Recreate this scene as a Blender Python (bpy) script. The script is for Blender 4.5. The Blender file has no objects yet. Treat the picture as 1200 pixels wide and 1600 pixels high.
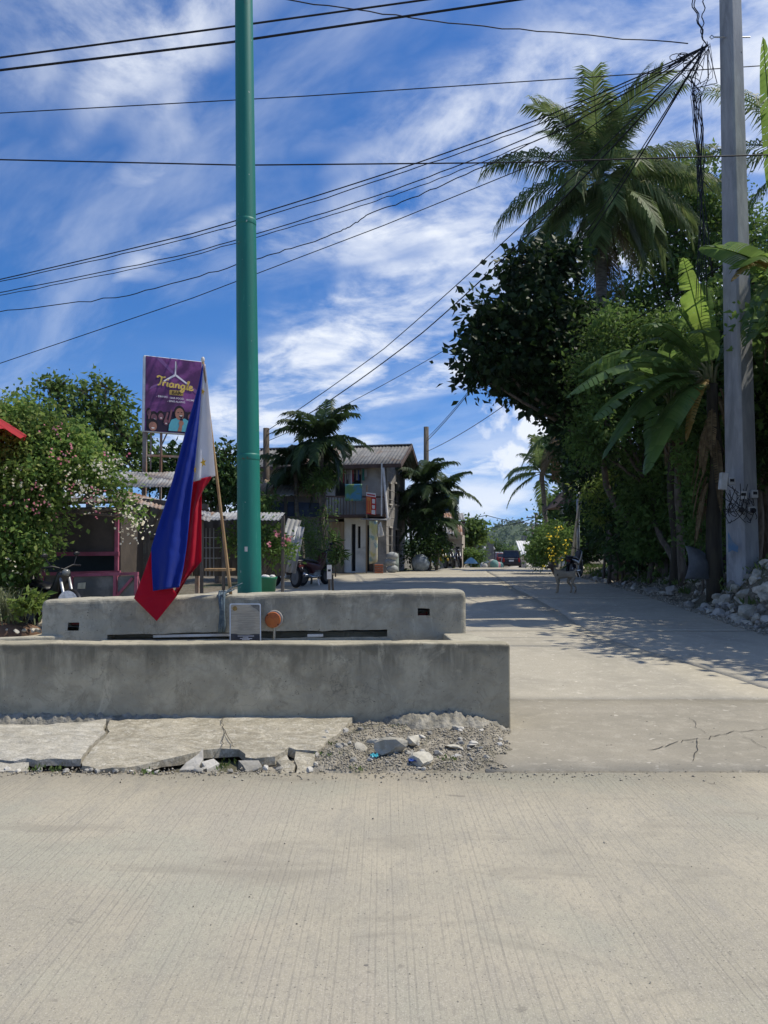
import bpy, bmesh, math, random
import numpy as np
from mathutils import Vector, Matrix, noise as mnoise
from math import sin, cos, pi, radians, sqrt, atan2
random.seed(7); RNG = np.random.default_rng(7)
SC = bpy.context.scene
COL = SC.collection

# ------------------------------------------------------------------ camera
CAM_H = 1.5
PITCH = math.atan(60/1200)
cam_d = bpy.data.cameras.new('camera'); cam = bpy.data.objects.new('camera', cam_d); COL.objects.link(cam)
cam.location = (0, 0, CAM_H); cam.rotation_euler = (pi/2 + PITCH, 0, 0)
cam_d.sensor_fit = 'VERTICAL'; cam_d.sensor_height = 24; cam_d.lens = 18
cam_d.clip_start = 0.05; cam_d.clip_end = 9000
SC.camera = cam

# ------------------------------------------------------------------ sky
SUN_AZ, SUN_EL = radians(83), radians(57)
BIGL = (5.2, 0.3, 0)
wd = bpy.data.worlds.new('World'); SC.world = wd; wd.use_nodes = True
def build_world():
    nt = wd.node_tree; N = nt.nodes; L = nt.links; N.clear()
    out = N.new('ShaderNodeOutputWorld'); bg = N.new('ShaderNodeBackground'); L.new(bg.outputs[0], out.inputs[0])
    bg.inputs[1].default_value = 0.145
    sky = N.new('ShaderNodeTexSky'); sky.sky_type = 'NISHITA'; sky.sun_disc = False
    sky.sun_elevation = SUN_EL; sky.sun_rotation = SUN_AZ
    sky.altitude = 300; sky.air_density = 1.0; sky.dust_density = 0.1; sky.ozone_density = 4.0
    hs = N.new('ShaderNodeHueSaturation'); hs.inputs['Saturation'].default_value = 1.28; hs.inputs['Value'].default_value = 0.94; hs.inputs['Hue'].default_value = .508
    L.new(sky.outputs[0], hs.inputs['Color'])
    tc = N.new('ShaderNodeTexCoord'); lift = N.new('ShaderNodeVectorMath'); lift.operation = 'MULTIPLY_ADD'; L.new(tc.outputs['Generated'], lift.inputs[0]); lift.inputs[1].default_value = (1, 1, .92); lift.inputs[2].default_value = (0, 0, .13)
    nrm = N.new('ShaderNodeVectorMath'); nrm.operation = 'NORMALIZE'; L.new(lift.outputs[0], nrm.inputs[0]); L.new(nrm.outputs[0], sky.inputs[0]); sep = N.new('ShaderNodeSeparateXYZ'); L.new(tc.outputs['Generated'], sep.inputs[0])
    def math_(op, a, b=None, clamp=False):
        m = N.new('ShaderNodeMath'); m.operation = op; m.use_clamp = clamp
        for i, v in enumerate((a, b)):
            if v is None: continue
            if isinstance(v, (int, float)): m.inputs[i].default_value = v
            else: L.new(v, m.inputs[i])
        return m.outputs[0]
    zc = math_('ADD', math_('MAXIMUM', sep.outputs[2], 0.0), 0.16)
    u = math_('DIVIDE', sep.outputs[0], zc); v = math_('DIVIDE', sep.outputs[1], zc)
    cmb = N.new('ShaderNodeCombineXYZ'); L.new(u, cmb.inputs[0]); L.new(v, cmb.inputs[1])
    def noise_(rot, scl, loc, scale, detail, rough, dist, lo, hi, lac=2.0):
        mp = N.new('ShaderNodeMapping'); mp.vector_type = 'TEXTURE'; mp.inputs['Rotation'].default_value = (0, 0, rot)
        mp.inputs['Scale'].default_value = scl; mp.inputs['Location'].default_value = loc
        L.new(cmb.outputs[0], mp.inputs[0])
        n = N.new('ShaderNodeTexNoise'); n.inputs['Scale'].default_value = scale; n.inputs['Detail'].default_value = detail
        n.inputs['Roughness'].default_value = rough; n.inputs['Distortion'].default_value = dist; n.inputs['Lacunarity'].default_value = lac
        L.new(mp.outputs[0], n.inputs[0])
        r = N.new('ShaderNodeMapRange'); r.interpolation_type = 'SMOOTHSTEP'; r.inputs[1].default_value = lo; r.inputs[2].default_value = hi
        L.new(n.outputs[0], r.inputs[0]); return r.outputs[0]
    big = noise_(-.78, (1.5, .8, 1), BIGL, 0.95, 4, 0.55, 0.5, 0.475, 0.63)      # where the cloud sheets lie
    fine = noise_(-.78, (1.15, .95, 1), (0.4, 0.2, 0), 3.8, 9, 0.60, 0.5, 0.36, 0.66)   # streaky ripples
    puff = noise_(0.3, (1, 1, 1), (1.2, 5.0, 0), 7.0, 8, 0.6, 0.2, 0.38, 0.66)
    sheet = math_('MULTIPLY', big, math_('ADD', math_('MULTIPLY', fine, 0.72), math_('MULTIPLY', puff, 0.28)))
    veil = math_('MULTIPLY', noise_(-.7, (2.0, .7, 1), (7.3, 2.2, 0), 1.6, 6, 0.6, 0.6, 0.46, 0.80), 0.34)
    # low bank of thin cloud towards the horizon
    lowm = N.new('ShaderNodeMapRange'); lowm.inputs[1].default_value = 0.27; lowm.inputs[2].default_value = 0.05
    L.new(sep.outputs[2], lowm.inputs[0])
    lown = noise_(0.2, (1, 1.4, 1), (2.0, 8.8, 0), 1.1, 7, 0.55, 0.3, 0.38, 0.64)
    low = math_('MULTIPLY', math_('MULTIPLY', lowm.outputs[0], lown), 0.88)
    # a cumulus low over the road
    def puffball(az, el, r, amp):
        d = (sin(az)*cos(el), cos(az)*cos(el), sin(el))
        nz = N.new('ShaderNodeTexNoise'); nz.inputs['Scale'].default_value = 24; nz.inputs['Detail'].default_value = 8; nz.inputs['Roughness'].default_value = .6
        L.new(tc.outputs['Generated'], nz.inputs[0])
        vm = N.new('ShaderNodeVectorMath'); vm.operation = 'DISTANCE'; L.new(tc.outputs['Generated'], vm.inputs[0]); vm.inputs[1].default_value = d
        dd = math_('ADD', vm.outputs['Value'], math_('MULTIPLY', math_('SUBTRACT', nz.outputs[0], 0.5), r*3.4))
        mr = N.new('ShaderNodeMapRange'); mr.interpolation_type = 'SMOOTHSTEP'; mr.inputs[1].default_value = r; mr.inputs[2].default_value = r*0.1
        L.new(dd, mr.inputs[0]); return math_('MULTIPLY', mr.outputs[0], amp)
    c = math_('MAXIMUM', sheet, veil); c = math_('MAXIMUM', c, low)
    for a, e, r, m in ((10.6, 8.6, 0.030, 0.95), (8.9, 9.6, 0.022, 0.8), (11.6, 7.0, 0.030, 0.95), (9.6, 7.4, .026, .9), (10.2, 10.3, .022, .85), (13.4, 6.0, 0.026, 0.8), (7.6, 8.6, .014, .6), (12.3, 8.8, .02, .85), (14.2, 3.0, 0.02, 0.7), (11.6, 2.2, .012, .5)):
        c = math_('MAXIMUM', c, puffball(radians(a), radians(e), r*1.5, m))
    c = math_('MINIMUM', c, 0.93)
    mix = N.new('ShaderNodeMix'); mix.data_type = 'RGBA'; L.new(c, mix.inputs[0]); L.new(hs.outputs[0], mix.inputs[6])
    mix.inputs[7].default_value = (5.9, 6.2, 6.7, 1)
    L.new(mix.outputs[2], bg.inputs[0])
build_world()

# ------------------------------------------------------------------ sun
sd = bpy.data.lights.new('sun', 'SUN'); sd.energy = 4.2; sd.angle = radians(0.53); sd.color = (1.0, 0.93, 0.80)
sun = bpy.data.objects.new('sun', sd); COL.objects.link(sun)
SUN_DIR = Vector((sin(SUN_AZ)*cos(SUN_EL), cos(SUN_AZ)*cos(SUN_EL), sin(SUN_EL)))
sun.rotation_euler = SUN_DIR.to_track_quat('Z', 'Y').to_euler(); sun.location = (10, 4, 20)
SC.view_settings.view_transform = 'Standard'; SC.view_settings.look = 'None'
SC.view_settings.exposure = 0.14; SC.view_settings.gamma = 1.0; SC.view_settings.use_curve_mapping = False
SC.render.engine = 'CYCLES'; SC.cycles.max_bounces = 6; SC.cycles.transparent_max_bounces = 8
SC.render.resolution_x = 768; SC.render.resolution_y = 1024

# ------------------------------------------------------------------ helpers
def at(px, py, d):
    a = (px-600)/1200; b = (800-py)/1200
    v = Vector((a, cos(PITCH)-b*sin(PITCH), sin(PITCH)+b*cos(PITCH))); s = d/v.y
    return Vector((v.x*s, d, CAM_H+v.z*s))
PY = [(-60, 0), (7.2, 0), (8.5, .03), (19, .44), (26, .53), (36, .575), (42, .57), (55, .2), (75, -.35), (200, -1), (4000, -4)]
def base_z(y): return float(np.interp(y, [p[0] for p in PY], [p[1] for p in PY]))
def sstep(a, b, x):
    t = min(1, max(0, (x-a)/(b-a))); return t*t*(3-2*t)
def edge_r(y): return 6.15 + max(0, y-13)*0.062
def bank_h(y): return float(np.interp(y, [0, 9, 11.5, 14.5, 16.5, 19, 24, 40, 60], [.1, .4, .95, 1.0, .66, .38, .28, .25, .1]))
def G(x, y):
    z = base_z(y); e = edge_r(y)
    if x > e and y > 4: z += bank_h(y)*sstep(e+.05, e+1.0, x)
    return z
BASE = {}
def thing(name, label, cat, loc=(0, 0, 0), group=None, rz=0):
    o = bpy.data.objects.new(name, None); COL.objects.link(o); o.location = loc; o.rotation_euler[2] = rz
    o.empty_display_size = .2; o['label'] = label; o['category'] = cat
    if group: o['group'] = group
    BASE[o.name] = Vector(loc); return o
def tag(o, label, cat, group=None):
    o['label'] = label; o['category'] = cat
    if group: o['group'] = group
    return o
def struct(o, kind='structure'): o['kind'] = kind; return o
def mkobj(name, me, mat, parent=None, smooth=False, loc=None):
    mats = mat if isinstance(mat, (list, tuple)) else [mat]
    for m in mats: me.materials.append(m)
    o = bpy.data.objects.new(name, me); COL.objects.link(o)
    if parent is not None:
        b = BASE[parent.name]; me.transform(Matrix.Translation(-b)); o.parent = parent; BASE[o.name] = b
    else:
        n = len(me.vertices); co = np.empty(n*3, np.float32); me.vertices.foreach_get('co', co); co = co.reshape(-1, 3)
        mn, mx = co.min(0), co.max(0)
        b = Vector(((mn[0]+mx[0])/2, (mn[1]+mx[1])/2, mn[2])) if loc is None else Vector(loc)
        me.transform(Matrix.Translation(-b)); o.location = b; BASE[o.name] = b.copy()
    if smooth: me.shade_smooth()
    return o
class MB:
    def __init__(s): s.v = []; s.f = []; s.m = []
    def add(s, vs, fs, mi=0):
        k = len(s.v); s.v += [tuple(v) for v in vs]; s.f += [tuple(i+k for i in f) for f in fs]; s.m += [mi]*len(fs); return s
    def box(s, c, size, rz=0, rot=None, mi=0, taper=1):
        hx, hy, hz = size[0]/2, size[1]/2, size[2]/2; R = rot or Matrix.Rotation(rz, 3, 'Z'); c = Vector(c)
        vs = []
        for z, t in ((-hz, 1), (hz, taper)):
            for x, y in ((-hx, -hy), (hx, -hy), (hx, hy), (-hx, hy)): vs.append(c + R @ Vector((x*t, y*t, z)))
        return s.add(vs, [(3, 2, 1, 0), (4, 5, 6, 7), (0, 1, 5, 4), (1, 2, 6, 5), (2, 3, 7, 6), (3, 0, 4, 7)], mi)
    def bar(s, a, b, w, h=None, mi=0, up=(0, 0, 1)):
        a = Vector(a); b = Vector(b); h = h or w; d = (b-a).normalized(); up = Vector(up)
        if abs(d.dot(up)) > .97: up = Vector((0, 1, 0))
        x = d.cross(up).normalized(); z = x.cross(d)
        vs = [p + x*sx*w/2 + z*sz*h/2 for p in (a, b) for sx, sz in ((-1, -1), (1, -1), (1, 1), (-1, 1))]
        return s.add(vs, [(0, 1, 2, 3), (7, 6, 5, 4), (4, 5, 1, 0), (5, 6, 2, 1), (6, 7, 3, 2), (7, 4, 0, 3)], mi)
    def tube(s, pts, rad, n=8, cap=True, mi=0, closed=False):
        pts = [Vector(p) for p in pts]; m = len(pts)
        if not hasattr(rad, '__len__'): rad = [rad]*m
        vs = []; x = None
        for i, p in enumerate(pts):
            t = (pts[min(i+1, m-1)]-pts[max(i-1, 0)])
            if t.length < 1e-9: t = Vector((0, 0, 1))
            t.normalize()
            if x is None:
                r = Vector((1, 0, 0)) if abs(t.x) < .9 else Vector((0, 1, 0)); x = (r - t*r.dot(t)).normalized()
            else:
                x = x - t*x.dot(t); x = x.normalized() if x.length > 1e-6 else t.orthogonal().normalized()
            y = t.cross(x)
            for k in range(n):
                a = 2*pi*k/n; vs.append(p + (x*cos(a)+y*sin(a))*rad[i])
        fs = [(i*n+k, i*n+(k+1) % n, (i+1)*n+(k+1) % n, (i+1)*n+k) for i in range(m-1) for k in range(n)]
        if cap: fs += [tuple(range(n-1, -1, -1)), tuple((m-1)*n+k for k in range(n))]
        return s.add(vs, fs, mi)
    def lathe(s, c, prof, n=16, axis='Z', mi=0):      # prof: (r, h)
        c = Vector(c); vs = []
        for r, h in prof:
            for k in range(n):
                a = 2*pi*k/n
                p = (r*cos(a), r*sin(a), h) if axis == 'Z' else ((h, r*cos(a), r*sin(a)) if axis == 'X' else (r*sin(a), h, r*cos(a)))
                vs.append(c+Vector(p))
        m = len(prof)
        fs = [(i*n+k, i*n+(k+1) % n, (i+1)*n+(k+1) % n, (i+1)*n+k) for i in range(m-1) for k in range(n)]
        fs += [tuple(range(n-1, -1, -1)), tuple((m-1)*n+k for k in range(n))]
        return s.add(vs, fs, mi)
    def ell(s, c, r, n=12, m=8, mi=0, rot=None):
        c = Vector(c); R = rot or Matrix.Identity(3); vs = []
        for i in range(m+1):
            t = pi*i/m
            for k in range(n):
                a = 2*pi*k/n; vs.append(c + R @ Vector((r[0]*sin(t)*cos(a), r[1]*sin(t)*sin(a), r[2]*cos(t))))
        return s.add(vs, [(i*n+k, (i+1)*n+k, (i+1)*n+(k+1) % n, i*n+(k+1) % n) for i in range(m) for k in range(n)], mi)
    def prism(s, poly, off, mi=0):                    # closed polygon of 3D points, extruded by vector off
        poly = [Vector(p) for p in poly]; off = Vector(off); n = len(poly)
        return s.add(poly+[p+off for p in poly], [tuple(range(n-1, -1, -1)), tuple(range(n, 2*n))]+[(i, (i+1) % n, n+(i+1) % n, n+i) for i in range(n)], mi)
    def mesh(s, name='m'):
        me = bpy.data.meshes.new(name); me.from_pydata(s.v, [], s.f)
        if any(s.m): me.polygons.foreach_set('material_index', s.m)
        me.update(); return me
    def build(s, name, mat, parent=None, smooth=False, bevel=0, fix=True, loc=None):
        me = s.mesh(name)
        if fix:
            bm = bmesh.new(); bm.from_mesh(me); bmesh.ops.recalc_face_normals(bm, faces=bm.faces); bm.to_mesh(me); bm.free()
        o = mkobj(name, me, mat, parent, smooth, loc)
        if bevel:
            b = o.modifiers.new('bevel', 'BEVEL'); b.width = bevel; b.segments = 2; b.limit_method = 'ANGLE'; b.angle_limit = radians(40)
        return o
def np_mesh(name, V, Fa):
    V = np.asarray(V, np.float32); Fa = np.asarray(Fa, np.int32); me = bpy.data.meshes.new(name)
    k = Fa.shape[1]; me.vertices.add(len(V)); me.vertices.foreach_set('co', V.ravel())
    me.loops.add(Fa.size); me.loops.foreach_set('vertex_index', Fa.ravel())
    me.polygons.add(len(Fa)); me.polygons.foreach_set('loop_start', np.arange(0, Fa.size, k, dtype=np.int32))
    me.update(calc_edges=True); me.validate(); return me
def copy_tree(o, parent=None):
    c = o.copy(); COL.objects.link(c); c.parent = parent
    for ch in list(o.children): copy_tree(ch, c)
    return c

# ------------------------------------------------------------------ materials
def ramp(N, stops):
    r = N.new('ShaderNodeValToRGB'); e = r.color_ramp.elements
    while len(e) < len(stops): e.new(0.5)
    for i, (p, c) in enumerate(stops): e[i].position = p; e[i].color = (*c, 1) if len(c) == 3 else c
    return r
class MT:
    """small node-graph helper"""
    def __init__(s, name, rough=.8, metal=0, spec=.3):
        s.mat = bpy.data.materials.new(name); s.mat.use_nodes = True; nt = s.mat.node_tree; s.N = nt.nodes; s.L = nt.links
        s.N.clear(); s.out = s.N.new('ShaderNodeOutputMaterial'); s.b = s.N.new('ShaderNodeBsdfPrincipled'); s.L.new(s.b.outputs[0], s.out.inputs[0])
        s.b.inputs['Roughness'].default_value = rough; s.b.inputs['Metallic'].default_value = metal; s.b.inputs['Specular IOR Level'].default_value = spec
        s.geo = s.N.new('ShaderNodeNewGeometry'); s.tc = s.N.new('ShaderNodeTexCoord')
        s.pos = s.geo.outputs['Position']
    def mapping(s, scale=(1, 1, 1), rot=(0, 0, 0), loc=(0, 0, 0), src=None):
        m = s.N.new('ShaderNodeMapping'); m.inputs['Scale'].default_value = scale; m.inputs['Rotation'].default_value = rot; m.inputs['Location'].default_value = loc
        s.L.new(src or s.pos, m.inputs[0]); return m.outputs[0]
    def noise(s, scale, detail=5, rough=.55, dist=0, vec=None, lo=None, hi=None):
        n = s.N.new('ShaderNodeTexNoise'); n.inputs['Scale'].default_value = scale; n.inputs['Detail'].default_value = detail
        n.inputs['Roughness'].default_value = rough; n.inputs['Distortion'].default_value = dist; s.L.new(vec or s.pos, n.inputs[0])
        return n.outputs[0] if lo is None else s.mr(n.outputs[0], lo, hi)
    def mr(s, v, lo, hi, a=0, b=1):
        r = s.N.new('ShaderNodeMapRange'); r.interpolation_type = 'SMOOTHSTEP'
        for i, q in enumerate((lo, hi, a, b)): r.inputs[i+1].default_value = q
        s.L.new(v, r.inputs[0]); return r.outputs[0]
    def math(s, op, a, b=None):
        m = s.N.new('ShaderNodeMath'); m.operation = op
        for i, v in enumerate((a, b)):
            if v is None: continue
            if isinstance(v, (int, float)): m.inputs[i].default_value = v
            else: s.L.new(v, m.inputs[i])
        return m.outputs[0]
    def mix(s, f, a, b, mode='MIX'):
        m = s.N.new('ShaderNodeMix'); m.data_type = 'RGBA'; m.blend_type = mode
        for i, v in ((0, f), (6, a), (7, b)):
            if isinstance(v, (int, float)): m.inputs[i].default_value = v
            elif isinstance(v, tuple): m.inputs[i].default_value = (*v, 1)
            else: s.L.new(v, m.inputs[i])
        return m.outputs[2]
    def sep(s, src=None):
        m = s.N.new('ShaderNodeSeparateXYZ'); s.L.new(src or s.pos, m.inputs[0]); return m.outputs
    def col(s, c): 
        if isinstance(c, tuple): s.b.inputs['Base Color'].default_value = (*c, 1)
        else: s.L.new(c, s.b.inputs['Base Color'])
    def bump(s, h, strength=.5, dist=.01, prev=None):
        m = s.N.new('ShaderNodeBump'); m.inputs['Strength'].default_value = strength; m.inputs['Distance'].default_value = dist
        s.L.new(h, m.inputs['Height'])
        if prev is not None: s.L.new(prev, m.inputs['Normal'])
        s.L.new(m.outputs[0], s.b.inputs['Normal']); return m.outputs[0]
    def vor(s, scale, vec=None, feature='DISTANCE_TO_EDGE'):
        v = s.N.new('ShaderNodeTexVoronoi'); v.feature = feature; v.inputs['Scale'].default_value = scale; s.L.new(vec or s.pos, v.inputs[0]); return v.outputs[0]
def M(name, c1, c2=None, scale=4, rough=.8, metal=0, bump=0, bscale=None, stretch=(1, 1, 1), spec=.3, lo=.35, hi=.65, grime=None, rand=.12):
    t = MT(name, rough, metal, spec); c2 = c2 or tuple(x*.72 for x in c1)
    mp = t.mapping(stretch); f = t.noise(scale, 6, .6, .2, mp, lo, hi); c = t.mix(f, c1, c2)
    if grime:
        g = t.noise(scale*.6, 7, .65, .5, mp, .5, .72); c = t.mix(t.math('MULTIPLY', g, .8), c, grime)
    if rand:
        oi = t.N.new('ShaderNodeObjectInfo'); k = t.mr(oi.outputs['Random'], 0, 1, 1-rand, 1+rand)
        hs = t.N.new('ShaderNodeHueSaturation'); t.L.new(k, hs.inputs['Value']); t.L.new(c, hs.inputs['Color']); c = hs.outputs[0]
    t.col(c)
    if bump: t.bump(t.noise(bscale or scale*5, 6, .65, 0, mp), bump, .02)
    return t.mat
def M_leaf(name, c1, c2, trans=.3, rough=.6, c3=None, spec=.18):
    t = MT(name, rough, 0, spec); r = t.geo.outputs['Random Per Island']
    st = [(0, c1), (1, c2)] if c3 is None else [(0, c1), (.82, c2), (1, c3)]
    rp = ramp(t.N, st); t.L.new(r, rp.inputs[0])
    n = t.noise(1.3, 3, .5, 0, None, .3, .7); hs = t.N.new('ShaderNodeHueSaturation'); t.L.new(rp.outputs[0], hs.inputs['Color'])
    t.L.new(t.math('ADD', t.math('MULTIPLY', n, .5), .75), hs.inputs['Value']); c = hs.outputs[0]; t.col(c)
    tr = t.N.new('ShaderNodeBsdfTranslucent'); h2 = t.N.new('ShaderNodeHueSaturation'); h2.inputs['Value'].default_value = 1.5; h2.inputs['Hue'].default_value = .485
    t.L.new(c, h2.inputs['Color']); t.L.new(h2.outputs[0], tr.inputs[0])
    ms = t.N.new('ShaderNodeMixShader'); ms.inputs[0].default_value = trans; t.L.new(t.b.outputs[0], ms.inputs[1]); t.L.new(tr.outputs[0], ms.inputs[2])
    t.L.new(ms.outputs[0], t.out.inputs[0]); return t.mat
def flat(name, c, rough=.6, metal=0, spec=.3):
    t = MT(name, rough, metal, spec); n = t.noise(9, 5, .6, 0, None, .3, .75); t.col(t.mix(t.math('MULTIPLY', n, .35), c, tuple(x*.6 for x in c))); return t.mat
# ================================================================== ground and roads
def edge_r(y): return float(np.interp(y, [0, 13, 19, 26, 36, 50, 68, 100, 200], [6.1, 6.15, 6.45, 7.0, 8.0, 11, 14.6, 22, 45]))
def edge_l(y): return float(np.interp(y, [7, 11, 13.5, 17, 25, 30, 36, 45, 60, 75, 100, 200], [-13, -10, -8, -4.9, -3.2, -1.6, 2.2, 4.5, 8, 10.5, 17, 40]))
def hit(px, py, fn=G, d0=4, d1=60):
    lo, hi = d0, d1
    for _ in range(50):
        m = (lo+hi)/2; p = at(px, py, m)
        if p.z > fn(p.x, p.y): lo = m
        else: hi = m
    return at(px, py, lo)

def m_ground():
    t = MT('soil', .95, 0, .15)
    c = t.mix(t.noise(.9, 6, .6, .3, None, .38, .62), (.17, .145, .11), (.105, .095, .065))
    c = t.mix(t.noise(7, 6, .7, 0, None, .5, .7), c, (.25, .23, .19))
    c = t.mix(t.noise(.35, 5, .6, .4, None, .52, .66), c, (.06, .085, .03)); t.col(c)
    t.bump(t.noise(18, 8, .7), .9, .03); return t.mat
def m_tined():
    t = MT('tined_concrete', .86, 0, .25); x, y, z = t.sep()
    wob = t.noise(1.6, 3, .5, 0, t.mapping((1, .25, 1)))
    ph = t.math('ADD', t.math('MULTIPLY', x, 262), t.math('MULTIPLY', wob, 9))
    s = t.math('SINE', ph); s2 = t.math('SINE', t.math('ADD', t.math('MULTIPLY', x, 171.0), t.math('MULTIPLY', wob, 14)))
    gro = t.mr(t.math('ADD', s, t.math('MULTIPLY', s2, .5)), .35, 1.25)
    gro = t.math('MULTIPLY', gro, t.noise(2.3, 5, .65, .3, t.mapping((1.6, .45, 1)), .34, .62))
    c = t.mix(t.noise(1.1, 7, .62, .4, None, .36, .66), (.412, .370, .278), (.335, .308, .238))
    c = t.mix(t.noise(4.5, 6, .65, .2, t.mapping((1.5, .5, 1)), .45, .72), c, (.32, .295, .236))
    c = t.mix(t.noise(.45, 5, .6, .8, None, .48, .68), c, (.365, .33, .262))
    c = t.mix(t.math('MULTIPLY', t.noise(.7, 4, .6, .6, t.mapping((1, 1, 1), (0, 0, 0), (9, 4, 0)), .5, .66), .5), c, (.335, .335, .262))
    c = t.mix(t.math('MULTIPLY', t.noise(46, 5, .8, 0, t.mapping((1, .45, 1)), .46, .62), .5), c, (.25, .232, .192))
    c = t.mix(t.math('MULTIPLY', t.noise(120, 3, .8, 0, None, .5, .66), .5), c, (.55, .50, .41))
    c = t.mix(t.math('MULTIPLY', gro, .30), c, (.20, .188, .158))
    c = t.mix(t.math('MULTIPLY', t.noise(1.9, 6, .6, .9, t.mapping((.5, 1.6, 1), (0, 0, .06), (2, 8, 0)), .55, .70), .5), c, (.26, .238, .19))
    c = t.mix(t.math('MULTIPLY', t.noise(5.5, 4, .5, .6, None, .68, .73), .6), c, (.19, .175, .145))
    c = t.mix(t.noise(80, 2, .5, 0, None, .67, .71), c, (.15, .14, .12))
    c = t.mix(t.noise(11, 3, .5, 0, None, .74, .77), c, (.16, .15, .13))
    t.col(c)
    n1 = t.bump(t.math('SUBTRACT', 1.0, gro), .3, .003); t.bump(t.noise(160, 4, .7), .45, .004, n1); return t.mat
def m_road(name, c1, c2, c3, spots):
    t = MT(name, .88, 0, .22)
    c = t.mix(t.noise(.8, 7, .62, .5, None, .36, .66), c1, c2)
    c = t.mix(t.noise(6, 7, .7, .2, None, .46, .72), c, c3)
    c = t.mix(t.math('MULTIPLY', t.noise(60, 5, .8, 0, None, .46, .62), .6), c, tuple(v*.62 for v in c3))
    c = t.mix(t.noise(13, 3, .55, .2, None, .66, .70), c, spots)
    c = t.mix(t.noise(21, 2, .5, 0, None, .72, .75), c, (.15, .14, .12)); t.col(c)
    t.bump(t.noise(90, 6, .75), .5, .006); return t.mat
def m_cast(name, c1, c2, stain, top, axis=0, low=.2):
    """weathered cast concrete: blotches, vertical run marks below the rim and hairline cracks"""
    t = MT(name, .9, 0, .2); x, y, z = t.sep()
    c = t.mix(t.noise(1.7, 7, .65, .6, None, .36, .64), c1, c2)
    c = t.mix(t.math('MULTIPLY', t.noise(9, 7, .7, .3, None, .45, .7), .65), c, tuple(v*.66 for v in c1))
    run = t.noise(3.2, 6, .6, .3, t.mapping((2.1, 2.1, .32)), .42, .66)
    h = t.mr(z, top-.42, top-.02)
    rim = t.mr(t.math('ADD', z, t.math('MULTIPLY', t.noise(6, 6, .7, .5), .30)), top+.0, top+.14)
    k = t.math('MAXIMUM', t.math('MULTIPLY', t.math('MULTIPLY', run, h), .8), t.math('MULTIPLY', rim, .72))
    nz_ = t.sep(t.geo.outputs['Normal'])[2]; k = t.math('MULTIPLY', k, t.mr(nz_, .45, .85, 1, .15))
    c = t.mix(k, c, stain)
    foot = t.mr(t.math('ADD', z, t.math('MULTIPLY', t.noise(5, 5, .6), .2)), low+.22, low+.02)
    c = t.mix(t.math('MULTIPLY', foot, .45), c, tuple(v*.8 for v in stain))
    wv = t.N.new('ShaderNodeVectorMath'); wv.operation = 'ADD'; nn = t.N.new('ShaderNodeTexNoise'); nn.inputs['Scale'].default_value = 4; nn.inputs['Detail'].default_value = 5
    t.L.new(t.pos, nn.inputs[0]); sc = t.N.new('ShaderNodeVectorMath'); sc.operation = 'SCALE'; t.L.new(nn.outputs[1], sc.inputs[0]); sc.inputs[3].default_value = .55
    t.L.new(t.pos, wv.inputs[0]); t.L.new(sc.outputs[0], wv.inputs[1])
    cr = t.mr(t.vor(2.6, wv.outputs[0]), .012, .002); cr = t.math('MULTIPLY', cr, t.noise(1.5, 3, .5, 0, None, .5, .62))
    c = t.mix(t.math('MULTIPLY', t.noise(4.2, 8, .72, 1.2, None, .5, .64), .42), c, tuple(v*.5 for v in c1))
    c = t.mix(t.math('MULTIPLY', t.noise(2.6, 6, .7, 1.5, t.mapping((1, 1, .5), (0, 0, 0), (5, 2, 1)), .56, .70), .5), c, tuple(min(.8, v*1.35) for v in c1))
    c = t.mix(t.math('MULTIPLY', t.noise(5.5, 9, .8, .8, t.mapping((1, 1, .7), (0, 0, 0), (1, 7, 3)), .55, .60), .4), c, tuple(v*.42 for v in c1))
    c = t.mix(t.noise(48, 2, .5, 0, None, .70, .73), c, tuple(v*.3 for v in c1))
    c = t.mix(t.math('MULTIPLY', cr, .3), c, (.05, .05, .045)); t.col(c)
    n1 = t.bump(t.math('ADD', t.noise(14, 8, .7, .2), t.math('MULTIPLY', t.noise(3, 4, .5), .8)), .55, .02)
    t.bump(t.math('SUBTRACT', 1.0, cr), .25, .006, n1); return t.mat

MSOIL = m_ground(); MTINE = m_tined()
MROADA = m_road('road_concrete_front', (.335, .303, .236), (.262, .24, .188), (.39, .355, .282), (.45, .41, .335))
MROADB = m_road('road_concrete', (.415, .378, .297), (.33, .304, .242), (.475, .435, .348), (.57, .525, .43))
MFRONT = m_cast('cast_concrete_front', (.475, .428, .308), (.335, .305, .222), (.105, .098, .072), .72, low=.05)
MBACK = m_cast('cast_concrete_back', (.47, .435, .335), (.345, .322, .25), (.16, .15, .118), 1.10, low=.5)
MDARK = flat('dark_void', (.012, .012, .012), .95)

def ground():
    xs = np.unique(np.concatenate([np.linspace(-14, 14, 90), np.linspace(-60, 60, 60), np.linspace(-2500, 2500, 30)]))
    ys = np.unique(np.concatenate([np.linspace(-6, 30, 110), np.linspace(30, 110, 50), np.linspace(-80, 4200, 40)]))
    V = []
    for y in ys:
        for x in xs:
            z = G(x, y)-.05
            e = edge_r(y)
            if x > e+.1 and y < 60: z += .05 + .10*mnoise.noise((x*1.3, y*1.3, 0)) + .05*mnoise.noise((x*4, y*4, 3))
            elif x < edge_l(y)-.2 and y > 6: z += .03+.03*mnoise.noise((x*2, y*2, 5))
            V.append((x, y, z))
    nx = len(xs); Fq = [(j*nx+i, j*nx+i+1, (j+1)*nx+i+1, (j+1)*nx+i) for j in range(len(ys)-1) for i in range(nx-1)]
    o = mkobj('ground', np_mesh('ground', V, Fq), MSOIL, None, True, (0, 0, 0)); struct(o)
ground()
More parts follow.
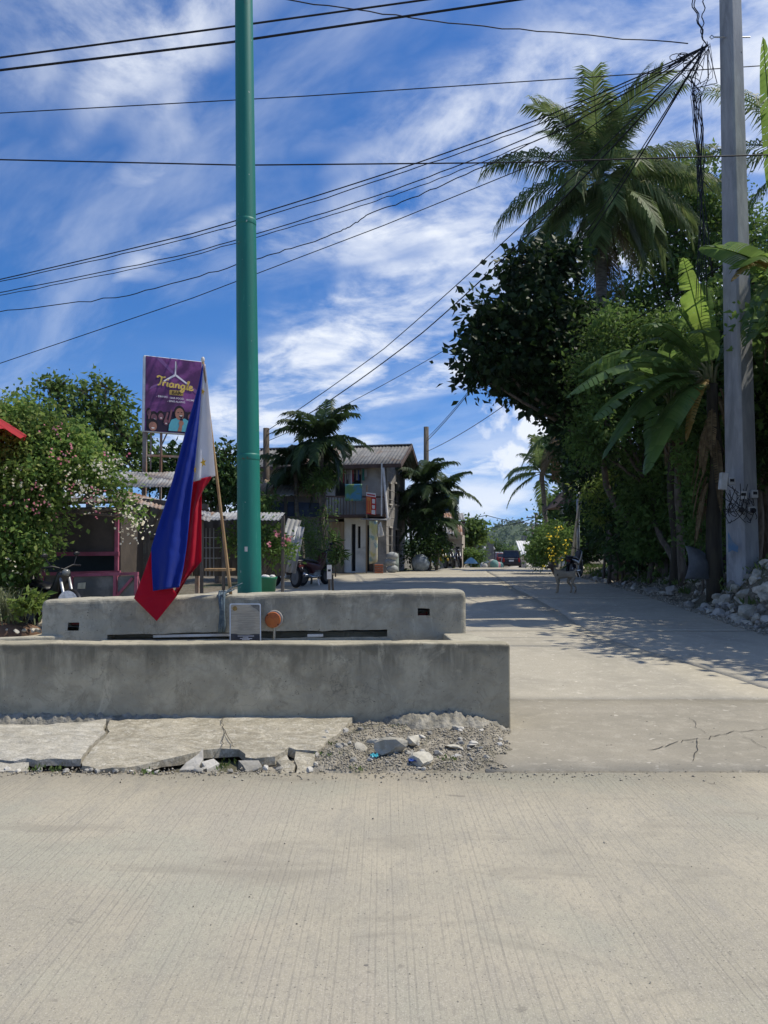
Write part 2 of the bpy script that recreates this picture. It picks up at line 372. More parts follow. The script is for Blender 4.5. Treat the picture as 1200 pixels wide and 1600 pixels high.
def slab(name, xl, xr, ys, mat, parent, zoff=0.0, nx=14, jit=.012, th=.12, seed=0):
    """a cast slab that follows the ground between two side lines"""
    V = []; ny = len(ys)
    for j, y in enumerate(ys):
        a, b = xl(y), xr(y)
        for i in range(nx+1):
            u = i/nx; x = a+(b-a)*u
            yy = y
            if j in (0, ny-1): yy += jit*mnoise.noise((x*2.3, seed+j, 1.7))*1.6
            if i in (0, nx): x += jit*mnoise.noise((y*2.7, seed+i, 4.1))*1.6
            V.append((x, yy, base_z(yy)+zoff+.004*mnoise.noise((x*.9, yy*.9, seed))))
    Fq = [(j*(nx+1)+i, j*(nx+1)+i+1, (j+1)*(nx+1)+i+1, (j+1)*(nx+1)+i) for j in range(ny-1) for i in range(nx)]
    rimi = [i for i in range(nx+1)] + [j*(nx+1)+nx for j in range(1, ny)] + [(ny-1)*(nx+1)+i for i in range(nx-1, -1, -1)] + [j*(nx+1) for j in range(ny-2, 0, -1)]
    k = len(V)
    for r in rimi: V.append((V[r][0], V[r][1], V[r][2]-th))
    m = len(rimi); Fq += [(rimi[i], k+i, k+(i+1) % m, rimi[(i+1) % m]) for i in range(m)]
    return mkobj(name, np_mesh(name, V, Fq), mat, parent)
def empty_struct(name, loc=(0, 0, 0)):
    o = bpy.data.objects.new(name, None); COL.objects.link(o); o.location = loc; o['kind'] = 'structure'; BASE[o.name] = Vector(loc); return o
near_road = empty_struct('main_road')
slab('road_slab', lambda y: -14, lambda y: 2.6-.006, list(np.linspace(-4, 5.27, 12)), MTINE, near_road, 0, 40, .012, .2, 1)
slab('road_slab', lambda y: 2.6+.006, lambda y: 14, list(np.linspace(-4, 5.27, 12)), MTINE, near_road, 0.002, 30, .012, .2, 2)
side_road = empty_struct('side_road')
slab('road_slab', lambda y: .7, lambda y: 8.5, list(np.linspace(5.305, 7.735, 8)), MROADA, side_road, .004, 40, .018, .15, 3)
JP = sorted((hit(a, b).y, hit(a, b).x) for a, b in ((875, 956), (917, 985), (967, 1004), (1025, 1022), (1117, 1050), (1200, 1077)))
def joint(y): return float(np.interp(y, [7.6]+[p[0] for p in JP]+[20, 34, 60], [JP[0][1]+.35]+[p[1] for p in JP]+[3.5, 4.5, 12])) + .035*mnoise.noise((y*1.7, 3, 0)) + .012*mnoise.noise((y*8, 3, 0))
rows = [7.76, 12.6, 17.8, 23.4, 30, 40, 60]
for k in range(len(rows)-1):
    a, b = rows[k]+.006, rows[k+1]-.006; n = 24 if k < 3 else 12
    slab('road_slab', edge_l, lambda y: joint(y)-.005, list(np.linspace(a, b, n)), MROADB, side_road, .0, 24, .016, .15, 10+k)
    slab('road_slab', lambda y: joint(y)+.005, lambda y: edge_r(y)+.12+.12*mnoise.noise((y*1.5, 0, 9)), list(np.linspace(a, b, n)), MROADB, side_road, .004, 14, .02, .15, 20+k)
slab('road_slab', edge_l, edge_r, list(np.linspace(60.02, 200, 20)), MROADB, side_road, .0, 8, .016, .15, 40)
MCRACK = flat('crack_shadow_soil', (.06, .055, .045), .95)
def crack(pts, w, parent):
    mb = MB(); P = []
    for i in range(len(pts)-1):
        for u in np.linspace(0, 1, 9)[:-1]:
            a = np.array(pts[i])*(1-u)+np.array(pts[i+1])*u; P.append(a + np.array([mnoise.noise((a[0]*.09, a[1]*.09, 1))*7, mnoise.noise((a[0]*.13, a[1]*.1, 5))*4]))
    q = [hit(p[0], p[1]) for p in P]
    vs = []
    for i, p in enumerate(q):
        t = (q[min(i+1, len(q)-1)]-q[max(i-1, 0)]).normalized(); s = Vector((-t.y, t.x, 0)); ww = w*(.35+.9*abs(mnoise.noise((i*.7, w*99, 2))))*(1 if 0 < i < len(q)-1 else .05)
        z = base_z(p.y)+.0095
        vs += [(p.x-s.x*ww, p.y-s.y*ww, z), (p.x+s.x*ww, p.y+s.y*ww, z)]
    mb.add(vs, [(2*i, 2*i+1, 2*i+3, 2*i+2) for i in range(len(q)-1)]); mb.build('crack', MCRACK, parent)
for pts, w in (([(1010, 1176), (1060, 1160), (1100, 1155), (1140, 1146), (1215, 1139)], .006), ([(1088, 1158), (1090, 1170), (1082, 1196)], .0045),
               ([(1110, 1150), (1090, 1137), (1075, 1120)], .003), ([(1160, 1150), (1215, 1180)], .003)):
    crack(pts, w, side_road)

# ------------------------------------------------------------------ broken apron in front of the monument
def m_slab(name, c1, c2, c3, c4):
    t = MT(name, .92, 0, .15)
    c = t.mix(t.noise(2.4, 7, .68, 1.3, t.mapping((1, 1.8, 1), (0, 0, .6)), .38, .62), c1, c2)
    c = t.mix(t.noise(7, 8, .75, .8, t.mapping((1, 2, 1), (0, 0, .5)), .46, .62), c, c3); c = t.mix(t.noise(16, 6, .75, .5, None, .54, .64), c, c4)
    c = t.mix(t.math('MULTIPLY', t.noise(70, 5, .8, 0, None, .46, .62), .55), c, tuple(v*.6 for v in c2)); t.col(c)
    n1 = t.bump(t.noise(8, 7, .7, 1.0, t.mapping((1, 2, 1), (0, 0, .5))), .8, .03); t.bump(t.noise(60, 6, .8), .6, .008, n1); return t.mat
MAPRON = m_slab('apron_concrete', (.45, .408, .315), (.32, .288, .215), (.53, .487, .385), (.60, .56, .46))
MTILE = m_slab('apron_pale', (.49, .458, .375), (.38, .352, .285), (.56, .528, .445), (.62, .59, .51))
MRUB = M('rubble_stone', (.46, .44, .39), (.30, .285, .245), 5, .92, 0, .7, 22, rand=.3)
MGRAV = M('gravel', (.46, .42, .34), (.22, .20, .155), 24, .95, 0, .6, 50)
def apz(x, y): return .012 + max(0, y-5.25)*.071
apron = empty_struct('broken_apron')
def frag(pts, th, mat, tilt=(0, 0), dz=0, jit=.035, parent=apron, name='slab_fragment', step=.07):
    P = [hit(px, py, apz, 4, 6.9) for px, py in pts]; Q = []
    for i, p in enumerate(P):
        q = P[(i+1) % len(P)]; n = max(1, int((q-p).length/step))
        for k in range(n):
            r = p.lerp(q, k/n); r = Vector((r.x+jit*mnoise.noise((r.x*9, r.y*9, 1)), r.y+jit*mnoise.noise((r.x*9, r.y*9, 7)), 0)); Q.append(r)
    c = sum(Q, Vector())/len(Q)
    top = [Vector((q.x, q.y, apz(q.x, q.y)+dz+(q.x-c.x)*tilt[0]+(q.y-c.y)*tilt[1])) for q in Q]
    bm = bmesh.new(); tv = [bm.verts.new(p) for p in top]; f = bm.faces.new(tv)
    bmesh.ops.triangulate(bm, faces=[f])
    for _ in range(4):
        es = [e for e in bm.edges if not e.is_boundary and e.calc_length() > .07]
        if es: bmesh.ops.subdivide_edges(bm, edges=es, cuts=1); bmesh.ops.triangulate(bm, faces=bm.faces[:])
    for v in bm.verts: v.co.z += .014*mnoise.noise((v.co.x*3, v.co.y*4, 2)) + .010*mnoise.noise((v.co.x*9, v.co.y*11, 2)) - (.012*abs(mnoise.noise((v.co.x*17, v.co.y*17, 5))) if v.is_boundary else 0)
    be = [e for e in bm.edges if e.is_boundary]
    r = bmesh.ops.extrude_edge_only(bm, edges=be)
    for v in [g for g in r['geom'] if isinstance(g, bmesh.types.BMVert)]:
        v.co.z -= th*(1+.3*mnoise.noise((v.co.x*8, v.co.y*8, 0))); v.co.y += .02*mnoise.noise((v.co.x*14, 0, 3)); 
    bmesh.ops.recalc_face_normals(bm, faces=bm.faces); me = bpy.data.meshes.new(name); bm.to_mesh(me); bm.free()
    return mkobj(name, me, mat, parent)
frag([(-430, 1138), (60, 1134), (163, 1127), (163, 1146), (124, 1186), (56, 1189), (-430, 1187)], .05, MTILE, dz=.012)
frag([(-430, 1192), (48, 1192), (42, 1204), (-430, 1210)], .05, MTILE, tilt=(0, .1), dz=-.004)
frag([(168, 1128), (300, 1122), (420, 1119), (557, 1119), (530, 1145), (495, 1175), (450, 1172), (432, 1184), (385, 1185), (374, 1170), (345, 1170), (318, 1174), (280, 1185), (252, 1190), (196, 1202), (154, 1205), (128, 1199), (130, 1187), (168, 1148)], .06, MAPRON, dz=.012)
frag([(434, 1185), (447, 1181), (460, 1192), (457, 1201), (437, 1200)], .05, MAPRON, (.1, .1), -.01)
frag([(464, 1176), (492, 1178), (492, 1193), (480, 1202), (462, 1200)], .05, MAPRON, (-.1, .12), -.006)
frag([(283, 1199), (320, 1181), (320, 1191), (306, 1201)], .06, MRUB, (.0, .3), .02)
frag([(318, 1194), (333, 1190), (343, 1196), (324, 1204)], .05, MRUB, (.0, .1), .012)
frag([(375, 1188), (405, 1187), (412, 1196), (385, 1203)], .05, MRUB, (.0, .1), -.004)
for pts in ([(345, 1172), (352, 1150), (346, 1135), (350, 1122)], [(365, 1172), (358, 1160), (352, 1148)]):
    q = [hit(a, b, apz, 4, 6.9) for a, b in pts]
    mb = MB(); vs = []
    q2 = [q[i].lerp(q[i+1], k/5) for i in range(len(q)-1) for k in range(5)]
    for i, p in enumerate(q2): 
        x = p.x+.02*mnoise.noise((i*.6, 1, pts[0][0])); z = apz(x, p.y)+.026; vs += [(x-.003, p.y, z), (x+.003, p.y, z)]
    mb.add(vs, [(2*i, 2*i+1, 2*i+3, 2*i+2) for i in range(len(q2)-1)]); mb.build('crack', MCRACK, apron)

# rubble stones: six shapes shared by every heap
def rock_mesh(seed, flatk=.6):
    bm = bmesh.new(); bmesh.ops.create_icosphere(bm, subdivisions=2, radius=.5); rg = random.Random(seed)
    planes = [(Vector((rg.gauss(0, 1), rg.gauss(0, 1), rg.gauss(0, 1))).normalized(), rg.uniform(.24, .36)) for _ in range(8)]
    for v in bm.verts:
        for n, d in planes:
            k = v.co.dot(n)
            if k > d: v.co -= n*(k-d)
        v.co += Vector((1, 1, 1))*.03*mnoise.noise(v.co*5+Vector((seed, 0, 0))); v.co.z *= flatk
    me = bpy.data.meshes.new('stone'); bm.to_mesh(me); bm.free(); return me
ROCKS = [rock_mesh(i, .5+.08*i) for i in range(6)]
def stone(name, parent, loc, size, mat, k=None, rot=None):
    me = ROCKS[random.randrange(6) if k is None else k]
    if not me.materials: me.materials.append(mat)
    o = bpy.data.objects.new(name, me); COL.objects.link(o)
    o.location = Vector(loc)-(BASE[parent.name] if parent else Vector()); o.parent = parent
    if me.materials[0] != mat: o.material_slots[0].link = 'OBJECT'; o.material_slots[0].material = mat
    o.scale = (size*random.uniform(.8, 1.3), size*random.uniform(.7, 1.1), size*random.uniform(.7, 1.1)) if not hasattr(size, '__len__') else size
    o.rotation_euler = rot or (random.uniform(-.5, .5), random.uniform(-.5, .5), random.uniform(0, 6.3)); return o
def pebbles(name, pts, smin, smax, mat, parent=None):
    P = np.array(pts); n = len(P); octa = np.array([(1, 0, 0), (0, 1, 0), (-1, 0, 0), (0, -1, 0), (0, 0, .8), (0, 0, -.8)])
    fo = np.array([(0, 1, 4), (1, 2, 4), (2, 3, 4), (3, 0, 4), (1, 0, 5), (2, 1, 5), (3, 2, 5), (0, 3, 5)])
    s = RNG.uniform(smin, smax, n)**1.0*(RNG.random(n)**1.5*.8+.35); V = octa[None]*s[:, None, None]*(1+RNG.uniform(-.35, .35, (n, 6, 3)))
    a = RNG.uniform(0, 6.3, n); c, si = np.cos(a), np.sin(a)
    V = np.stack([V[..., 0]*c[:, None]-V[..., 1]*si[:, None], V[..., 0]*si[:, None]+V[..., 1]*c[:, None], V[..., 2]], -1)+P[:, None]
    Fa = (fo[None]+6*np.arange(n)[:, None, None]).reshape(-1, 3)
    o = mkobj(name, np_mesh(name, V.reshape(-1, 3), Fa), mat, parent); o['kind'] = 'stuff'; return o
# crumbled footing along the wall and the open rubble patch
rub = thing('rubble_patch', 'patch of broken rubble and gravel at the foot of the concrete wall', 'rubble', (0, 6.0, 0))
def mound(name, x0, x1, y0, y1, hfn, mat, parent, n=90, m=26):
    V = [(x0+(x1-x0)*i/n, y0+(y1-y0)*j/m, hfn(x0+(x1-x0)*i/n, y0+(y1-y0)*j/m)) for j in range(m+1) for i in range(n+1)]
    Fq = [(j*(n+1)+i, j*(n+1)+i+1, (j+1)*(n+1)+i+1, (j+1)*(n+1)+i) for j in range(m) for i in range(n)]
    return mkobj(name, np_mesh(name, V, Fq), mat, parent)
MCRUM = M('crumbled_footing', (.36, .335, .275), (.22, .205, .165), 11, .95, 0, 1.0, 34, grime=(.13, .125, .10))
MDIRT = M('gravelly_dirt', (.37, .335, .265), (.23, .205, .155), 6, .95, 0, .9, 45, grime=(.10, .105, .06))
def footing(x, y):
    if x < -.2: w = .11*sstep(-.9, -3.0, x)+.03
    else: w = .26*sstep(-.12, .3, x)*(1-.75*sstep(.75, 1.12, x)) + .02
    h = .035*sstep(-1.3, -2.2, x)+.105 if x < -.2 else .10+.05*sstep(-.1, .3, x)-.11*sstep(.55, 1.1, x)
    t = (6.52-y)/w; nz = mnoise.noise((x*7, y*7, 3)); n2 = mnoise.noise((x*23, y*23, 8))
    return max(-.05, (h+.045*nz+.035*n2+.02*mnoise.noise((x*51, y*51, 2)))*max(0, 1-max(0, t+.35*nz)**2) - (.1 if t > 1.15 else 0) + .004)
mound('crumbled_edge', -5.2, 1.04, 6.1, 6.53, footing, MCRUM, rub, 500, 34)
def dirt(x, y):
    k = sstep(-.75, -.45, x - (6.5-y)*.35+.25)*(1-sstep(.74, 1.0, x+(5.3-y)*.12+.14*mnoise.noise((x*3, y*3.5, 7))+.05*mnoise.noise((x*9, y*9, 7))))*sstep(5.16, 5.36, y+.06*mnoise.noise((x*3, 1, 1)))
    return -.03+k*(.055+.03*mnoise.noise((x*5, y*5, 1))+.018*mnoise.noise((x*15, y*15, 2)))+max(0, y-5.3)*.035*k
mound('dirt_bed', -1.0, 1.2, 5.1, 6.52, dirt, MDIRT, rub, 120, 80)
pp = []
while len(pp) < 9000:
    x = random.uniform(-.85, 1.15); y = 5.12+1.35*random.random()**1.35; z = dirt(x, y)
    if z > .006: pp.append((x, y, z+.003))
for _ in range(420): x = random.gauss(.2, 1.2); y = random.gauss(5.2, .07); pp.append((x, y, .004))
for _ in range(700):
    x = random.uniform(-3.3, -.6); y = random.gauss(5.27, .045); pp.append((x, y, .006))
pebbles('gravel', pp, .003, .013, MGRAV, rub)
for _ in range(60):
    x = random.uniform(-.6, 1.0); y = random.uniform(5.25, 6.3); z = dirt(x, y)
    if z > 0: stone('stone', rub, (x, y, z+.008), random.uniform(.035, .085), MRUB)
for _ in range(26):
    x = random.uniform(-2.9, -.5); stone('stone', rub, (x, random.gauss(5.28, .04), .014), random.uniform(.03, .07), MRUB)
MPALE = M('pale_concrete_lump', (.50, .47, .39), (.33, .31, .25), 9, .92, 0, .6, 26)
for px, py, s, k, lab in ((612, 1172, (.33, .27, .22), 2, 'largest pale concrete lump on the gravel below the wall'), (657, 1184, (.20, .22, .19), 3, 'blocky concrete lump at the front right of the gravel, beside blue plastic'),
                          (645, 1160, (.22, .17, .15), 1, 'tilted concrete lump behind the blocky one on the gravel'), (586, 1158, (.16, .14, .10), 4, 'small pale lump just behind the largest lump on the gravel'),
                          (564, 1165, (.17, .12, .09), 5, 'flat pale lump at the left of the gravel lumps'), (708, 1165, (.17, .12, .08), 0, 'low flat lump alone at the right of the gravel')):
    p = hit(px, py, lambda x, y: .06, 4, 7); o = stone('concrete_lump', None, (p.x, p.y, dirt(p.x, p.y)+s[2]*.14), s, MPALE, k, (.15*k-.3, .12, k*1.3)); tag(o, lab, 'rubble lump', 'concrete lumps in the rubble patch')
def scrap(px, py, c, lab):
    p = hit(px, py, lambda x, y: .05, 4, 7); mb = MB(); n = 8
    V = [(p.x+(i/n-.5)*.055, p.y+(j/n-.5)*.05, dirt(p.x, p.y)+.03+.03*mnoise.noise((i*.6+px, j*.6, 0))) for j in range(n+1) for i in range(n+1)]
    o = mkobj('plastic_scrap', np_mesh('plastic_scrap', V, [(j*9+i, j*9+i+1, j*9+i+10, j*9+i+9) for j in range(n) for i in range(n)]), flat('plastic_'+lab[:4], c, .35), None, True); tag(o, lab, 'litter')
scrap(585, 1180, (.05, .33, .42), 'crumpled turquoise plastic scrap left of the largest lump'); scrap(645, 1189, (.02, .06, .28), 'crumpled dark blue plastic scrap against the blocky lump')

pp = [(random.uniform(-5, 5), random.uniform(1.8, 5.1), .003) for _ in range(150)]+[(random.uniform(1.2, 5), random.uniform(5.4, 7.7), .006) for _ in range(160)]+[(random.uniform(1.2, 5.5), random.uniform(7.9, 11), base_z(9.4)+.03*0+.0) for _ in range(0)]
o = pebbles('road_grit', pp, .002, .008, MGRAV); o['label'] = 'loose grit and tiny pebbles scattered over the road'; o['category'] = 'grit'
# ------------------------------------------------------------------ monument base
def round_wall(x0, x1, y0, th, zb, zt, r, holes=(), step=.045, amp=.008, depth=.14, chamf=0):
    """a cast wall along X: rounded rim, soft ends, recessed holes in its front face; zt(x) gives the rim height"""
    xs = set(np.round(np.linspace(x0, x1, int((x1-x0)/step)), 4)); zs = set(np.round(np.linspace(0, 1, 22), 4))
    xs |= {round(x0+r*k, 4) for k in (.08, .3, .6)} | {round(x1-r*k, 4) for k in (.08, .3, .6)}
    H = zt((x0+x1)/2)-zb-r
    for a, b, c, d in holes: xs |= {round(a, 4), round(b, 4)}; zs |= {round((c-zb)/H, 4), round((d-zb)/H, 4)}
    xs = sorted(xs); zs = sorted(zs); cl = [xs[0]]
    for x in xs[1:]:
        if x-cl[-1] > .004: cl.append(x)
        elif any(abs(x-h) < .002 for q in holes for h in q[:2]): cl[-1] = x
    xs = cl
    V = []; nz = len(zs); prof = [('f', z) for z in zs] + [('a', t) for t in (.25, .5, .75, 1)] + [('t', t) for t in (.2, .4, .6, .8, 1)] + [('b', t) for t in (.33, .66, 1)] + [('k', t) for t in (.8, .6, .4, .2, 0)]
    for x in xs:
        top = zt(x); e = min(x-x0, x1-x); ins = 0 if e >= r else r-sqrt(max(0, r*r-(r-e)**2)); ins *= .9
        H = top-zb-r
        for k, t in prof:
            if k == 'f': y, z = y0, zb+H*t
            elif k == 'a': y, z = y0+r*(1-cos(t*pi/2)), zb+H+r*sin(t*pi/2)
            elif k == 't': y, z = y0+r+(th-2*r)*t, top
            elif k == 'b': y, z = y0+th-r+r*sin(t*pi/2), zb+H+r*cos(t*pi/2)
            else: y, z = y0+th, zb+H*t
            yc = y0+th/2; y = yc+(y-yc)*(1-ins/(th/2)*.8); z -= ins*max(0, (z-zb)/(top-zb)-.0)**6
            p = Vector((x, y, z)); n = mnoise.noise(p*3)*amp*1.2+mnoise.noise(p*9)*amp*.7+mnoise.noise(p*23)*amp*.35
            V.append((x+n*.3, y+n, z+n*.9))
    m = len(prof); Fq = []
    inh = lambda x, z: any(a-1e-3 < x < b+1e-3 and c-.006 < z < d+.006 for a, b, c, d in holes)
    Hm = zt((x0+x1)/2)-zb-r
    for i in range(len(xs)-1):
        for k in range(m-1):
            if k < nz-1 and inh((xs[i]+xs[i+1])/2, zb+Hm*(zs[k]+zs[k+1])/2): 
                continue
            Fq.append((i*m+k, (i+1)*m+k, (i+1)*m+k+1, i*m+k+1))
    mb = MB(); mb.v = V; mb.f = Fq; mb.f += [tuple(range(m)), tuple((len(xs)-1)*m+k for k in range(m-1, -1, -1))]; mb.m = [0]*len(mb.f)
    for a, b, c, d in holes:      # pockets behind the holes
        aa, bb, cc, dd = a-.012, b+.012, c-.012, d+.012
        v = [(aa, y0+.012, cc), (bb, y0+.012, cc), (bb, y0+.012, dd), (aa, y0+.012, dd), (aa, y0+depth, cc), (bb, y0+depth, cc), (bb, y0+depth, dd), (aa, y0+depth, dd)]
        mb.add(v, [(4, 5, 6, 7), (0, 1, 5, 4), (1, 2, 6, 5), (2, 3, 7, 6), (3, 0, 4, 7)])
    return mb
mon = thing('monument_base', 'grey cast concrete planter base of two long walls under the green flagpole', 'planter', (-1.3, 7, 0))
WF, WB = 6.5, 7.35
def front_top(x): return .72+.008*mnoise.noise((x*1.2, 0, 0))
round_wall(-5.0, 1.06, WF, .22, -.15, front_top, .022, amp=.006).build('front_wall', MFRONT, mon, fix=False)
def back_top(x): return float(np.interp(x, [-3.4, -2.4, -1.2, 0, .8], [1.02, 1.055, 1.09, 1.115, 1.12]))+.006*mnoise.noise((x*2, 3, 0))
holes = [(-2.63, .03, .662, .715), (-3.01, -2.90, .785, .85), (.32, .435, .852, .918)]
round_wall(-3.27, .78, WB, .34, -.05, back_top, .05, holes, amp=.009, depth=.22).build('back_wall', MBACK, mon, fix=False)
mb = MB(); mb.prism([(.60, WF+.21, -.1), (1.045, WF+.21, -.1), (.80, WB+.02, -.1), (.56, WB+.02, -.1)], (0, 0, .812)); mb.build('side_wall', MBACK, mon, bevel=.015)
mb = MB(); mb.prism([(-5.0, WF+.21, -.1), (-4.7, WF+.21, -.1), (-3.0, WB+.02, -.1), (-3.27, WB+.02, -.1)], (0, 0, .79)); mb.build('side_wall', MBACK, mon, bevel=.015)
mb = MB(); mb.prism([(-4.8, WF+.2, -.1), (.7, WF+.2, -.1), (.62, WB+.02, -.1), (-3.1, WB+.02, -.1)], (0, 0, .62)); mb.build('planter_floor', MBACK, mon)
mb = MB(); mb.box((-1.3, WB-.025, .625), (2.75, .09, .05)); mb.build('ledge', MBACK, mon, bevel=.012)
MPVC = M('pale_pipe', (.72, .70, .64), (.55, .53, .48), 5, .5)
MB().bar((-2.2, WB+.03, .682), (-1.28, WB+.03, .70), .03, .026).build('batten', MPVC, mon, bevel=.003); MB().bar((-.73, WB+.03, .69), (-.58, WB+.03, .692), .05, .026).build('batten', MPVC, mon, bevel=.003)
MREDB = flat('rusty_red_box', (.20, .035, .03), .7)
for x, z, w in ((-2.955, .815, .08), (.378, .885, .09)):
    mb = MB(); mb.box((x, WB+.09, z), (w, .02, .012)); mb.box((x, WB+.08, z-.018), (w, .05, .015)); mb.box((x+w*.35, WB+.09, z), (.014, .02, .05)); mb.build('socket_box', MREDB, mon)
MORANGE = M('orange_cover', (.42, .125, .03), (.33, .09, .03), 14, .55, 0, .2, 60)
p = at(427, 968, WB); mb = MB(); mb.lathe((p.x, WB-.035, p.z), [(.073, .05), (.076, .012), (.070, 0), (.01, -.003)], 28, 'Y'); cv = mb.build('lamp_cover', MORANGE, mon)
mb = MB(); mb.lathe((p.x+.012, WB-.02, p.z+.006), [(.083, .03), (.083, 0), (.078, -.004)], 28, 'Y'); mb.build('cover_rim', M('grey_rim', (.40, .37, .32), None, 9), cv)
for sx in (-1, 1): MB().lathe((p.x+sx*.05, WB-.04, p.z-sx*.045), [(.006, .01), (.006, 0)], 8, 'Y').build('screw', MDARK, cv)
mb = MB(); mb.tube([(p.x+.012, WB-.012, p.z-.07), (p.x+.012, WB-.012, .56)], .011, 8); mb.build('conduit', MBACK, mon)

# plaque leaning in the planter
pl = thing('plaque', 'small upright metal plaque with gold seal leaning on the back wall', 'plaque', at(383, 1003, 7.2))
A, B_ = at(359, 1006, 7.17), at(408, 1006, 7.17); T = at(359, 943, 7.22); U = (B_-A); Vv = (T-A); Nn = U.cross(Vv).normalized()
w, h = U.length, Vv.length; U.normalize(); Vv.normalize()
def on(u, v, o=0): return A+U*u*w+Vv*v*h+Nn*o
def rr(u0, v0, u1, v1, r=.05):
    P = []; ry = r*w/h
    for cx, cy, a0 in ((u1-r, v0+ry, -90), (u1-r, v1-ry, 0), (u0+r, v1-ry, 90), (u0+r, v0+ry, 180)):
        for k in range(4): a = radians(a0+k*30); P.append((cx+r*cos(a), cy+ry*sin(a)))
    return P
MPLQ = M('brushed_plaque', (.36, .32, .245), (.28, .25, .19), 10, .5, .1, stretch=(1, 1, 6)); MSTEEL = M('bare_steel', (.55, .55, .54), (.45, .45, .44), 8, .35, .8)
MB().prism([on(u, v, -.006) for u, v in rr(0, 0, 1, 1)], Nn*.01).build('plate', MSTEEL, pl)
MB().prism([on(u, v, .0045) for u, v in rr(.03, .025, .97, .975)], Nn*.001).build('face', MPLQ, pl)
MB().prism([on(u, v, .006) for u, v in ((.04, .03), (.96, .03), (.96, .24), (.80, .245), (.6, .225), (.3, .23), (.2, .25), (.04, .25))], Nn*.0006).build('dark_patch', M('plaque_dark', (.035, .035, .045), (.07, .065, .06), 22, .4, .3), pl)  # darker band along the bottom of the face
MB().prism([on(u, v, .006) for u, v in ((.66, .965), (.955, .965), (.955, .78), (.86, .86), (.76, .9))], Nn*.0006).build('dark_patch', M('plaque_grey', (.10, .095, .085), (.2, .19, .16), 22, .4, .3), pl)  # greyer corner at the upper right of the face
MB().prism([on(.17+.075*cos(k*pi/9), .875+.06*sin(k*pi/9), .0075) for k in range(18)], Nn*.003).build('seal', M('gold_seal', (.30, .19, .06), (.16, .10, .04), 60, .4, .6), pl)
mb = MB(); rg = random.Random(4)
for k in range(11):
    v = .80-k*.046; a = .2+rg.uniform(0, .1); mb.prism([on(a, v, .0065), on(.86-rg.uniform(0, .25), v, .0065), on(.86-rg.uniform(0, .02)-.02, v+.009, .0065), on(a, v+.009, .0065)], Nn*.0004)
mb.build('engraved_lines', M('engraving', (.26, .235, .19), None, 9), pl)
mb = MB()
for a, b, v in ((.26, .78, .185), (.42, .6, .155), (.33, .72, .125), (.40, .64, .095), (.36, .68, .065), (.38, .64, .04)): mb.prism([on(a, v, .0075), on(b, v, .0075), on(b, v+.014, .0075), on(a, v+.014, .0075)], Nn*.0004)
mb.build('engraved_lines', M('pale_lettering', (.6, .6, .62), None, 9), pl)

# cloth tie
MTIE = M('blue_grey_cloth', (.13, .17, .19), (.07, .10, .12), 30, .9, 0, .5, 60)
mb = MB()
for o_ in (-.014, 0, .016):
    q = [at(347+o_*260, 924, WB+.1), at(346+o_*240, 930, WB-.02), at(347+o_*150, 955, WB-.025), at(347+o_*220, 978, WB-.02), at(346+o_*260, 988, WB-.015)]
    mb.tube(q, [.012, .016, .012, .016, .012], 6)
mb.tube([at(346, 931, WB-.03), at(352, 927, WB), at(362, 918, WB+.05), at(372, 914, WB+.05), at(379, 911, WB+.06)], [.012, .012, .007, .005, .003], 6)
mb.tube([at(340, 933, WB-.03), at(356, 925, WB+.02), at(366, 921, WB+.05)], [.01, .01, .006], 6)
tag(mb.build('cloth_tie', MTIE, None, True), 'blue-grey strip of cloth tying the flag staff to the wall', 'cloth')

# green flagpole
def m_green():
    t = MT('green_enamel', .5, 0, .35); c = t.mix(t.noise(1.2, 5, .6, .2, t.mapping((3, 3, .4)), .35, .7), (.010, .165, .125), (.012, .13, .102))
    c = t.mix(t.noise(22, 3, .5, 0, t.mapping((1, 1, .6)), .72, .75), c, (.35, .42, .38)); c = t.mix(t.math('MULTIPLY', t.noise(2.2, 7, .7, .6, t.mapping((5, 5, .5)), .54, .72), .45), c, (.035, .11, .085)); c = t.mix(t.noise(6, 7, .75, .4, None, .66, .70), c, (.10, .06, .035)); c = t.mix(t.math('MULTIPLY', t.noise(30, 4, .7, 0, t.mapping((1, 1, .12)), .6, .7), .5), c, (.05, .25, .19)); t.col(c); t.bump(t.noise(14, 4, .5, 0, t.mapping((3, 3, .3))), .06, .01); return t.mat
fp = thing('flagpole', 'tall green painted steel flagpole rising from behind the concrete wall', 'flagpole', (-1.4, 8, 0))
b0, b1 = at(390, 925, 8.02), at(381, 0, 8.02); ax = (b1-b0)
pts = [b0-ax*.13+ax*1.75*k/40 for k in range(41)]
MB().tube(pts, [.128-.036*(k/40)*1.45 for k in range(41)], 40).build('mast', m_green(), fp, True)
for k_ in (8, 17, 26):
    MB().tube([pts[k_]-ax*.006, pts[k_]-ax*.003, pts[k_]+ax*.003, pts[k_]+ax*.006], [.1275-.036*(k_/40)*1.45, .1305-.036*(k_/40)*1.45, .1305-.036*(k_/40)*1.45, .1275-.036*(k_/40)*1.45], 40).build('weld_joint', bpy.data.materials['green_enamel'], fp, True)
q = at(382, 858, 8); mb = MB(); mb.box((q.x+.035, 7.899, q.z), (.03, .004, .05)); mb.build('tag_remnant', MPVC, fp)
mb = MB(); mb.lathe((pts[0].x, 8.02, -.1), [(.3, 0), (.3, .13), (.13, .16), (.12, .5)], 24); mb.build('base_plate', MSTEEL, fp)

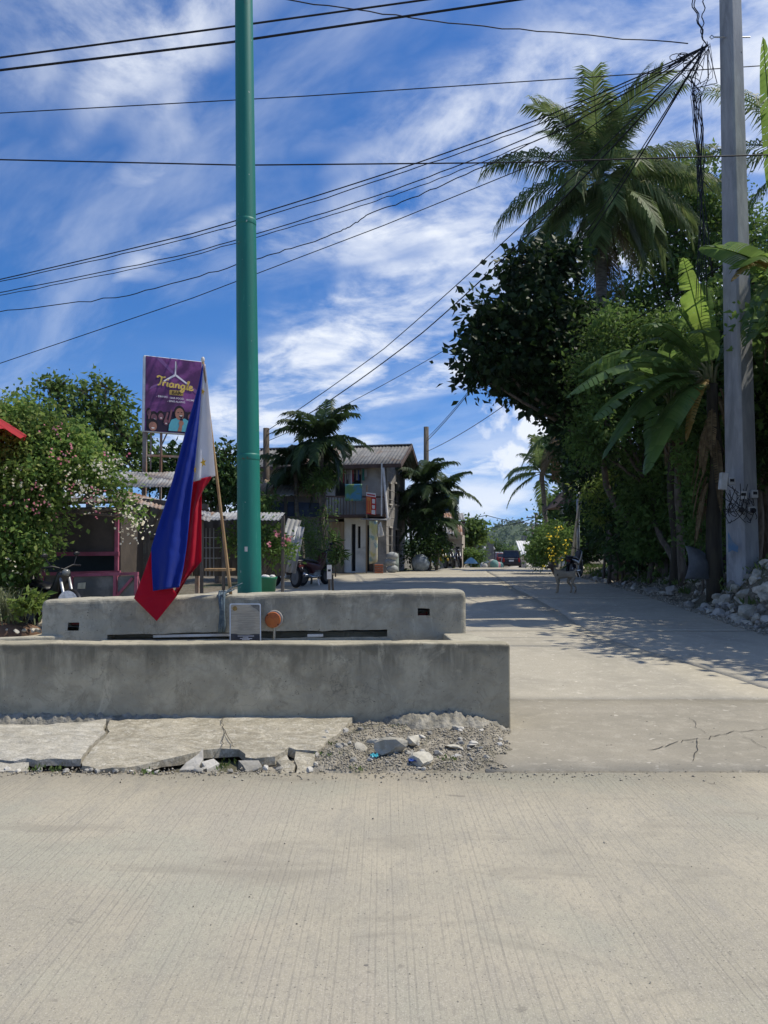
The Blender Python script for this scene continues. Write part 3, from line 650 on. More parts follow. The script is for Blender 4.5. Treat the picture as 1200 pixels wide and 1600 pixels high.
# ------------------------------------------------------------------ flag on a wooden staff
def m_cloth(name, c1, tr=.35):
    t = MT(name, .75, 0, .15); f = t.noise(220, 2, .5, 0, t.mapping((1, 1, .5))); c = t.mix(t.math('MULTIPLY', f, .25), c1, tuple(v*.6 for v in c1)); t.col(c)
    t.b.inputs['Sheen Weight'].default_value = .15
    n1 = t.bump(t.noise(6, 6, .6, .8, t.mapping((1.5, 1.5, .8))), .35, .02); 
    trn = t.N.new('ShaderNodeBsdfTranslucent'); t.L.new(c, trn.inputs[0]); ms = t.N.new('ShaderNodeMixShader'); ms.inputs[0].default_value = tr
    t.L.new(t.b.outputs[0], ms.inputs[1]); t.L.new(trn.outputs[0], ms.inputs[2]); t.L.new(ms.outputs[0], t.out.inputs[0]); return t.mat
fl = thing('flag', 'blue, red and white flag drooping from a leaning wooden staff at the wall', 'flag', at(361, 925, 7.42))
MBLUE = m_cloth('blue_cloth', (.014, .045, .36), .45); MRED = m_cloth('red_cloth', (.56, .012, .04), .45); MWHITE = m_cloth('white_cloth', (.80, .80, .82), .45); MYEL = m_cloth('yellow_cloth', (.75, .48, .05), .3)
s0, s1 = at(361, 932, 7.43), at(317, 562, 7.2)
MWOOD = M('pale_wood', (.36, .24, .12), (.24, .15, .075), 7, .7, 0, .3, 30, stretch=(4, 4, .5))
MB().tube([s0.lerp(s1, k/12) for k in range(13)], [.016-.005*k/12 for k in range(13)], 10).build('staff', MWOOD, fl, True)
MB().ell(s1+Vector((0, 0, .0)), (.018, .018, .028)).build('finial', MPVC, fl, True)
def C8(x, y): return (200+x/3.636, 540+y/3.636)
def band(name, left, right, n, m, depth, mat, parent=fl):
    """cloth between two edges given as matching polylines; depth(u, v) pushes folds towards the viewer"""
    def samp(P, t):
        s = t*(len(P)-1); i = min(int(s), len(P)-2); f = s-i; a, b = P[i], P[i+1]; return (a[0]+(b[0]-a[0])*f, a[1]+(b[1]-a[1])*f)
    V = []
    for j in range(n+1):
        v = j/n; a = samp(left, v); b = samp(right, v)
        for i in range(m+1):
            u = i/m; px, py = C8(a[0]+(b[0]-a[0])*u, a[1]+(b[1]-a[1])*u); d = depth(u, v, px, py)
            q = at(px, py, d); V.append(q)
    o = mkobj(name, np_mesh(name, V, [(j*(m+1)+i, j*(m+1)+i+1, (j+1)*(m+1)+i+1, (j+1)*(m+1)+i) for j in range(n) for i in range(m)]), mat, parent, True)
    sm = o.modifiers.new('thickness', 'SOLIDIFY'); sm.thickness = .002; sm.offset = -1; return o
wr = lambda px, py: .02*mnoise.noise((px*.03, py*.012, 0)) + .009*mnoise.noise((px*.11, py*.05, 4)) + .004*mnoise.noise((px*.05, py*.25, 8))
fold = lambda px, py, w=26.: .5+.5*cos(px/w*pi)
dblue = lambda u, v, px, py: 7.2-.02-.10*v**.6*sin(min(1, u*.95+.05)*pi)**.8 + wr(px, py) - .034*v**.7*sin(u*12+v*2.5+1.2*mnoise.noise((u*2, v*3, 1)))
dwhite = lambda u, v, px, py: 7.21+.02*v - .03*v*sin(u*pi*2.2)+wr(px, py)*.8
dred = lambda u, v, px, py: 7.19+.035+.03*sin(u*8+v*2)+wr(px, py)
band('blue_stripe', [(424, 108), (400, 230), (372, 330), (340, 440), (300, 590), (258, 750), (212, 900), (168, 1030), (132, 1150), (134, 1270), (142, 1394)],
     [(429, 105), (418, 240), (408, 370), (397, 500), (384, 640), (370, 770), (356, 900), (344, 1040), (333, 1150), (315, 1265), (292, 1372)], 90, 22, dblue, MBLUE)
band('white_triangle', [(428, 105), (416, 240), (405, 370), (394, 500), (381, 640), (366, 775)], [(440, 108), (456, 240), (466, 370), (477, 500), (487, 630), (497, 741)], 60, 16, dwhite, MWHITE)
band('red_stripe', [(366, 768), (352, 900), (340, 1040), (329, 1150), (308, 1270), (270, 1385), (205, 1480)],
     [(482, 738), (452, 785), (419, 828), (418, 1000), (417, 1226), (335, 1325), (276, 1425)], 60, 14, dred, MRED)
band('red_stripe', [(235, 905), (200, 1035), (138, 1150), (88, 1295), (34, 1436), (98, 1500), (163, 1565)], [(240, 905), (190, 1035), (170, 1170), (190, 1300), (250, 1370), (272, 1405), (276, 1425)], 60, 16, lambda u, v, px, py: 7.2+.03*(1-v)-.05*v*u+wr(px, py)*1.4, MRED)
def star(px, py, r, d, rot, sq=1):
    c = at(px, py, d); P = []
    for k in range(10): a = rot+k*pi/5; q = r if k % 2 == 0 else r*.42; P.append(c+Vector((q*cos(a)*sq, 0, q*sin(a))))
    MB().prism(P, (0, -.002, 0)).build('star', MYEL, fl)
star(*C8(428, 665), .047, 7.155, pi/2+.2, .62); star(*C8(381, 705), .04, 7.165, pi/2, .35); star(*C8(426, 262), .036, 7.17, pi/2-.3, .5)
# ================================================================== vegetation
def unit(a): return a/np.maximum(np.linalg.norm(a, axis=-1, keepdims=True), 1e-9)
def leaf_mesh(P, D, S, wr=.5, fold=.18, quad=False, rng=RNG):
    """folded leaves: base, two sides, tip"""
    n = len(P); D = unit(D); R = unit(rng.normal(size=(n, 3))); X = unit(np.cross(D, R)); Nn_ = np.cross(X, D); S = S[:, None]
    m = P+D*S*.45+Nn_*S*fold*.0
    V = np.stack([P, m+X*S*wr*.5+Nn_*S*fold, P+D*S, m-X*S*wr*.5+Nn_*S*fold], 1).reshape(-1, 3)
    k = 4*np.arange(n)[:, None]; Fa = np.concatenate([k+np.array([[0, 1, 2]]), k+np.array([[0, 2, 3]])], 0); return V, Fa
LG = dict(
    vdark=M_leaf('leaf_blackgreen', (.010, .024, .008), (.026, .055, .015), .2, .5), palmd=M_leaf('palm_leaflet_dark', (.022, .046, .016), (.045, .080, .026), .25, .5),
    dark=M_leaf('leaf_dark', (.022, .050, .014), (.048, .098, .026), .26, .5),
    mid=M_leaf('leaf_mid', (.062, .125, .030), (.125, .205, .052), .36),
    light=M_leaf('leaf_light', (.07, .13, .03), (.13, .20, .05), .35),
    yel=M_leaf('leaf_yellowgreen', (.10, .17, .035), (.19, .26, .06), .4),
    bush=M_leaf('leaf_bush', (.07, .145, .03), (.165, .25, .06), .4, c3=(.25, .29, .09)),
    palm=M_leaf('palm_leaflet', (.070, .118, .038), (.125, .178, .062), .36, .5, c3=(.19, .20, .09)),
    dry=M_leaf('dry_frond', (.11, .078, .04), (.20, .15, .08), .2, .8),
    far=M_leaf('leaf_far', (.03, .065, .02), (.065, .11, .03), .25),
    banana=M_leaf('banana_blade', (.075, .145, .036), (.12, .20, .052), .42, .42, spec=.4),
    banana_l=M_leaf('banana_young', (.14, .24, .045), (.18, .28, .06), .5, .4),
    banana_y=M_leaf('banana_yellowed', (.30, .20, .05), (.36, .27, .10), .4, .6),
    pinkw=M_leaf('bract_white', (.62, .58, .44), (.72, .70, .58), .35, .7), pink=M_leaf('bract_pink', (.50, .15, .20), (.60, .30, .32), .35, .7),
    flower=M_leaf('flower_yellow', (.85, .66, .04), (.9, .76, .10), .4, .7), weed=M_leaf('weed', (.05, .10, .025), (.13, .18, .05), .3))
MBARK = M('bark', (.16, .135, .105), (.085, .07, .055), 6, .92, 0, .9, 26, stretch=(2, 2, .6))
MPBARK = M('palm_bark', (.20, .175, .145), (.11, .095, .08), 5, .92, 0, .8, 14, stretch=(1, 1, 4))
MSTEM = M('green_stem', (.10, .13, .05), (.16, .15, .08), 6, .7)
def wobble(a, b, n=8, amp=.15, seed=0):
    a, b = Vector(a), Vector(b); L = (b-a).length; P = []
    for k in range(n+1):
        t = k/n; w = sin(t*pi)*amp*L; P.append(a.lerp(b, t)+Vector((mnoise.noise((t*2.3, seed, 0)), mnoise.noise((t*2.3, seed, 9)), .3*mnoise.noise((t*2.3, seed, 5))))*w)
    return P
def tree(name, label, base, blobs, clumps, per, leaf, mat, tr=.12, cr=.42, wr=.5, group=None, cat='tree', limbs=True, mbark=None, down=.25, fork=.5, flowers=None, twigs=4, stems=1, seed=0):
    """blobs: (x, y, z, r[, squash]); leaves gather in clumps spread through them"""
    rg = np.random.default_rng(seed+len(label)); base = Vector(base); t = thing(name, label, cat, base, group)
    cs = []; bl = np.array([(b[0], b[1], b[2], b[3]) for b in blobs]); vol = bl[:, 3]**2.3; vol = vol/vol.sum(); mb = MB()
    cen = Vector(bl[:, :3].mean(0)); 
    for s in range(stems):
        off = Vector((0, 0, 0)) if s == 0 else Vector((rg.normal()*.25, rg.normal()*.25, 0))
        fk = (base+off).lerp(cen, fork); pts = wobble(base+off-Vector((0, 0, .25)), fk, 7, .1, seed+s); mb.tube(pts, [tr*(1.25-.55*k/7) for k in range(8)], 8)
    for b, v in zip(blobs, vol):
        c = Vector(b[:3]); r = b[3]; sq = b[4] if len(b) > 4 else .85; n = max(3, int(clumps*v))
        if limbs: mb.tube(wobble(fk, c, 6, .14, seed+b[0]), [tr*.55*(1-.8*k/6)+.012 for k in range(7)], 6)
        d = unit(rg.normal(size=(n, 3))); rad = r*(.38+.62*rg.random(n)**.45); q = d*rad[:, None]*np.array([1, 1, sq])+np.array(c); cs.append(q)
        if limbs:
            for k in range(min(n, twigs)): mb.tube(wobble(c, q[k], 4, .1, k), [tr*.16+.006]*4+[.004], 4)
    mb.build('trunk', mbark or MBARK, t, True)
    C = np.concatenate(cs); n = len(C)*per; P = np.repeat(C, per, 0)
    crr = cr*(.6+.8*rg.random(len(C))); g = rg.normal(size=(n, 3))*np.repeat(crr, per)[:, None]*.55*np.array([1, 1, .75]); P = P+g
    D = unit(g)*.7+rg.normal(size=(n, 3))*.55+np.array([0, 0, -down]); S = leaf*(.42+1.05*rg.random(n)**1.4)
    V, Fa = leaf_mesh(P, D, S, wr, .14, rng=rg); o = mkobj('crown', np_mesh('crown', V, Fa), mat, t); o['kind'] = 'stuff'
    if flowers:
        for fm, spots, k, sp, fs in flowers:
            Q = np.concatenate([np.array(s)+np.repeat(rg.normal(size=(5, 3))*sp*1.7, k//5+1, 0)[:k]+rg.normal(size=(k, 3))*sp*.55 for s in spots]); D = rg.normal(size=Q.shape)+np.array([0, -.5, .2]); V, Fa = leaf_mesh(Q, D, fs*(.7+.6*rg.random(len(Q))), .8, .2, rng=rg)
            f = mkobj('flowers', np_mesh('flowers', V, Fa), fm, t); f['kind'] = 'stuff'
    return t
def B(px, py, d, r, sq=.85):
    p = at(px, py, d); return (p.x, p.y, p.z, r*d/1200, sq)     # r in photo pixels
def frond(c, az, el, L, droop, nl=46, ll=.75, lw=.05, hang=.5, name='frond', mat=None, parent=None, rg=None, twist=0, rach=.028):
    n = 14; P = [Vector(c)]; T = []; e = el
    for k in range(n):
        t = k/n; e = el-droop*(t**1.25); d = Vector((cos(e)*sin(az), cos(e)*cos(az), sin(e))); T.append(d); P.append(P[-1]+d*L/n)
    T.append(T[-1]); mb = MB(); mb.tube(P, [rach*(1-.85*k/n) for k in range(n+1)], 5, mi=0)
    vs = []; fs = []
    for k in range(nl):
        s = .14+.85*k/(nl-1); f = s*n; i = min(int(f), n-1); p = P[i].lerp(P[i+1], f-i); t = T[i]
        side0 = Vector((cos(az), -sin(az), 0)); up = side0.cross(t).normalized()
        if up.z < 0: up = -up
        l = ll*(sin(min(1, .25+s*.95)*pi*.86)**.7+.12)*rg.uniform(.85, 1.1)
        for sg in (-1, 1):
            sd = (side0*sg*.80+t*(.38+.5*s)+up*(.18-twist*sg)).normalized(); a = p
            b = a+sd*l*.5+Vector((0, 0, -l*hang*.16*rg.uniform(.4, 1.4))); c2 = b+(sd*(1-hang*.6)+Vector((0, 0, -hang*rg.uniform(.6, 1.3)))).normalized()*l*.5
            wv = t*lw*.5; kk = len(vs); vs += [a-wv*.6, a+wv*.6, b+wv, b-wv, c2]; fs += [(kk, kk+1, kk+2, kk+3), (kk+3, kk+2, kk+4)]
    mb.add(vs, fs, 0); return mb.build(name, mat or LG['palm'], parent, fix=False)
def palm(name, label, base, top, tr0, tr1, fronds, cat='palm tree', group=None, lmat=None, skirt=0, seed=1, dl=3.0, ll=.75, lw=.05, nl=46, bend=.04, nuts=0, dryfr=0, trunks=None):
    t = thing(name, label, cat, base, group); rg = random.Random(seed); base = Vector(base); top = Vector(top)
    P = wobble(base-Vector((0, 0, .3)), top, 14, bend, seed); mb = MB(); k = len(P)
    mb.tube([p for i, p in enumerate(P)], [tr0+(tr1-tr0)*i/(k-1)+.008*(i % 2) for i in range(k)], 10); mb.build('trunk', MPBARK, t, True)
    for b2, t2, r2 in (trunks or []): MB().tube(wobble(b2, t2, 8, .05, seed+3), [r2]*9, 8).build('trunk', MPBARK, t, True)
    for az, el, L, dr, hg in fronds: frond(top+Vector((0, 0, rg.uniform(-.1, .12))), az, el, L, dr, nl, ll, lw, hg, 'frond', LG['dry'] if rg.random() < dryfr else lmat, t, rg)
    for q in range(skirt):
        az = rg.uniform(0, 6.3); frond(top+Vector((0, 0, -.25-.05*q)), az, -radians(rg.uniform(48, 70)), dl*rg.uniform(.55, 1.0), radians(28), 26, ll*.6, lw, 1.2, 'dry_frond', LG['dry'] if q % 3 else LG['palm'], t, rg)
    for q in range(nuts):
        a = rg.uniform(0, 6.3); MB().ell(top+Vector((.28*cos(a), .28*sin(a), -.3-.2*rg.random())), (.12, .12, .15), 8, 6).build('coconut', LG['mid'], t, True)
    return t
def fr(deg, el, L, dr, hg=.55): return (radians(deg), radians(el), L, radians(dr), hg)

# ---- the big coconut palm on the right
D0 = 24.; pb = Vector((at(965, 860, D0).x, D0, G(at(965, 860, D0).x, D0))); pt = at(936, 285, D0)
FR = [fr(80, 82, 4.1, 34, .5), fr(20, 84, 3.9, 40, .5), fr(-60, 80, 3.8, 46, .5), fr(95, 66, 4.2, 42, .5), fr(-95, 72, 3.4, 55, .6), fr(60, 74, 4.1, 48, .5), fr(-30, 70, 3.9, 50, .5), fr(140, 74, 3.6, 60, .5), fr(200, 70, 3.3, 55, .6),
      fr(88, 40, 3.9, 52, .8), fr(100, 22, 3.7, 62, .9), fr(75, 34, 3.8, 62, .8), fr(-88, 34, 3.7, 62, .9), fr(-80, 8, 3.5, 68, 1.0), fr(-105, -10, 3.2, 60, 1.1), fr(92, 2, 3.5, 62, 1.0), fr(110, -12, 3.4, 60, 1.1), fr(85, -28, 3.3, 48, 1.1),
      fr(170, 20, 3.0, 85, 1.0), fr(185, -10, 3.1, 70, 1.1), fr(-150, 5, 3.3, 75, 1.1), fr(150, -20, 3.2, 58, 1.1), fr(-120, -34, 3.3, 46, 1.2), fr(-165, -38, 3.0, 40, 1.2), fr(125, -40, 3.1, 40, 1.2), fr(-90, -48, 3.0, 32, 1.2), fr(-70, -30, 3.2, 45, 1.1), fr(0, 40, 3.7, 60, .9), fr(30, 10, 3.5, 70, 1.0), fr(-40, 0, 3.5, 70, 1.0), fr(60, -30, 3.3, 50, 1.1), fr(200, -52, 2.8, 28, 1.2), fr(100, -52, 2.9, 28, 1.2)]
palm('coconut_palm', 'tall coconut palm with a huge drooping crown above the right trees', pb, pt, .24, .15, FR, skirt=26, seed=3, nuts=9, ll=1.15, lw=.048, nl=96, dryfr=.0)
# palm just outside the right edge, its fronds reaching into view
pr = at(1265, 250, 17); frs = [fr(-92, 58, 3.0, 60, .7), fr(-80, 30, 2.7, 70, .9), fr(-100, 8, 2.6, 70, 1.0), fr(-60, 70, 3.0, 50, .6), fr(-125, 40, 2.5, 70, .9), fr(-95, -20, 2.4, 60, 1.1), fr(60, 50, 3, 60, .7), fr(120, 30, 3, 60, .8), fr(30, 20, 3, 60, .8), fr(170, 40, 2.6, 70, .8)]
palm('fringe_palm', 'palm at the right edge whose fronds reach past the concrete pole', (pr.x+.2, 17, G(pr.x, 17)), pr, .17, .12, frs, seed=11, ll=.6, lw=.04, nl=40)
# two coconut palms down the road
p = at(846, 740, 46); palm('coconut_palm', 'slim coconut palm down the road with pale straight trunk', (at(862, 850, 46).x, 46, G(at(862, 850, 46).x, 46)), p, .17, .12,
     [fr(k*33+9, e, 2.8, d, .8) for k, (e, d) in enumerate([(78, 40), (62, 60), (30, 75), (15, 70), (-10, 60), (45, 70), (70, 55), (25, 80), (-20, 55), (10, 70), (55, 60), (-35, 45), (80, 35), (38, 70), (-5, 70), (20, 60)])], seed=5, ll=.75, lw=.11, nl=36)
p = at(876, 672, 37); palm('coconut_palm', 'yellowing coconut palm leaning behind the slim one down the road', (at(894, 850, 37).x, 37, G(at(894, 850, 37).x, 37)), p, .16, .11,
     [fr(k*40, e, 2.6, d, 1.0) for k, (e, d) in enumerate([(60, 70), (20, 75), (-10, 65), (-35, 45), (40, 80), (10, 80), (-50, 30), (-20, 55), (70, 50), (-45, 40), (-60, 25)])], seed=8, ll=.7, lw=.1, nl=36, dryfr=.55, bend=.08)

# ---- broad-leaved trees on the right
g = lambda px, d: (at(px, 860, d).x, d, G(at(px, 860, d).x, d))
grp = 'trees and shrubs on the right bank'
tree('broadleaf_tree', 'dense dark-leaved tree overhanging the right side of the road', g(1040, 21),
     [B(828, 430, 21, 48), B(868, 415, 21.5, 42), B(795, 500, 20.6, 55), B(850, 500, 21, 60), B(768, 560, 20.4, 46), B(815, 575, 21, 58), B(870, 570, 21.5, 60), B(858, 618, 21, 40), B(905, 620, 22, 55), B(905, 520, 22, 55), B(895, 665, 21.5, 26), B(930, 690, 22, 42), B(750, 590, 20.4, 22), B(932, 735, 24, 30), B(930, 640, 21, 40)],
     560, 40, .235, LG['vdark'], .11, .44, .62, grp, twigs=6, fork=.62)
tree('broadleaf_tree', 'tall mid-green tree behind the coconut palm near the concrete pole', g(1075, 27),
     [B(1030, 300, 27, 55), B(1085, 300, 27, 60), B(1120, 340, 27, 55), B(1060, 370, 27, 60), B(1010, 370, 27, 45), B(1110, 420, 27, 60), B(1040, 440, 27, 60), B(975, 480, 27, 44), B(930, 490, 27, 34), B(1000, 500, 27, 44), B(1170, 380, 28, 60)], 700, 30, .2, LG['mid'], .2, .5, .5, grp, seed=2)
tree('broadleaf_tree', 'bushy green tree filling the gap below the coconut palm', g(1040, 20.5),
     [B(960, 520, 19.5, 48), B(1010, 540, 20, 52), B(940, 580, 19.5, 52), B(990, 610, 20, 60), B(945, 660, 19.5, 55), B(1015, 675, 20, 50), B(1050, 640, 20, 62), B(1060, 540, 20, 55), B(1060, 720, 20, 55), B(925, 700, 20, 34)], 800, 34, .13, LG['mid'], .08, .36, .5, grp, seed=4)
tree('broadleaf_tree', 'shady tree behind the concrete pole at the right edge', g(1180, 19),
     [B(1140, 560, 19, 62), B(1190, 520, 19, 62), B(1200, 620, 19, 70), B(1130, 650, 19, 60), B(1190, 710, 19, 65), B(1110, 720, 19, 55), B(1240, 560, 19, 80), B(1230, 450, 20, 70), B(1240, 680, 19, 70)], 700, 32, .17, LG['dark'], .16, .42, .55, grp, seed=6)
tree('broadleaf_tree', 'dark thicket tree along the road beneath the drooping branches', g(960, 26),
     [B(950, 745, 26, 28), B(965, 765, 26, 42), B(1000, 770, 25, 48), B(955, 800, 27, 26), B(970, 820, 26, 38), B(1040, 800, 25, 50), B(1090, 790, 25, 50), B(1120, 840, 25, 40), B(1150, 800, 25, 60), B(1190, 830, 25, 60), B(1010, 850, 25, 40)], 1000, 30, .19, LG['dark'], .15, .45, .55, grp, seed=9)
tree('broadleaf_tree', 'dark leafy tree behind the street lamp', (at(915, 860, 36).x, 36, G(9.4, 36)), [B(890, 700, 36, 26), B(915, 690, 36, 34), B(935, 730, 35, 34), B(905, 745, 36, 28), B(925, 790, 35, 34), B(905, 810, 36, 26), B(935, 840, 34, 30), B(915, 858, 34, 24), B(960, 800, 34, 34)], 520, 28, .22, LG['dark'], .16, .55, .55, grp, seed=71)
tree('low_shrub', 'thick undergrowth below the banana leaves beside the leaning log', g(1050, 20.2), [B(1000, 790, 20.4, 30), B(1015, 745, 20.4, 34), B(1035, 820, 20.2, 34), B(1065, 765, 20, 36), B(1000, 850, 20.6, 22), B(1030, 862, 20.2, 20), B(1075, 840, 19.6, 30), B(1050, 700, 20.4, 36), B(1100, 800, 19.4, 34), B(1095, 860, 19.2, 24)], 520, 28, .15, LG['mid'], .03, .34, .5, grp, 'shrub', seed=81, limbs=False)
tree('low_shrub', 'light leafy climber between the banana stems and the concrete pole', g(1095, 16.4), [B(1085, 720, 16.2, 26, 1.2), B(1095, 780, 16.2, 24, 1.3), B(1075, 660, 16.4, 26), B(1120, 690, 16.4, 24), B(1085, 835, 16.2, 20, 1.2), B(1125, 760, 16.4, 20, 1.3)], 190, 26, .11, LG['mid'], .02, .26, .55, grp, 'shrub', seed=91, limbs=False)
tree('papaya_sapling', 'light green sapling with feathery crown on thin bare stems', g(952, 23), [B(930, 770, 22.8, 22, .5), B(955, 755, 22.8, 24, .5), B(975, 790, 22.8, 26, .5), B(945, 805, 22.8, 24, .4), B(985, 775, 22.7, 16, .5)], 90, 28, .15, LG['yel'], .035, .3, .35, grp, stems=3, seed=3, fork=.7)
tree('flowering_bush', 'roadside bush with bright yellow flowers beyond the dog', g(868, 31), [B(850, 860, 31, 22, .8), B(868, 850, 31, 24, .9), B(880, 840, 31.5, 20, 1), B(862, 830, 32, 18), B(840, 872, 31, 14)], 190, 26, .14, LG['mid'], .05, .34, .45, grp, seed=5, flowers=[(LG['flower'], [at(*q, 30.3) for q in ((876, 840), (882, 836), (871, 842), (862, 864), (868, 866), (858, 869), (873, 862))], 12, .13, .1)])
tree('broadleaf_tree', 'mid-height green tree behind the slim palm down the road', g(868, 52), [B(862, 800, 52, 18), B(872, 785, 52, 18), B(882, 800, 52, 20), B(860, 826, 52, 18), B(884, 822, 52, 18), B(850, 840, 52, 14), B(872, 845, 52, 20)], 230, 22, .28, LG['mid'], .16, .6, .55, grp, seed=7)
tree('low_shrub', 'ragged dark shrub at the foot of the plank fence', g(1010, 22), [B(990, 850, 22, 24, .7), B(1030, 850, 21.5, 24, .7), B(965, 858, 23.2, 18, .7)], 90, 22, .11, LG['dark'], .03, .3, .5, grp, seed=12, stems=3)
tree('low_shrub', 'sparse green weed clump on top of the rubble bank', g(1196, 14.6), [B(1195, 905, 14.4, 14, .7), B(1215, 890, 14.6, 22, .8)], 36, 18, .08, LG['weed'], .012, .16, .4, grp, seed=13, stems=3)

# ---- banana plants
def banana_leaf(a, b, arch, w, mat, parent, seed, name='banana_leaf', tear=.35, sidev=None, rg=None, cup=.3):
    """blade from a (petiole end) to b (tip), arched upwards by arch metres, half width w, torn between veins"""
    rg = random.Random(seed); a = Vector(a); b = Vector(b); n = 30; P = [a.lerp(b, k/n)+Vector((0, 0, arch*4*(k/n)*(1-k/n))) for k in range(n+1)]
    mb = MB(); mb.tube(P, [.022*(1-.8*k/n)+.003 for k in range(n+1)], 5, mi=0)
    side = sidev or (b-a).cross(Vector((0, 0, 1))); side = Vector(side).normalized(); vs = []; fs = []
    for sg in (-1, 1):
        drop = rg.uniform(.0, .12); start = True; shift = 0
        for k in range(1, n):
            t0, t1 = k/n, (k+1)/n
            if rg.random() < tear: start = True; drop = rg.uniform(-.05, .32); shift = rg.uniform(-.015, .02)
            for j in range(2):
                pass
            prof = lambda t: w*(sin(min(1, t*.93+.07)*pi)**.55)
            T_ = (P[min(k+1, n)]-P[k]).normalized(); up = side.cross(T_).normalized()
            if up.z < 0: up = -up
            row = []
            for t, i in ((t0, k), (t1, min(k+1, n))):
                ww = prof(t); c = P[i]+T_*(shift if t == t0 else 0)
                row.append([c+side*sg*ww*u+up*(cup*ww*(u-.8*u*u*1.5))+Vector((0, 0, -drop*ww*u*u*1.6))+T_*ww*u*.18 for u in (0, .35, .7, 1)])
            kk = len(vs); vs += row[0]+row[1]; fs += [(kk+u, kk+u+1, kk+5+u, kk+4+u) for u in range(3)]
    mb.add(vs, fs); o = mb.build(name, mat, parent, True, fix=False)
    return o
def banana(label, base, top, leaves, seed, r=.13, dry=5):
    t = thing('banana_plant', label, 'banana plant', base, 'banana plants by the concrete pole'); base = Vector(base); top = Vector(top)
    P = wobble(base-Vector((0, 0, .2)), top, 10, .04, seed); MB().tube(P, [r*(1.15-.45*k/10) for k in range(11)], 12).build('stem', M('banana_stem%d' % seed, (.06, .052, .034), (.035, .03, .022), 4, .85, stretch=(3, 3, .4)), t, True)
    for i, (b, arch, w, m) in enumerate(leaves):
        pe = top+(Vector(b)-top)*.16+Vector((0, 0, .25)); MB().tube([top-Vector((0, 0, .2)), top.lerp(pe, .6)+Vector((0, 0, .08)), pe], [.04, .03, .022], 6).build('leaf_stalk', MSTEM, t, True)
        banana_leaf(pe, b, arch, w, LG[m], t, seed*10+i)
    rg = random.Random(seed)
    for i in range(dry):
        a = rg.uniform(0, 6.3); s = top+Vector((cos(a)*r, sin(a)*r, -.1-.15*i)); e = s+Vector((cos(a)*.28, sin(a)*.28, -rg.uniform(.8, 1.5)))
        banana_leaf(s, e, .18, .09, LG['dry'], t, seed*50+i, 'dry_leaf', .5, cup=-.6)
    return t
b1 = at(1116, 880, 15.6); t1 = at(1113, 600, 15.6)
banana('large banana plant with long leaves left of the concrete pole', (b1.x, 15.6, G(b1.x, 15.6)), t1,
       [(at(927, 657, 14.6), .35, 0.41, 'banana'), (at(884, 622, 15.2), .45, 0.41, 'banana'), (at(957, 690, 15.0), .4, 0.38, 'banana'), (at(1008, 742, 14.9), .5, 0.41, 'banana'), (at(900, 590, 16.6), .5, 0.38, 'banana'), (at(1067, 402, 15.4), .05, 0.35, 'banana_l'), (at(1099, 438, 15.9), .05, .18, 'banana_l'), (at(1000, 510, 15.2), .3, .3, 'banana'), (at(1180, 520, 16), .4, .3, 'banana'), (at(1072, 690, 15.0), .35, .13, 'banana_y'), (at(1090, 520, 14.8), .3, .3, 'banana'), (at(940, 720, 15.4), .6, 0.38, 'banana'), (at(1040, 470, 15.8), .25, 0.35, 'banana'), (at(975, 560, 15.9), .5, .3, 'banana')], 2, .15, 16)
b2 = at(1225, 860, 14.6); t2 = at(1226, 455, 14.4)
banana('banana plant at the right edge with a yellowed torn leaf across the pole', (b2.x, 14.6, G(b2.x, 14.6)), t2,
       [(at(1095, 385, 13.7), .12, 0.36, 'banana'), (at(1150, 420, 13.6), .25, 0.41, 'banana_l'), (at(1143, 440, 13.5), .32, .16, 'banana_y'), (at(1192, 58, 14.4), .0, 0.32, 'banana_l'), (at(1165, 540, 14.2), .45, 0.43, 'banana'), (at(1280, 380, 14), .3, .3, 'banana'), (at(1290, 300, 15), .3, .3, 'banana')], 3, .14, 4)
b3 = at(1052, 870, 18.6); t3 = at(1050, 640, 18.4)
banana('smaller banana plant in the shade behind the large one', (b3.x, 18.6, G(b3.x, 18.6)), t3,
       [(at(985, 560, 16.4), .4, 0.38, 'banana'), (at(960, 600, 16.6), .4, 0.35, 'banana'), (at(1090, 545, 16.4), .35, 0.38, 'banana'), (at(1020, 720, 16.2), .4, 0.35, 'banana'), (at(1045, 530, 17), .1, 0.32, 'banana')], 5, .11, 6)

# ---- fence, logs and rubble on the right bank
MPLANK = M('weathered_plank', (.14, .125, .105), (.075, .065, .055), 4, .9, 0, .6, 22, stretch=(4, 4, .5), rand=.35)
fe = thing('plank_fence', 'weathered dark plank fence in the shade behind the rubble bank', 'fence', g(1080, 19.8)); rg = random.Random(2)
for k in range(34):
    x = 4.9+k*.165; y = 20.4-.09*(x-5); hgt = 1.55+rg.uniform(-.25, .3); z = G(x, y)-.1
    if x < edge_r(y)+.7: continue
    MB().box((x, y+rg.uniform(-.01, .01), z+hgt/2), (.15, .025, hgt), rot=Matrix.Rotation(rg.uniform(-.03, .03), 3, 'Y') @ Matrix.Rotation(rg.uniform(-.05, .05), 3, 'Z')).build('plank', MPLANK, fe)
for z in (.35, 1.2): MB().bar((7.3, 20.24, G(7.4, 20.2)+z), (10.4, 19.97, G(10, 20)+z), .03, .07).build('rail', MPLANK, fe)
o = MB().tube(wobble(at(1060, 890, 18.8), at(1022, 815, 20.0), 7, .05, 4), [.09, .09, .085, .085, .08, .08, .075, .07], 9).build('log', MBARK, None, True); tag(o, 'bare log leaning against the plank fence', 'log')
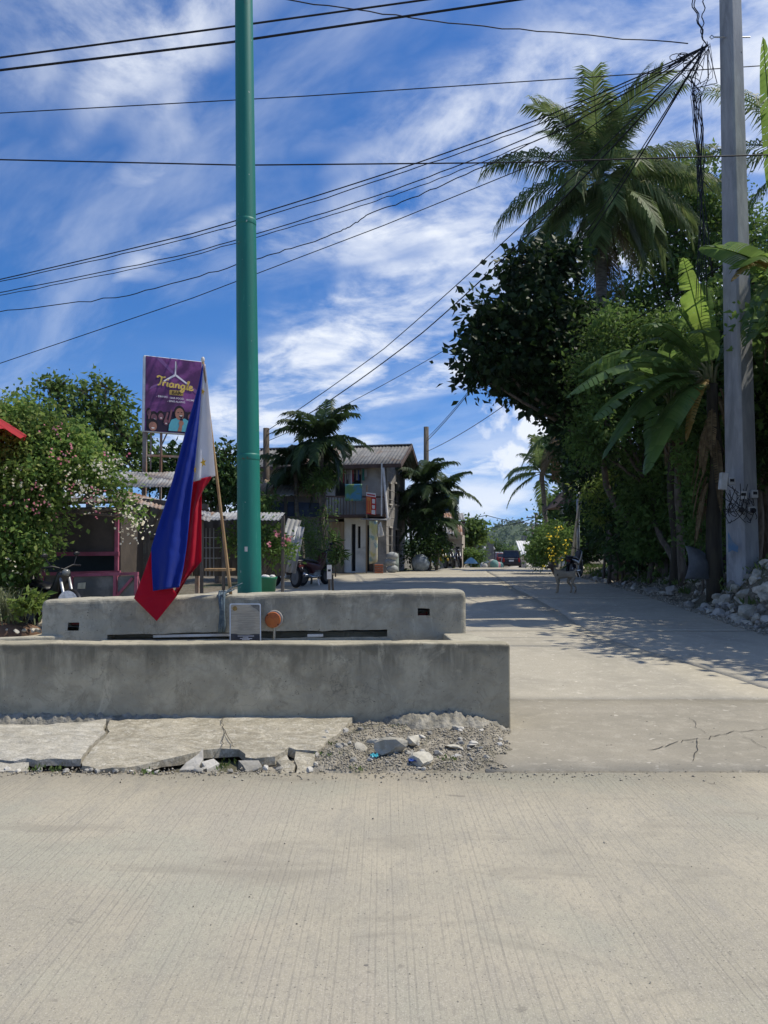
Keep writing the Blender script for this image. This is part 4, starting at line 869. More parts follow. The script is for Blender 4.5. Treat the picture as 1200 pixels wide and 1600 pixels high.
for i, (px, d, y1, r, lab) in enumerate(((1012, 20.6, 740, .06, 'thin bare trunk nearest the leaning log'), (964, 23.4, 800, .04, 'thin pale trunk beside the feathery sapling'), (942, 25.2, 810, .045, 'thin pale trunk left of the feathery sapling'), (1066, 18.2, 700, .09, 'thick shaded trunk between the leaning log and the tarp'))):
    a = Vector(g(px, d)); t = thing('bare_trunk', lab, 'tree trunk', a, 'bare trunks by the plank fence'); MB().tube(wobble(a-Vector((0, 0, .1)), at(px+8*(-1)**i, y1, d), 8, .05, i), [r*(1.2-.05*k) for k in range(9)], 8).build('trunk', MBARK, t, True)
    for k in range(3):
        q = at(px+8*(-1)**i, y1+30*k, d); MB().tube([q, q+Vector((.25*(-1)**k, -.05, .35)), q+Vector((.4*(-1)**k, -.1, .7))], [r*.4, r*.3, r*.15], 6).build('branch', MBARK, t, True)
# bulging grey sheet leaning by the pole
MSHEET = M('grey_sheet', (.11, .115, .115), (.07, .073, .073), 3, .6, 0, .3, 10)
V = []; n = 14
for j in range(n+1):
    for i in range(n+1):
        u, v = i/n, j/n; a = at(1070+38*u+6*sin(v*3), 905-52*v*(1-.35*u*u), 15.3+.35*v+.2*u); V.append(a+Vector((0, -.14*sin(u*pi)*sin(v*pi*.9)+.02*mnoise.noise((u*4, v*4, 1)), 0)))
o = mkobj('metal_sheet', np_mesh('metal_sheet', V, [(j*(n+1)+i, j*(n+1)+i+1, (j+1)*(n+1)+i+1, (j+1)*(n+1)+i) for j in range(n) for i in range(n)]), MSHEET, None, True); o.modifiers.new('s', 'SOLIDIFY').thickness = .012
tag(o, 'bulging grey sheet leaning on the bank left of the concrete pole', 'sheet')
bank = thing('rubble_bank', 'long bank of rubble and stones along the right road edge', 'rubble', (7, 15, 0)); rg = random.Random(5); pp = []
MBST = M('bank_stone', (.36, .345, .31), (.22, .21, .185), 5, .92, 0, .7, 22, rand=.35)
for k in range(210):
    y = 11.4+ (rg.random()**1.5)*17; e = edge_r(y); x = e+.02+rg.random()**1.3*1.25
    s = rg.uniform(.07, .24)*(1 if rg.random() > .12 else 1.7)
    stone('stone', bank, (x, y, G(x, y)+s*.08), s, MBST if rg.random() > .2 else MPALE)
for k in range(85):
    y = rg.uniform(11.6, 15.6); x = edge_r(y)+.05+rg.random()*1.0; s = rg.uniform(.10, .34); stone('stone', bank, (x, y, G(x, y)+s*.1), s, MPALE if rg.random() > .4 else MBST)
for k in range(6500):
    y = 10.5+rg.random()**1.5*20; e = edge_r(y); x = e-.22+rg.random()**1.2*1.7; pp.append((x, y, max(G(x, y), base_z(y)+.005)+.01))
pebbles('gravel', pp, .012, .05, MGRAV, bank)
for i, (px, py, s, lab) in enumerate(((1172, 960, (.5, .42, .5), 'big pale broken slab of rubble below the concrete pole'), (1135, 940, (.42, .36, .4), 'pale lumpy boulder left of the big broken slab'), (1112, 925, (.34, .3, .34), 'smaller pale boulder nearest the grey sheet'), (1196, 925, (.5, .4, .45), 'boulder high on the bank at the right edge'))):
    p = hit(px, py); o = stone('boulder', None, (p.x, p.y, p.z+.02), s, MPALE, i+1, (.3*i-.4, .3, i*1.7)); tag(o, lab, 'boulder', 'boulders on the rubble bank')
o = stone('boulder', None, hit(908, 893)+Vector((0, 0, .1)), (.5, .4, .5), MPALE, 2, (.1, .2, 1)); tag(o, 'pale stone at the foot of the street lamp', 'boulder')
def grass(name, label, spots, n, h, mat, w=.012, cat='grass'):
    P = []
    for s in spots:
        for _ in range(n): P.append((s[0]+RNG.normal()*s[3], s[1]+RNG.normal()*s[3], s[2]))
    P = np.array(P); m = len(P); D = unit(np.stack([RNG.normal(size=m)*.5, RNG.normal(size=m)*.5, np.ones(m)], 1)); S = h*(.4+.8*RNG.random(m))
    V, Fa = leaf_mesh(P, D, S, w/h*2.2, .05); o = mkobj(name, np_mesh(name, V, Fa), mat); o['kind'] = 'stuff'; o['label'] = label; o['category'] = cat; return o
sp = []
for px, py in ((345, 1195), (355, 1190), (700, 1190), (510, 1180), (525, 1165), (620, 1140), (560, 1200), (60, 1198), (90, 1199), (230, 1203)):
    p = hit(px, py, lambda x, y: .03, 4, 7); sp.append((p.x, p.y, max(.01, dirt(p.x, p.y) if p.x > -.8 else .0), .035))
grass('weeds', 'tiny green weeds growing among the broken concrete', sp, 22, .035, LG['weed'], .006)
sp = []
for k in range(120):
    y = 12+rg.random()*24; x = edge_r(y)+.3+rg.random()*1.6; sp.append((x, y, G(x, y), .12))
grass('weeds', 'scattered weeds growing over the right rubble bank', sp, 30, .16, LG['weed'], .02)

# shade trees standing just past the right edge of the view; their shadow lies on the road
for x, y, hgt, sd, lab in ((10.9, 15.4, 7.2, 55, 'shade tree with wide crown past the right edge beside the concrete pole'), (9.6, 19.3, 7.6, 56, 'shade tree in the right grove behind the plank fence'), (9.2, 11.2, 5.6, 58, 'lowest shade tree past the right edge beside the road'), (9.6, 13.2, 6.5, 51, 'tall shade tree past the right edge of the view, nearest the camera'), (10.2, 17.0, 8.5, 52, 'tall shade tree past the right edge of the view, behind the nearest'), (11.5, 21.5, 9.5, 53, 'tall shade tree deep in the right grove behind the banana plants'), (13.5, 27.0, 10.5, 54, 'tallest shade tree deep in the right grove')):
    z = G(x, y); tree('broadleaf_tree', lab, (x, y, z), [(x+dx*1.5, y+dy*1.4, z+hgt*.72+dz*1.2, 1.5) for dx, dy, dz in ((0, 0, 1), (-1, .3, 0), (1, .2, 0), (.2, 1, .2), (0, -1, 0), (-.6, -.5, -.8), (.5, .6, -.8), (0, 0, -1.3))], 420, 28, .2, LG['mid'], .2, .5, .55, grp, seed=sd)
tree('low_shrub', 'dense dark hedge of scrub behind the plank fence', g(1100, 22), [B(x, y, 22+.3*((x//40) % 2), 44) for x in range(1000, 1260, 44) for y in (740, 800, 850)], 1000, 26, .18, LG['dark'], .04, .45, .55, grp, 'shrub', seed=61, limbs=False)
# ================================================================== concrete pole, wires and lamps
MPOLE = M('pole_concrete', (.35, .36, .365), (.25, .26, .27), 2.2, .85, 0, .35, 20, stretch=(2, 2, .5), grime=(.17, .18, .19), rand=0)
MCAB = flat('black_cable', (.012, .012, .014), .55); MBLK = flat('black_plastic', (.015, .015, .017), .45); MBOX = M('meter_box', (.45, .45, .43), (.34, .34, .32), 8, .5)
DP = 15.; p0, p1 = at(1161, 905, DP), at(1141, 0, DP); up = p1-p0
cp = thing('concrete_pole', 'tall grey square concrete utility pole on the rubble bank', 'utility pole', (p0.x, DP, p0.z))
def sect(c, s, a=radians(24), ch=.2):
    P = []
    for k in range(4):
        t = a+k*pi/2
        for u in (-1, 1):
            x, y = s/2*(1-(ch if u*1 > 0 else 0)), 0
            q = (s/2, u*s/2*(1-ch)); P.append(c+Vector((q[0]*cos(t)-q[1]*sin(t), q[0]*sin(t)+q[1]*cos(t), 0)))
    return P
vs = []; n = 24; lo = p0-up*.08; hi = p1+up*.12
for k in range(n+1): vs += sect(lo.lerp(hi, k/n), .47-.17*k/n)
mb = MB(); mb.add(vs, [(k*8+i, k*8+(i+1) % 8, (k+1)*8+(i+1) % 8, (k+1)*8+i) for k in range(n) for i in range(8)]+[tuple(range(7, -1, -1)), tuple(n*8+i for i in range(8))]); mb.build('shaft', MPOLE, cp, bevel=.008)
for k in range(9):
    c = p0.lerp(p1, .14+k*.095)+Vector((.17-.006*k, -.1, 0)); MB().lathe(c, [(.022, -.02), (.022, .03)], 8, 'X').build('bolt_hole', MDARK, cp)
mb = MB(); a = at(1116, 58, DP-.1); mb.tube([at(1172, 58, DP), a], .014, 6); mb.tube([a, at(1112, 55, DP), at(1109, 58, DP), at(1112, 61, DP), a], .01, 6); mb.build('eye_bolt', MSTEEL, cp)
mt = [(1130, 752, 22, 26, .12), (1142, 752, 10, 11, .0), (1160, 774, 11, 12, 0), (1178, 772, 10, 12, 0), (1156, 796, 12, 10, 0), (1174, 797, 12, 10, 0)]
for i, (px, py, w, h, lean) in enumerate(mt):
    w_, h_ = w*DP/1200*(.5 if i == 0 else 1), h*DP/1200; c = at(px if i else 1130, py, DP-.36+(.12 if px > 1170 else 0))
    me_ = MB().box(c, (w_, .1, h_), rot=Matrix.Rotation(lean, 3, 'Y')).build('meter', MBOX, cp, bevel=.01)
    if i: MB().box(c+Vector((0, -.054, h_*.1)), (w_*.62, .01, h_*.38)).build('meter_window', MBLK, me_)
    if i > 3: MB().lathe(c+Vector((0, -.05, -h_*.1)), [(.05, .0), (.05, -.05), (.04, -.06)], 14, 'Y').build('dial', MBLK, me_)
mb = MB(); rg = random.Random(3)
for k in range(26):
    a = at(rg.uniform(1128, 1180), rg.uniform(755, 812), DP-.38); b = at(rg.uniform(1122, 1185), rg.uniform(770, 818), DP-.36+rg.uniform(-.1, .1)); m = a.lerp(b, .5)+Vector((rg.uniform(-.2, .2), -.08, -rg.uniform(.05, .3)))
    mb.tube([a*(1-t)**2+m*2*t*(1-t)+b*t*t for t in np.linspace(0, 1, 11)], .007, 5)
o = mb.build('cable_tangle', MCAB, cp, True); o['kind'] = 'stuff'
MBLUP = M('blue_paint', (.10, .19, .30), (.16, .22, .28), 8, .8)
q = at(1146, 850, DP-.265); MB().prism([q+Vector((-.1, 0, .24)), q+Vector((-.02, -.02, .05)), q+Vector((.07, -.05, -.04)), q+Vector((.06, -.05, -.16)), q+Vector((-.03, -.01, -.12)), q+Vector((-.09, .02, -.16))], (-.001, .004, 0)).build('paint_smear', MBLUP, cp)

def wire(label, pts, r=.013, sag=0, group='overhead wires', wav=.0, name='overhead_wire', mat=None):
    P = [at(*p) for p in pts]; Q = []      # wires that leave the view run on to supports beyond it
    if pts[0][0] == -60 or pts[0][1] == -8: P.insert(0, P[0]+(P[0]-P[1]).normalized()*22)
    if pts[-1][0] == 1260 or pts[-1][1] == -8: P.append(P[-1]+(P[-1]-P[-2]).normalized()*22)
    for i in range(len(P)-1):
        for k in range(14):
            t = k/14; q = P[i].lerp(P[i+1], t); q.z -= sag*4*t*(1-t); 
            if wav: q += Vector((0, 0, wav*mnoise.noise((t*30+i*9, r*999, 0))))
            Q.append(q)
    Q.append(P[-1]); o = MB().tube(Q, r, 5).build(name, mat or MCAB, None, True, fix=False); tag(o, label, 'wire', group); return o
E = (1103, 72, 14.9)
wire('thick black wire highest at the upper left of the sky', [(-60, 98, 12), (330, 46, 12), (720, -8, 12)], .016)
wire('thick black wire just below the highest one at upper left', [(-60, 117, 12), (360, 66, 12), (860, -8, 12)], .019)
wire('lone dark wire crossing the sky behind the palm top', [(-60, 180, 19), (480, 150, 19), (900, 122, 19), (1260, 98, 19)], .013)
wire('level dark wire crossing the whole sky in front of the pole', [(-60, 248, 12.5), (380, 258, 12.5), (800, 254, 12.5), (1260, 240, 12.5)], .012)
wire('twisted wire running from the top edge to the pole bracket', [(400, -8, 13), (700, 36, 14), (1075, 68, 14.9)], .011, 0, wav=.04)
wire('upper strand of the wires fanning left from the pole', [(-60, 450, 20), (300, 365, 18.5), (600, 272, 17), (850, 183, 16), E], .014, .02)
wire('second strand of the wires fanning left from the pole', [(-60, 452, 20.2), (300, 371, 18.6), (600, 279, 17.1), (862, 186, 16), E], .011, .03, wav=.03)
wire('third strand of the fanning wires, with a small loop', [(-60, 468, 20.5), (300, 395, 19), (600, 302, 17.4), (860, 200, 16), E], .012, .03, wav=.02)
wire('fourth strand of the fanning wires, slightly kinked', [(-60, 473, 20.6), (280, 405, 19), (520, 335, 17.8), (640, 296, 17.4), (870, 207, 16), E], .01, .02, wav=.04)
wire('lowest slack strand of the fanning wires with a curled end', [(-60, 493, 20), (200, 462, 19), (400, 405, 18), (530, 362, 17.5), (575, 335, 17.4), (700, 285, 16.6), (900, 190, 15.8), E], .012, .02, wav=.05)
wire('straight thin wire below the fanning wires at left', [(-60, 588, 21), (300, 466, 19.5), (600, 352, 18), (850, 250, 16.5), E], .011)
P1T = (416, 674, 29); P2T = (666, 690, 40)
wire('wire from the far brown pole up to the concrete pole', [P1T, (600, 545, 24.5), (815, 352, 19.5), E], .014, .04)
wire('doubled wire just below the one from the brown pole', [(416, 680, 29), (500, 636, 27), (660, 520, 23.5), (820, 372, 19.5), E], .018, .05)
wire('faint thin wire between the brown pole and the dark tree', [(416, 690, 29), (560, 622, 28), (760, 508, 26), (900, 420, 24)], .011, .05)
wire('wire rising from the far grey pole to the concrete pole', [P2T, (745, 598, 33), (900, 400, 24), E], .018, .1)
wire('second wire rising from the far grey pole, close beside the first', [(666, 686, 40), (741, 600, 33.4), (890, 400, 24), E], .014, .1)
wire('slack wire from the far grey pole under the dark tree', [(666, 706, 40), (790, 632, 30), (900, 545, 22), (1150, 400, 15)], .015, .12)
wire('short wire from the street lamp to the trees', [(905, 720, 28), (1000, 722, 24)], .012)
wire('distant wire over the road to the far hill poles', [(690, 812, 90), (760, 805, 90), (837, 818, 90)], .04, .2)
wire('lower distant wire to the far hill poles', [(690, 830, 100), (780, 822, 95), (837, 808, 90)], .04, .2)
tg = thing('cable_bundle', 'tangle of black cables hanging down beside the concrete pole', 'cables', at(1108, 500, 14.8)); rg = random.Random(12)
e = Vector(at(*E))
for k in range(15):
    x = 1072+rg.gauss(9, 16); y1 = rg.choice([430, 500, 300, 240, 470, 495]); x1 = 1098+rg.uniform(-12, 18)
    pts = [e+Vector((rg.uniform(-.1, .1), 0, rg.uniform(-.1, .1))), at(x+8, 110+rg.uniform(0, 20), 14.8), at(1086+rg.uniform(-8, 10), 145+rg.uniform(-8, 8), 14.75), at(1088+rg.uniform(-6, 12), 200, 14.8), at(1092+rg.uniform(-6, 10), 280, 14.8), at(x1, y1, 14.8)]
    Q = []
    for i in range(len(pts)-1):
        for u in range(5): q = pts[i].lerp(pts[i+1], u/5); Q.append(q+Vector((.03*mnoise.noise((i+u*.2, k, 0)), .02*mnoise.noise((i+u*.2, k, 5)), 0)))
    Q.append(pts[-1]); MB().tube(Q, rg.uniform(.005, .009), 5).build('cable', MCAB, tg, True, fix=False)
for k in range(7):
    c = at(1072+rg.uniform(-12, 22), 80+rg.uniform(0, 55), 14.8); r = rg.uniform(.08, .22); P = [c+Vector((r*cos(a)*1.2, 0, r*sin(a)*.7+a*.03)) for a in np.linspace(0, rg.uniform(3.5, 6), 12)]
    MB().tube(P, .008, 5).build('cable', MCAB, tg, True, fix=False)
for a, b in (((1040, -130, 14.9), E), ((1050, -130, 14.9), E), ((1110, -130, 14.9), (1096, 60, 14.9))):
    a, b = at(*a), at(*b); MB().tube([a.lerp(b, k/40)+Vector((.03*sin(k*1.3), 0, 0)) for k in range(41)], .011, 5).build('cable', MCAB, tg, True, fix=False)

MGALV = M('galvanised', (.42, .43, .43), (.30, .31, .31), 5, .45, .6)
sl = thing('street_lamp', 'thin galvanised street lamp with short curved arm by the trees', 'street lamp', (at(911, 890, 28).x, 30, G(7.8, 28)))
a = sl.location.copy(); tp = at(911, 745, 28); MB().tube([a-Vector((0, 0, .2)), tp, at(910, 730, 28), at(906, 720, 28), at(900, 715, 28)], [.075, .06, .055, .05, .045], 10).build('post', MGALV, sl, True)
MB().box(at(901, 717, 28), (.42, .2, .09), rot=Matrix.Rotation(.5, 3, 'Y')).build('lamp_head', MGALV, sl, bevel=.03)
o = MB().tube([(at(903, 890, 29).x, 29, .4), at(903, 748, 29)], [.07, .055], 10).build('steel_post', MGALV, None, True); tag(o, 'plain grey post standing just left of the street lamp', 'post')
MWPOLE = M('wood_pole', (.13, .10, .075), (.075, .06, .045), 4, .9, 0, .5, 20, stretch=(3, 3, .4))
def simple_pole(label, px, y1, d, r, arms=(), name='utility_pole', mat=MWPOLE):
    b = at(px, 860, d); t = thing(name, label, 'utility pole', (b.x, d, base_z(d))); tp = at(px, y1, d)
    MB().tube([(b.x, d, base_z(d)-.2), b.lerp(tp, .5), tp], [r*1.2, r*1.1, r], 10).build('shaft', mat, t, True)
    for yy, w in arms:
        c = at(px, yy, d); MB().box(c-Vector((0, r, 0)), (w, .1, .12)).build('cross_arm', mat, t)
        for s in (-.45, 0, .45): MB().lathe(c+Vector((s*w, -r, .06)), [(.05, 0), (.08, .08), (.04, .2)], 8).build('insulator', MPVC, t)
    return t
simple_pole('brown wooden pole behind the small shed at left', 416, 669, 29, .115)
simple_pole('grey pole rising behind the dark clump of palms', 666, 667, 40, .13, mat=MPLANK)
simple_pole('far utility pole with cross-arms beside the road trees', 838, 801, 90, .16, ((809, 2.4), (820, 1.6)))
simple_pole('farthest utility pole just left of the one by the trees', 832, 822, 120, .16, ((829, 2.2),))

# ================================================================== left side: stall, bougainvillea, sign
MPINK = M('faded_pink_paint', (.33, .10, .15), (.24, .065, .10), 6, .7, 0, .2, 20, grime=(.18, .10, .10))
MBOARD = M('brown_board', (.085, .07, .058), (.06, .05, .043), 3, .85, 0, .3, 12)
MGLASS = M('dusty_glass', (.09, .10, .10), (.16, .17, .165), 4, .25, 0, 0, spec=.5)
MTIN = M('galvanised_tin', (.33, .335, .335), (.23, .235, .235), 2.5, .68, .08, .2, 10, grime=(.20, .13, .085))
MRUST = M('rusty_tin', (.25, .135, .08), (.34, .30, .27), 2.2, .75, .15, .3, 12, grime=(.13, .06, .035))
DS = 14.5; gz = base_z(DS)
st = thing('roadside_stall', 'closed pink-framed roadside stall with brown board front beneath the bougainvillea', 'stall', (at(125, 900, DS).x, DS, gz))
def S(px, py, d=DS): return at(px, py, d)
MB().prism([S(78, 793), S(181, 792), S(181, 862), S(72, 863)], (0, .04, 0)).build('board', MBOARD, st)
for a, b, w in (((66, 866), (186, 865), .075), ((64, 897), (188, 894), .06), ((64, 945), (188, 940), .05)): MB().bar(S(*a, DS-.03), S(*b, DS-.03), .07, w).build('beam', MPINK, st)
for x in (66, 183): MB().bar((S(x, 900).x, DS, gz-.05), S(x, 866 if x < 100 else 790), .065, .07).build('post', MPINK, st)
for x in (66, 183): MB().bar((S(x, 900).x, DS+1.3, gz-.05), S(x, 780, DS+1.3), .065, .07).build('post', MPINK, st)
MB().prism([S(70, 868, DS+.5), S(183, 867, DS+.5), S(183, 896, DS+.5), S(70, 897, DS+.5)], (0, .03, 0)).build('inner_panel', flat('dark_teal', (.03, .045, .047), .6), st)
MB().prism([S(66, 899, DS+.02), S(183, 897, DS+.02), S(183, 945, DS+.02), S(66, 945, DS+.02)], (0, .03, 0)).build('lower_glass', MGLASS, st)
MB().prism([S(60, 788), S(192, 787), S(192, 780, DS+1.5), S(60, 780, DS+1.5)], (0, 0, .04)).build('roof', MBOARD, st)
MB().prism([S(186, 790, DS+.1), (S(186, 790).x, DS+1.4, 2.2), (S(186, 790).x, DS+1.4, gz), (S(186, 790).x, DS+.1, gz)], (.03, 0, 0)).build('side_wall', MBOARD, st)
DT = 13.4; tb = thing('display_bench', 'faded pink bench frame with dusty glass in front of the stall', 'bench', (at(160, 920, DT).x, DT, base_z(DT)))
MB().bar(S(108, 899, DT), S(216, 896, DT), .08, .05).build('top_rail', MPINK, tb)
for x, y in ((111, 898), (180, 897), (213, 896)):
    MB().bar((S(x, y, DT).x, DT, base_z(DT)-.02), S(x, y, DT), .05, .05).build('leg', MPINK, tb)
    MB().bar((S(x, y, DT).x, DT+.6, base_z(DT)-.02), S(x, y-2, DT+.6)-Vector((0, 0, .02)), .05, .05).build('leg', MPINK, tb)
MB().bar(S(182, 932, DT-.02), S(207, 903, DT-.02), .04, .04).build('brace', MPINK, tb)
MB().prism([S(114, 902, DT+.03), S(178, 901, DT+.03), S(178, 940, DT+.03), S(114, 940, DT+.03)], (0, .015, 0)).build('glass_panel', MGLASS, tb)
MB().prism([S(184, 901, DT+.03), S(211, 899, DT+.03), S(211, 940, DT+.03), S(184, 940, DT+.03)], (0, .015, 0)).build('glass_panel', MGLASS, tb)
MB().prism([S(122, 911, DT+.02), S(134, 910, DT+.02), S(133, 920, DT+.02), S(121, 920, DT+.02)], (0, -.004, 0)).build('sticker', M('pale_sticker', (.55, .54, .40), None, 9), tb)
MB().bar(S(118, 925, DT+.25), S(138, 924, DT+.25), .2, .03).build('shelf', MBLK, tb)

tree('bougainvillea', 'huge bougainvillea with white and pink bracts arching over the stall', (at(30, 900, 13.6).x, 13.6, base_z(13.6)),
     [B(20, 700, 13.4, 55), B(80, 690, 13.6, 55), B(50, 750, 13.2, 55), B(110, 735, 13.5, 42, .7), B(150, 742, 13.5, 32, .8), B(180, 762, 13.5, 20), B(15, 800, 13.1, 52), B(45, 835, 13.1, 36, .9), B(-30, 760, 13.3, 70), B(196, 795, 13.4, 9, 1.2), B(-20, 860, 13.2, 50), B(100, 700, 13.7, 40), B(10, 660, 13.6, 40), B(208, 806, 13.4, 8), B(135, 715, 13.8, 28), B(10, 850, 12.9, 45), B(50, 860, 13.0, 26), B(62, 800, 13.2, 30), B(-10, 905, 13.2, 40), B(30, 640, 13.8, 30)],
     1150, 34, .085, LG['bush'], .07, .26, .7, None, 'bush', seed=21, down=.45, stems=3, twigs=3, fork=.85,
     flowers=[(LG['pinkw'], [at(*q) for q in ((130, 752, 12.8), (137, 768, 12.8), (150, 780, 12.8), (126, 782, 12.8), (140, 785, 12.8), (210, 805, 13.1), (216, 812, 13.1), (223, 816, 13.1), (205, 818, 13.1), (200, 800, 13.1), (160, 742, 12.9), (122, 745, 12.9), (100, 770, 12.7), (216, 830, 13.1), (34, 756, 12.6), (195, 838, 13.2), (18, 878, 12.6), (156, 729, 12.9), (165, 722, 12.9))], 17, .075, .05),
              (LG['pink'], [at(*q) for q in ((62, 795, 12.6), (70, 790, 12.6), (66, 800, 12.6), (108, 765, 12.8), (27, 782, 12.6), (32, 777, 12.6), (92, 668, 12.9), (84, 672, 12.9), (92, 706, 12.8), (104, 712, 12.8), (88, 712, 12.8), (156, 775, 12.8), (160, 784, 12.8), (172, 722, 12.9), (4, 830, 12.6), (64, 760, 12.6))], 9, .06, .05)])
tree('broadleaf_tree', 'leafy tree rising behind the bougainvillea left of the billboard', (at(140, 860, 23).x, 23, base_z(23)),
     [B(85, 605, 23, 22, .7), B(130, 612, 23, 34, .8), B(165, 605, 23, 20, .6), B(110, 650, 23, 42), B(160, 655, 23, 42), B(190, 680, 23, 38), B(65, 660, 23, 34), B(140, 700, 23, 50), B(195, 715, 23, 34), B(215, 690, 23, 24), B(175, 640, 23, 26), B(100, 600, 23, 14), B(184, 610, 23, 9), B(72, 595, 23, 10)], 230, 26, .18, LG['light'], .16, .3, .55, None, seed=22, twigs=8)
tree('broadleaf_tree', 'leafy tree behind the flag and the green flagpole', (at(345, 860, 24).x, 24, base_z(24)), [B(345, 730, 24, 28), B(330, 760, 24, 30), B(365, 770, 24, 28), B(352, 712, 24, 14), B(290, 745, 24, 32), B(250, 740, 24, 30), B(375, 740, 24, 22), B(270, 715, 24, 18), B(300, 705, 24, 14)], 260, 24, .19, LG['dark'], .13, .4, .55, None, seed=23)
V = []; n = 16
MREDT = m_cloth('red_canopy_cloth', (.48, .03, .035), .35)
for j in range(n+1):
    for i in range(n+1):
        a = i/n*2*pi; r = j/n*1.0; c = at(-62, 628, 12.5); V.append((c.x+r*cos(a), 12.5+r*sin(a), c.z-.55*(j/n)**1.4*(1+.10*cos(a*8))))
rp = thing('red_parasol', 'red parasol poking in at the left edge above the bougainvillea', 'parasol', (at(-62, 640, 12.5).x, 12.5, base_z(12.5)))
o = mkobj('canopy', np_mesh('canopy', V, [(j*(n+1)+i, j*(n+1)+i+1, (j+1)*(n+1)+i+1, (j+1)*(n+1)+i) for j in range(n) for i in range(n)]), MREDT, rp); MB().tube([(rp.location.x, 12.5, base_z(12.5)), at(-62, 628, 12.5)], .025, 8).build('pole', MGALV, rp)
# grassy pot mound at the left edge
o = MB(); c = hit(4, 990); o.ell(c, (.62, .42, .2), 16, 8); mo = o.build('soil_mound', M('reddish_soil', (.16, .095, .06), (.10, .065, .045), 7, .95, 0, .8, 30), None, True); tag(mo, 'reddish soil mound at the left edge below tall grass', 'soil mound')
for _ in range(14): stone('stone', mo, (c.x+RNG.normal()*.4, c.y-.3+RNG.normal()*.1, c.z+.08), .1, MPALE)
P = []; n = 170; mb = MB(); rg = random.Random(8)
for k in range(n):
    a = rg.uniform(0, 6.3); b = c+Vector((rg.gauss(-.1, .22), rg.gauss(0, .15), .12)); L = rg.uniform(.45, .95); d = Vector((cos(a)*.45, sin(a)*.45, 1)); w = .011; s = Vector((-sin(a), cos(a), 0))*w
    q = [b, b+d*L*.4, b+d*L*.7+Vector((0, 0, -.06*L)), b+d*L*.95+Vector((cos(a)*.12, sin(a)*.12, -.25*L))]
    mb.add([q[0]-s, q[0]+s, q[1]+s, q[1]-s, q[2]+s*.7, q[2]-s*.7, q[3]], [(0, 1, 2, 3), (3, 2, 4, 5), (5, 4, 6)])
o = mb.build('tall_grass', M_leaf('grey_grass', (.13, .16, .08), (.24, .26, .15), .3), None, fix=False); tag(o, 'clump of long grey-green grass at the left edge', 'grass'); o['kind'] = 'stuff'
tree('croton_plant', 'low leafy plant with yellow-green leaves beside the long grass', hit(48, 958), [B(48, 938, 12.2, 13, .7), B(36, 945, 12.1, 10, .7)], 20, 14, .14, LG['yel'], .012, .12, .4, None, 'plant', seed=4)

# billboard on two rusty posts
MWCASE = M('white_casing', (.74, .74, .72), (.6, .6, .58), 5, .5)
BA, BB = at(226, 673, 17.7), at(314, 673, 18.3); BT = at(226, 556, 17.7)
bu = (BB-BA); bu.z = 0; BWd = bu.length; bu.normalize(); bv = Vector((0, 0, 1)); bn = bu.cross(bv).normalized(); BH = BT.z-BA.z
if bn.y > 0: bn = -bn
def bp(u, v, o=0): return BA+bu*u*BWd+bv*v*BH+bn*o
bb = thing('billboard', 'purple bar billboard on rusty posts rising behind the stall', 'billboard', (bp(.5, 0).x, bp(.5, 0).y, base_z(18)))
MB().prism([bp(-.03, -.012, -.16), bp(1.03, -.012, -.16), bp(1.03, 1.008, -.16), bp(-.03, 1.008, -.16)], bn*.155).build('case', MWCASE, bb, bevel=.01)
def m_print():
    t = MT('printed_vinyl', .4, 0, .4); c = t.mix(t.noise(1.6, 4, .6, 1.0, None, .4, .7), (.075, .016, .085), (.24, .065, .24)); c = t.mix(t.noise(2.6, 3, .5, .5, None, .52, .72), c, (.05, .012, .055)); t.col(c); return t.mat
MB().prism([bp(0, 0), bp(1, 0), bp(1, 1), bp(0, 1)], bn*.004).build('print', m_print(), bb)
LAY = [.0055]
def shape(name, pts, mat, lay=None):
    LAY[0] += .0006; MB().prism([bp(u, v, lay or LAY[0]) for u, v in pts], bn*.0005).build(name, mat, bb)
def ellp(cx, cy, rx, ry, n=18, a0=0, a1=2*pi): return [(cx+rx*cos(a0+(a1-a0)*k/n), cy+ry*sin(a0+(a1-a0)*k/n)) for k in range(n)]
MYB = flat('print_yellow', (.72, .52, .12), .5); MWP = flat('print_white', (.78, .74, .80), .5); MGO = flat('print_glow', (.42, .38, .36), .5); MSK = flat('print_skin', (.36, .17, .12), .5); MSK2 = flat('print_skin_violet', (.19, .08, .10), .5); MHAIR = flat('print_hair', (.016, .01, .014), .6); MSHIRT = flat('print_cyan', (.10, .38, .46), .5); MNAV = flat('print_dark', (.022, .012, .03), .5); MVIO = flat('print_violet', (.20, .09, .25), .5); MTEETH = flat('print_teeth', (.7, .65, .62), .5); MGOLD = flat('print_gold', (.40, .27, .07), .5)
shape('light_ray', [(.17, .99), (.27, .99), (.55, .78), (.52, .76)], MVIO); shape('light_ray', [(.95, .52), (.99, .57), (.6, .76), (.58, .74)], MVIO); shape('light_ray', [(.06, .55), (.1, .6), (.46, .74), (.46, .72)], MVIO)
shape('prong', [(.518, .97), (.528, .97), (.538, .78), (.508, .78)], MWP); shape('prong', [(.50, .79), (.53, .77), (.33, .68), (.31, .69)], MWP); shape('prong', [(.545, .79), (.52, .77), (.73, .67), (.745, .685)], MWP); shape('prong_glow', [(.53, .985), (.555, .90), (.54, .84)], MGO)
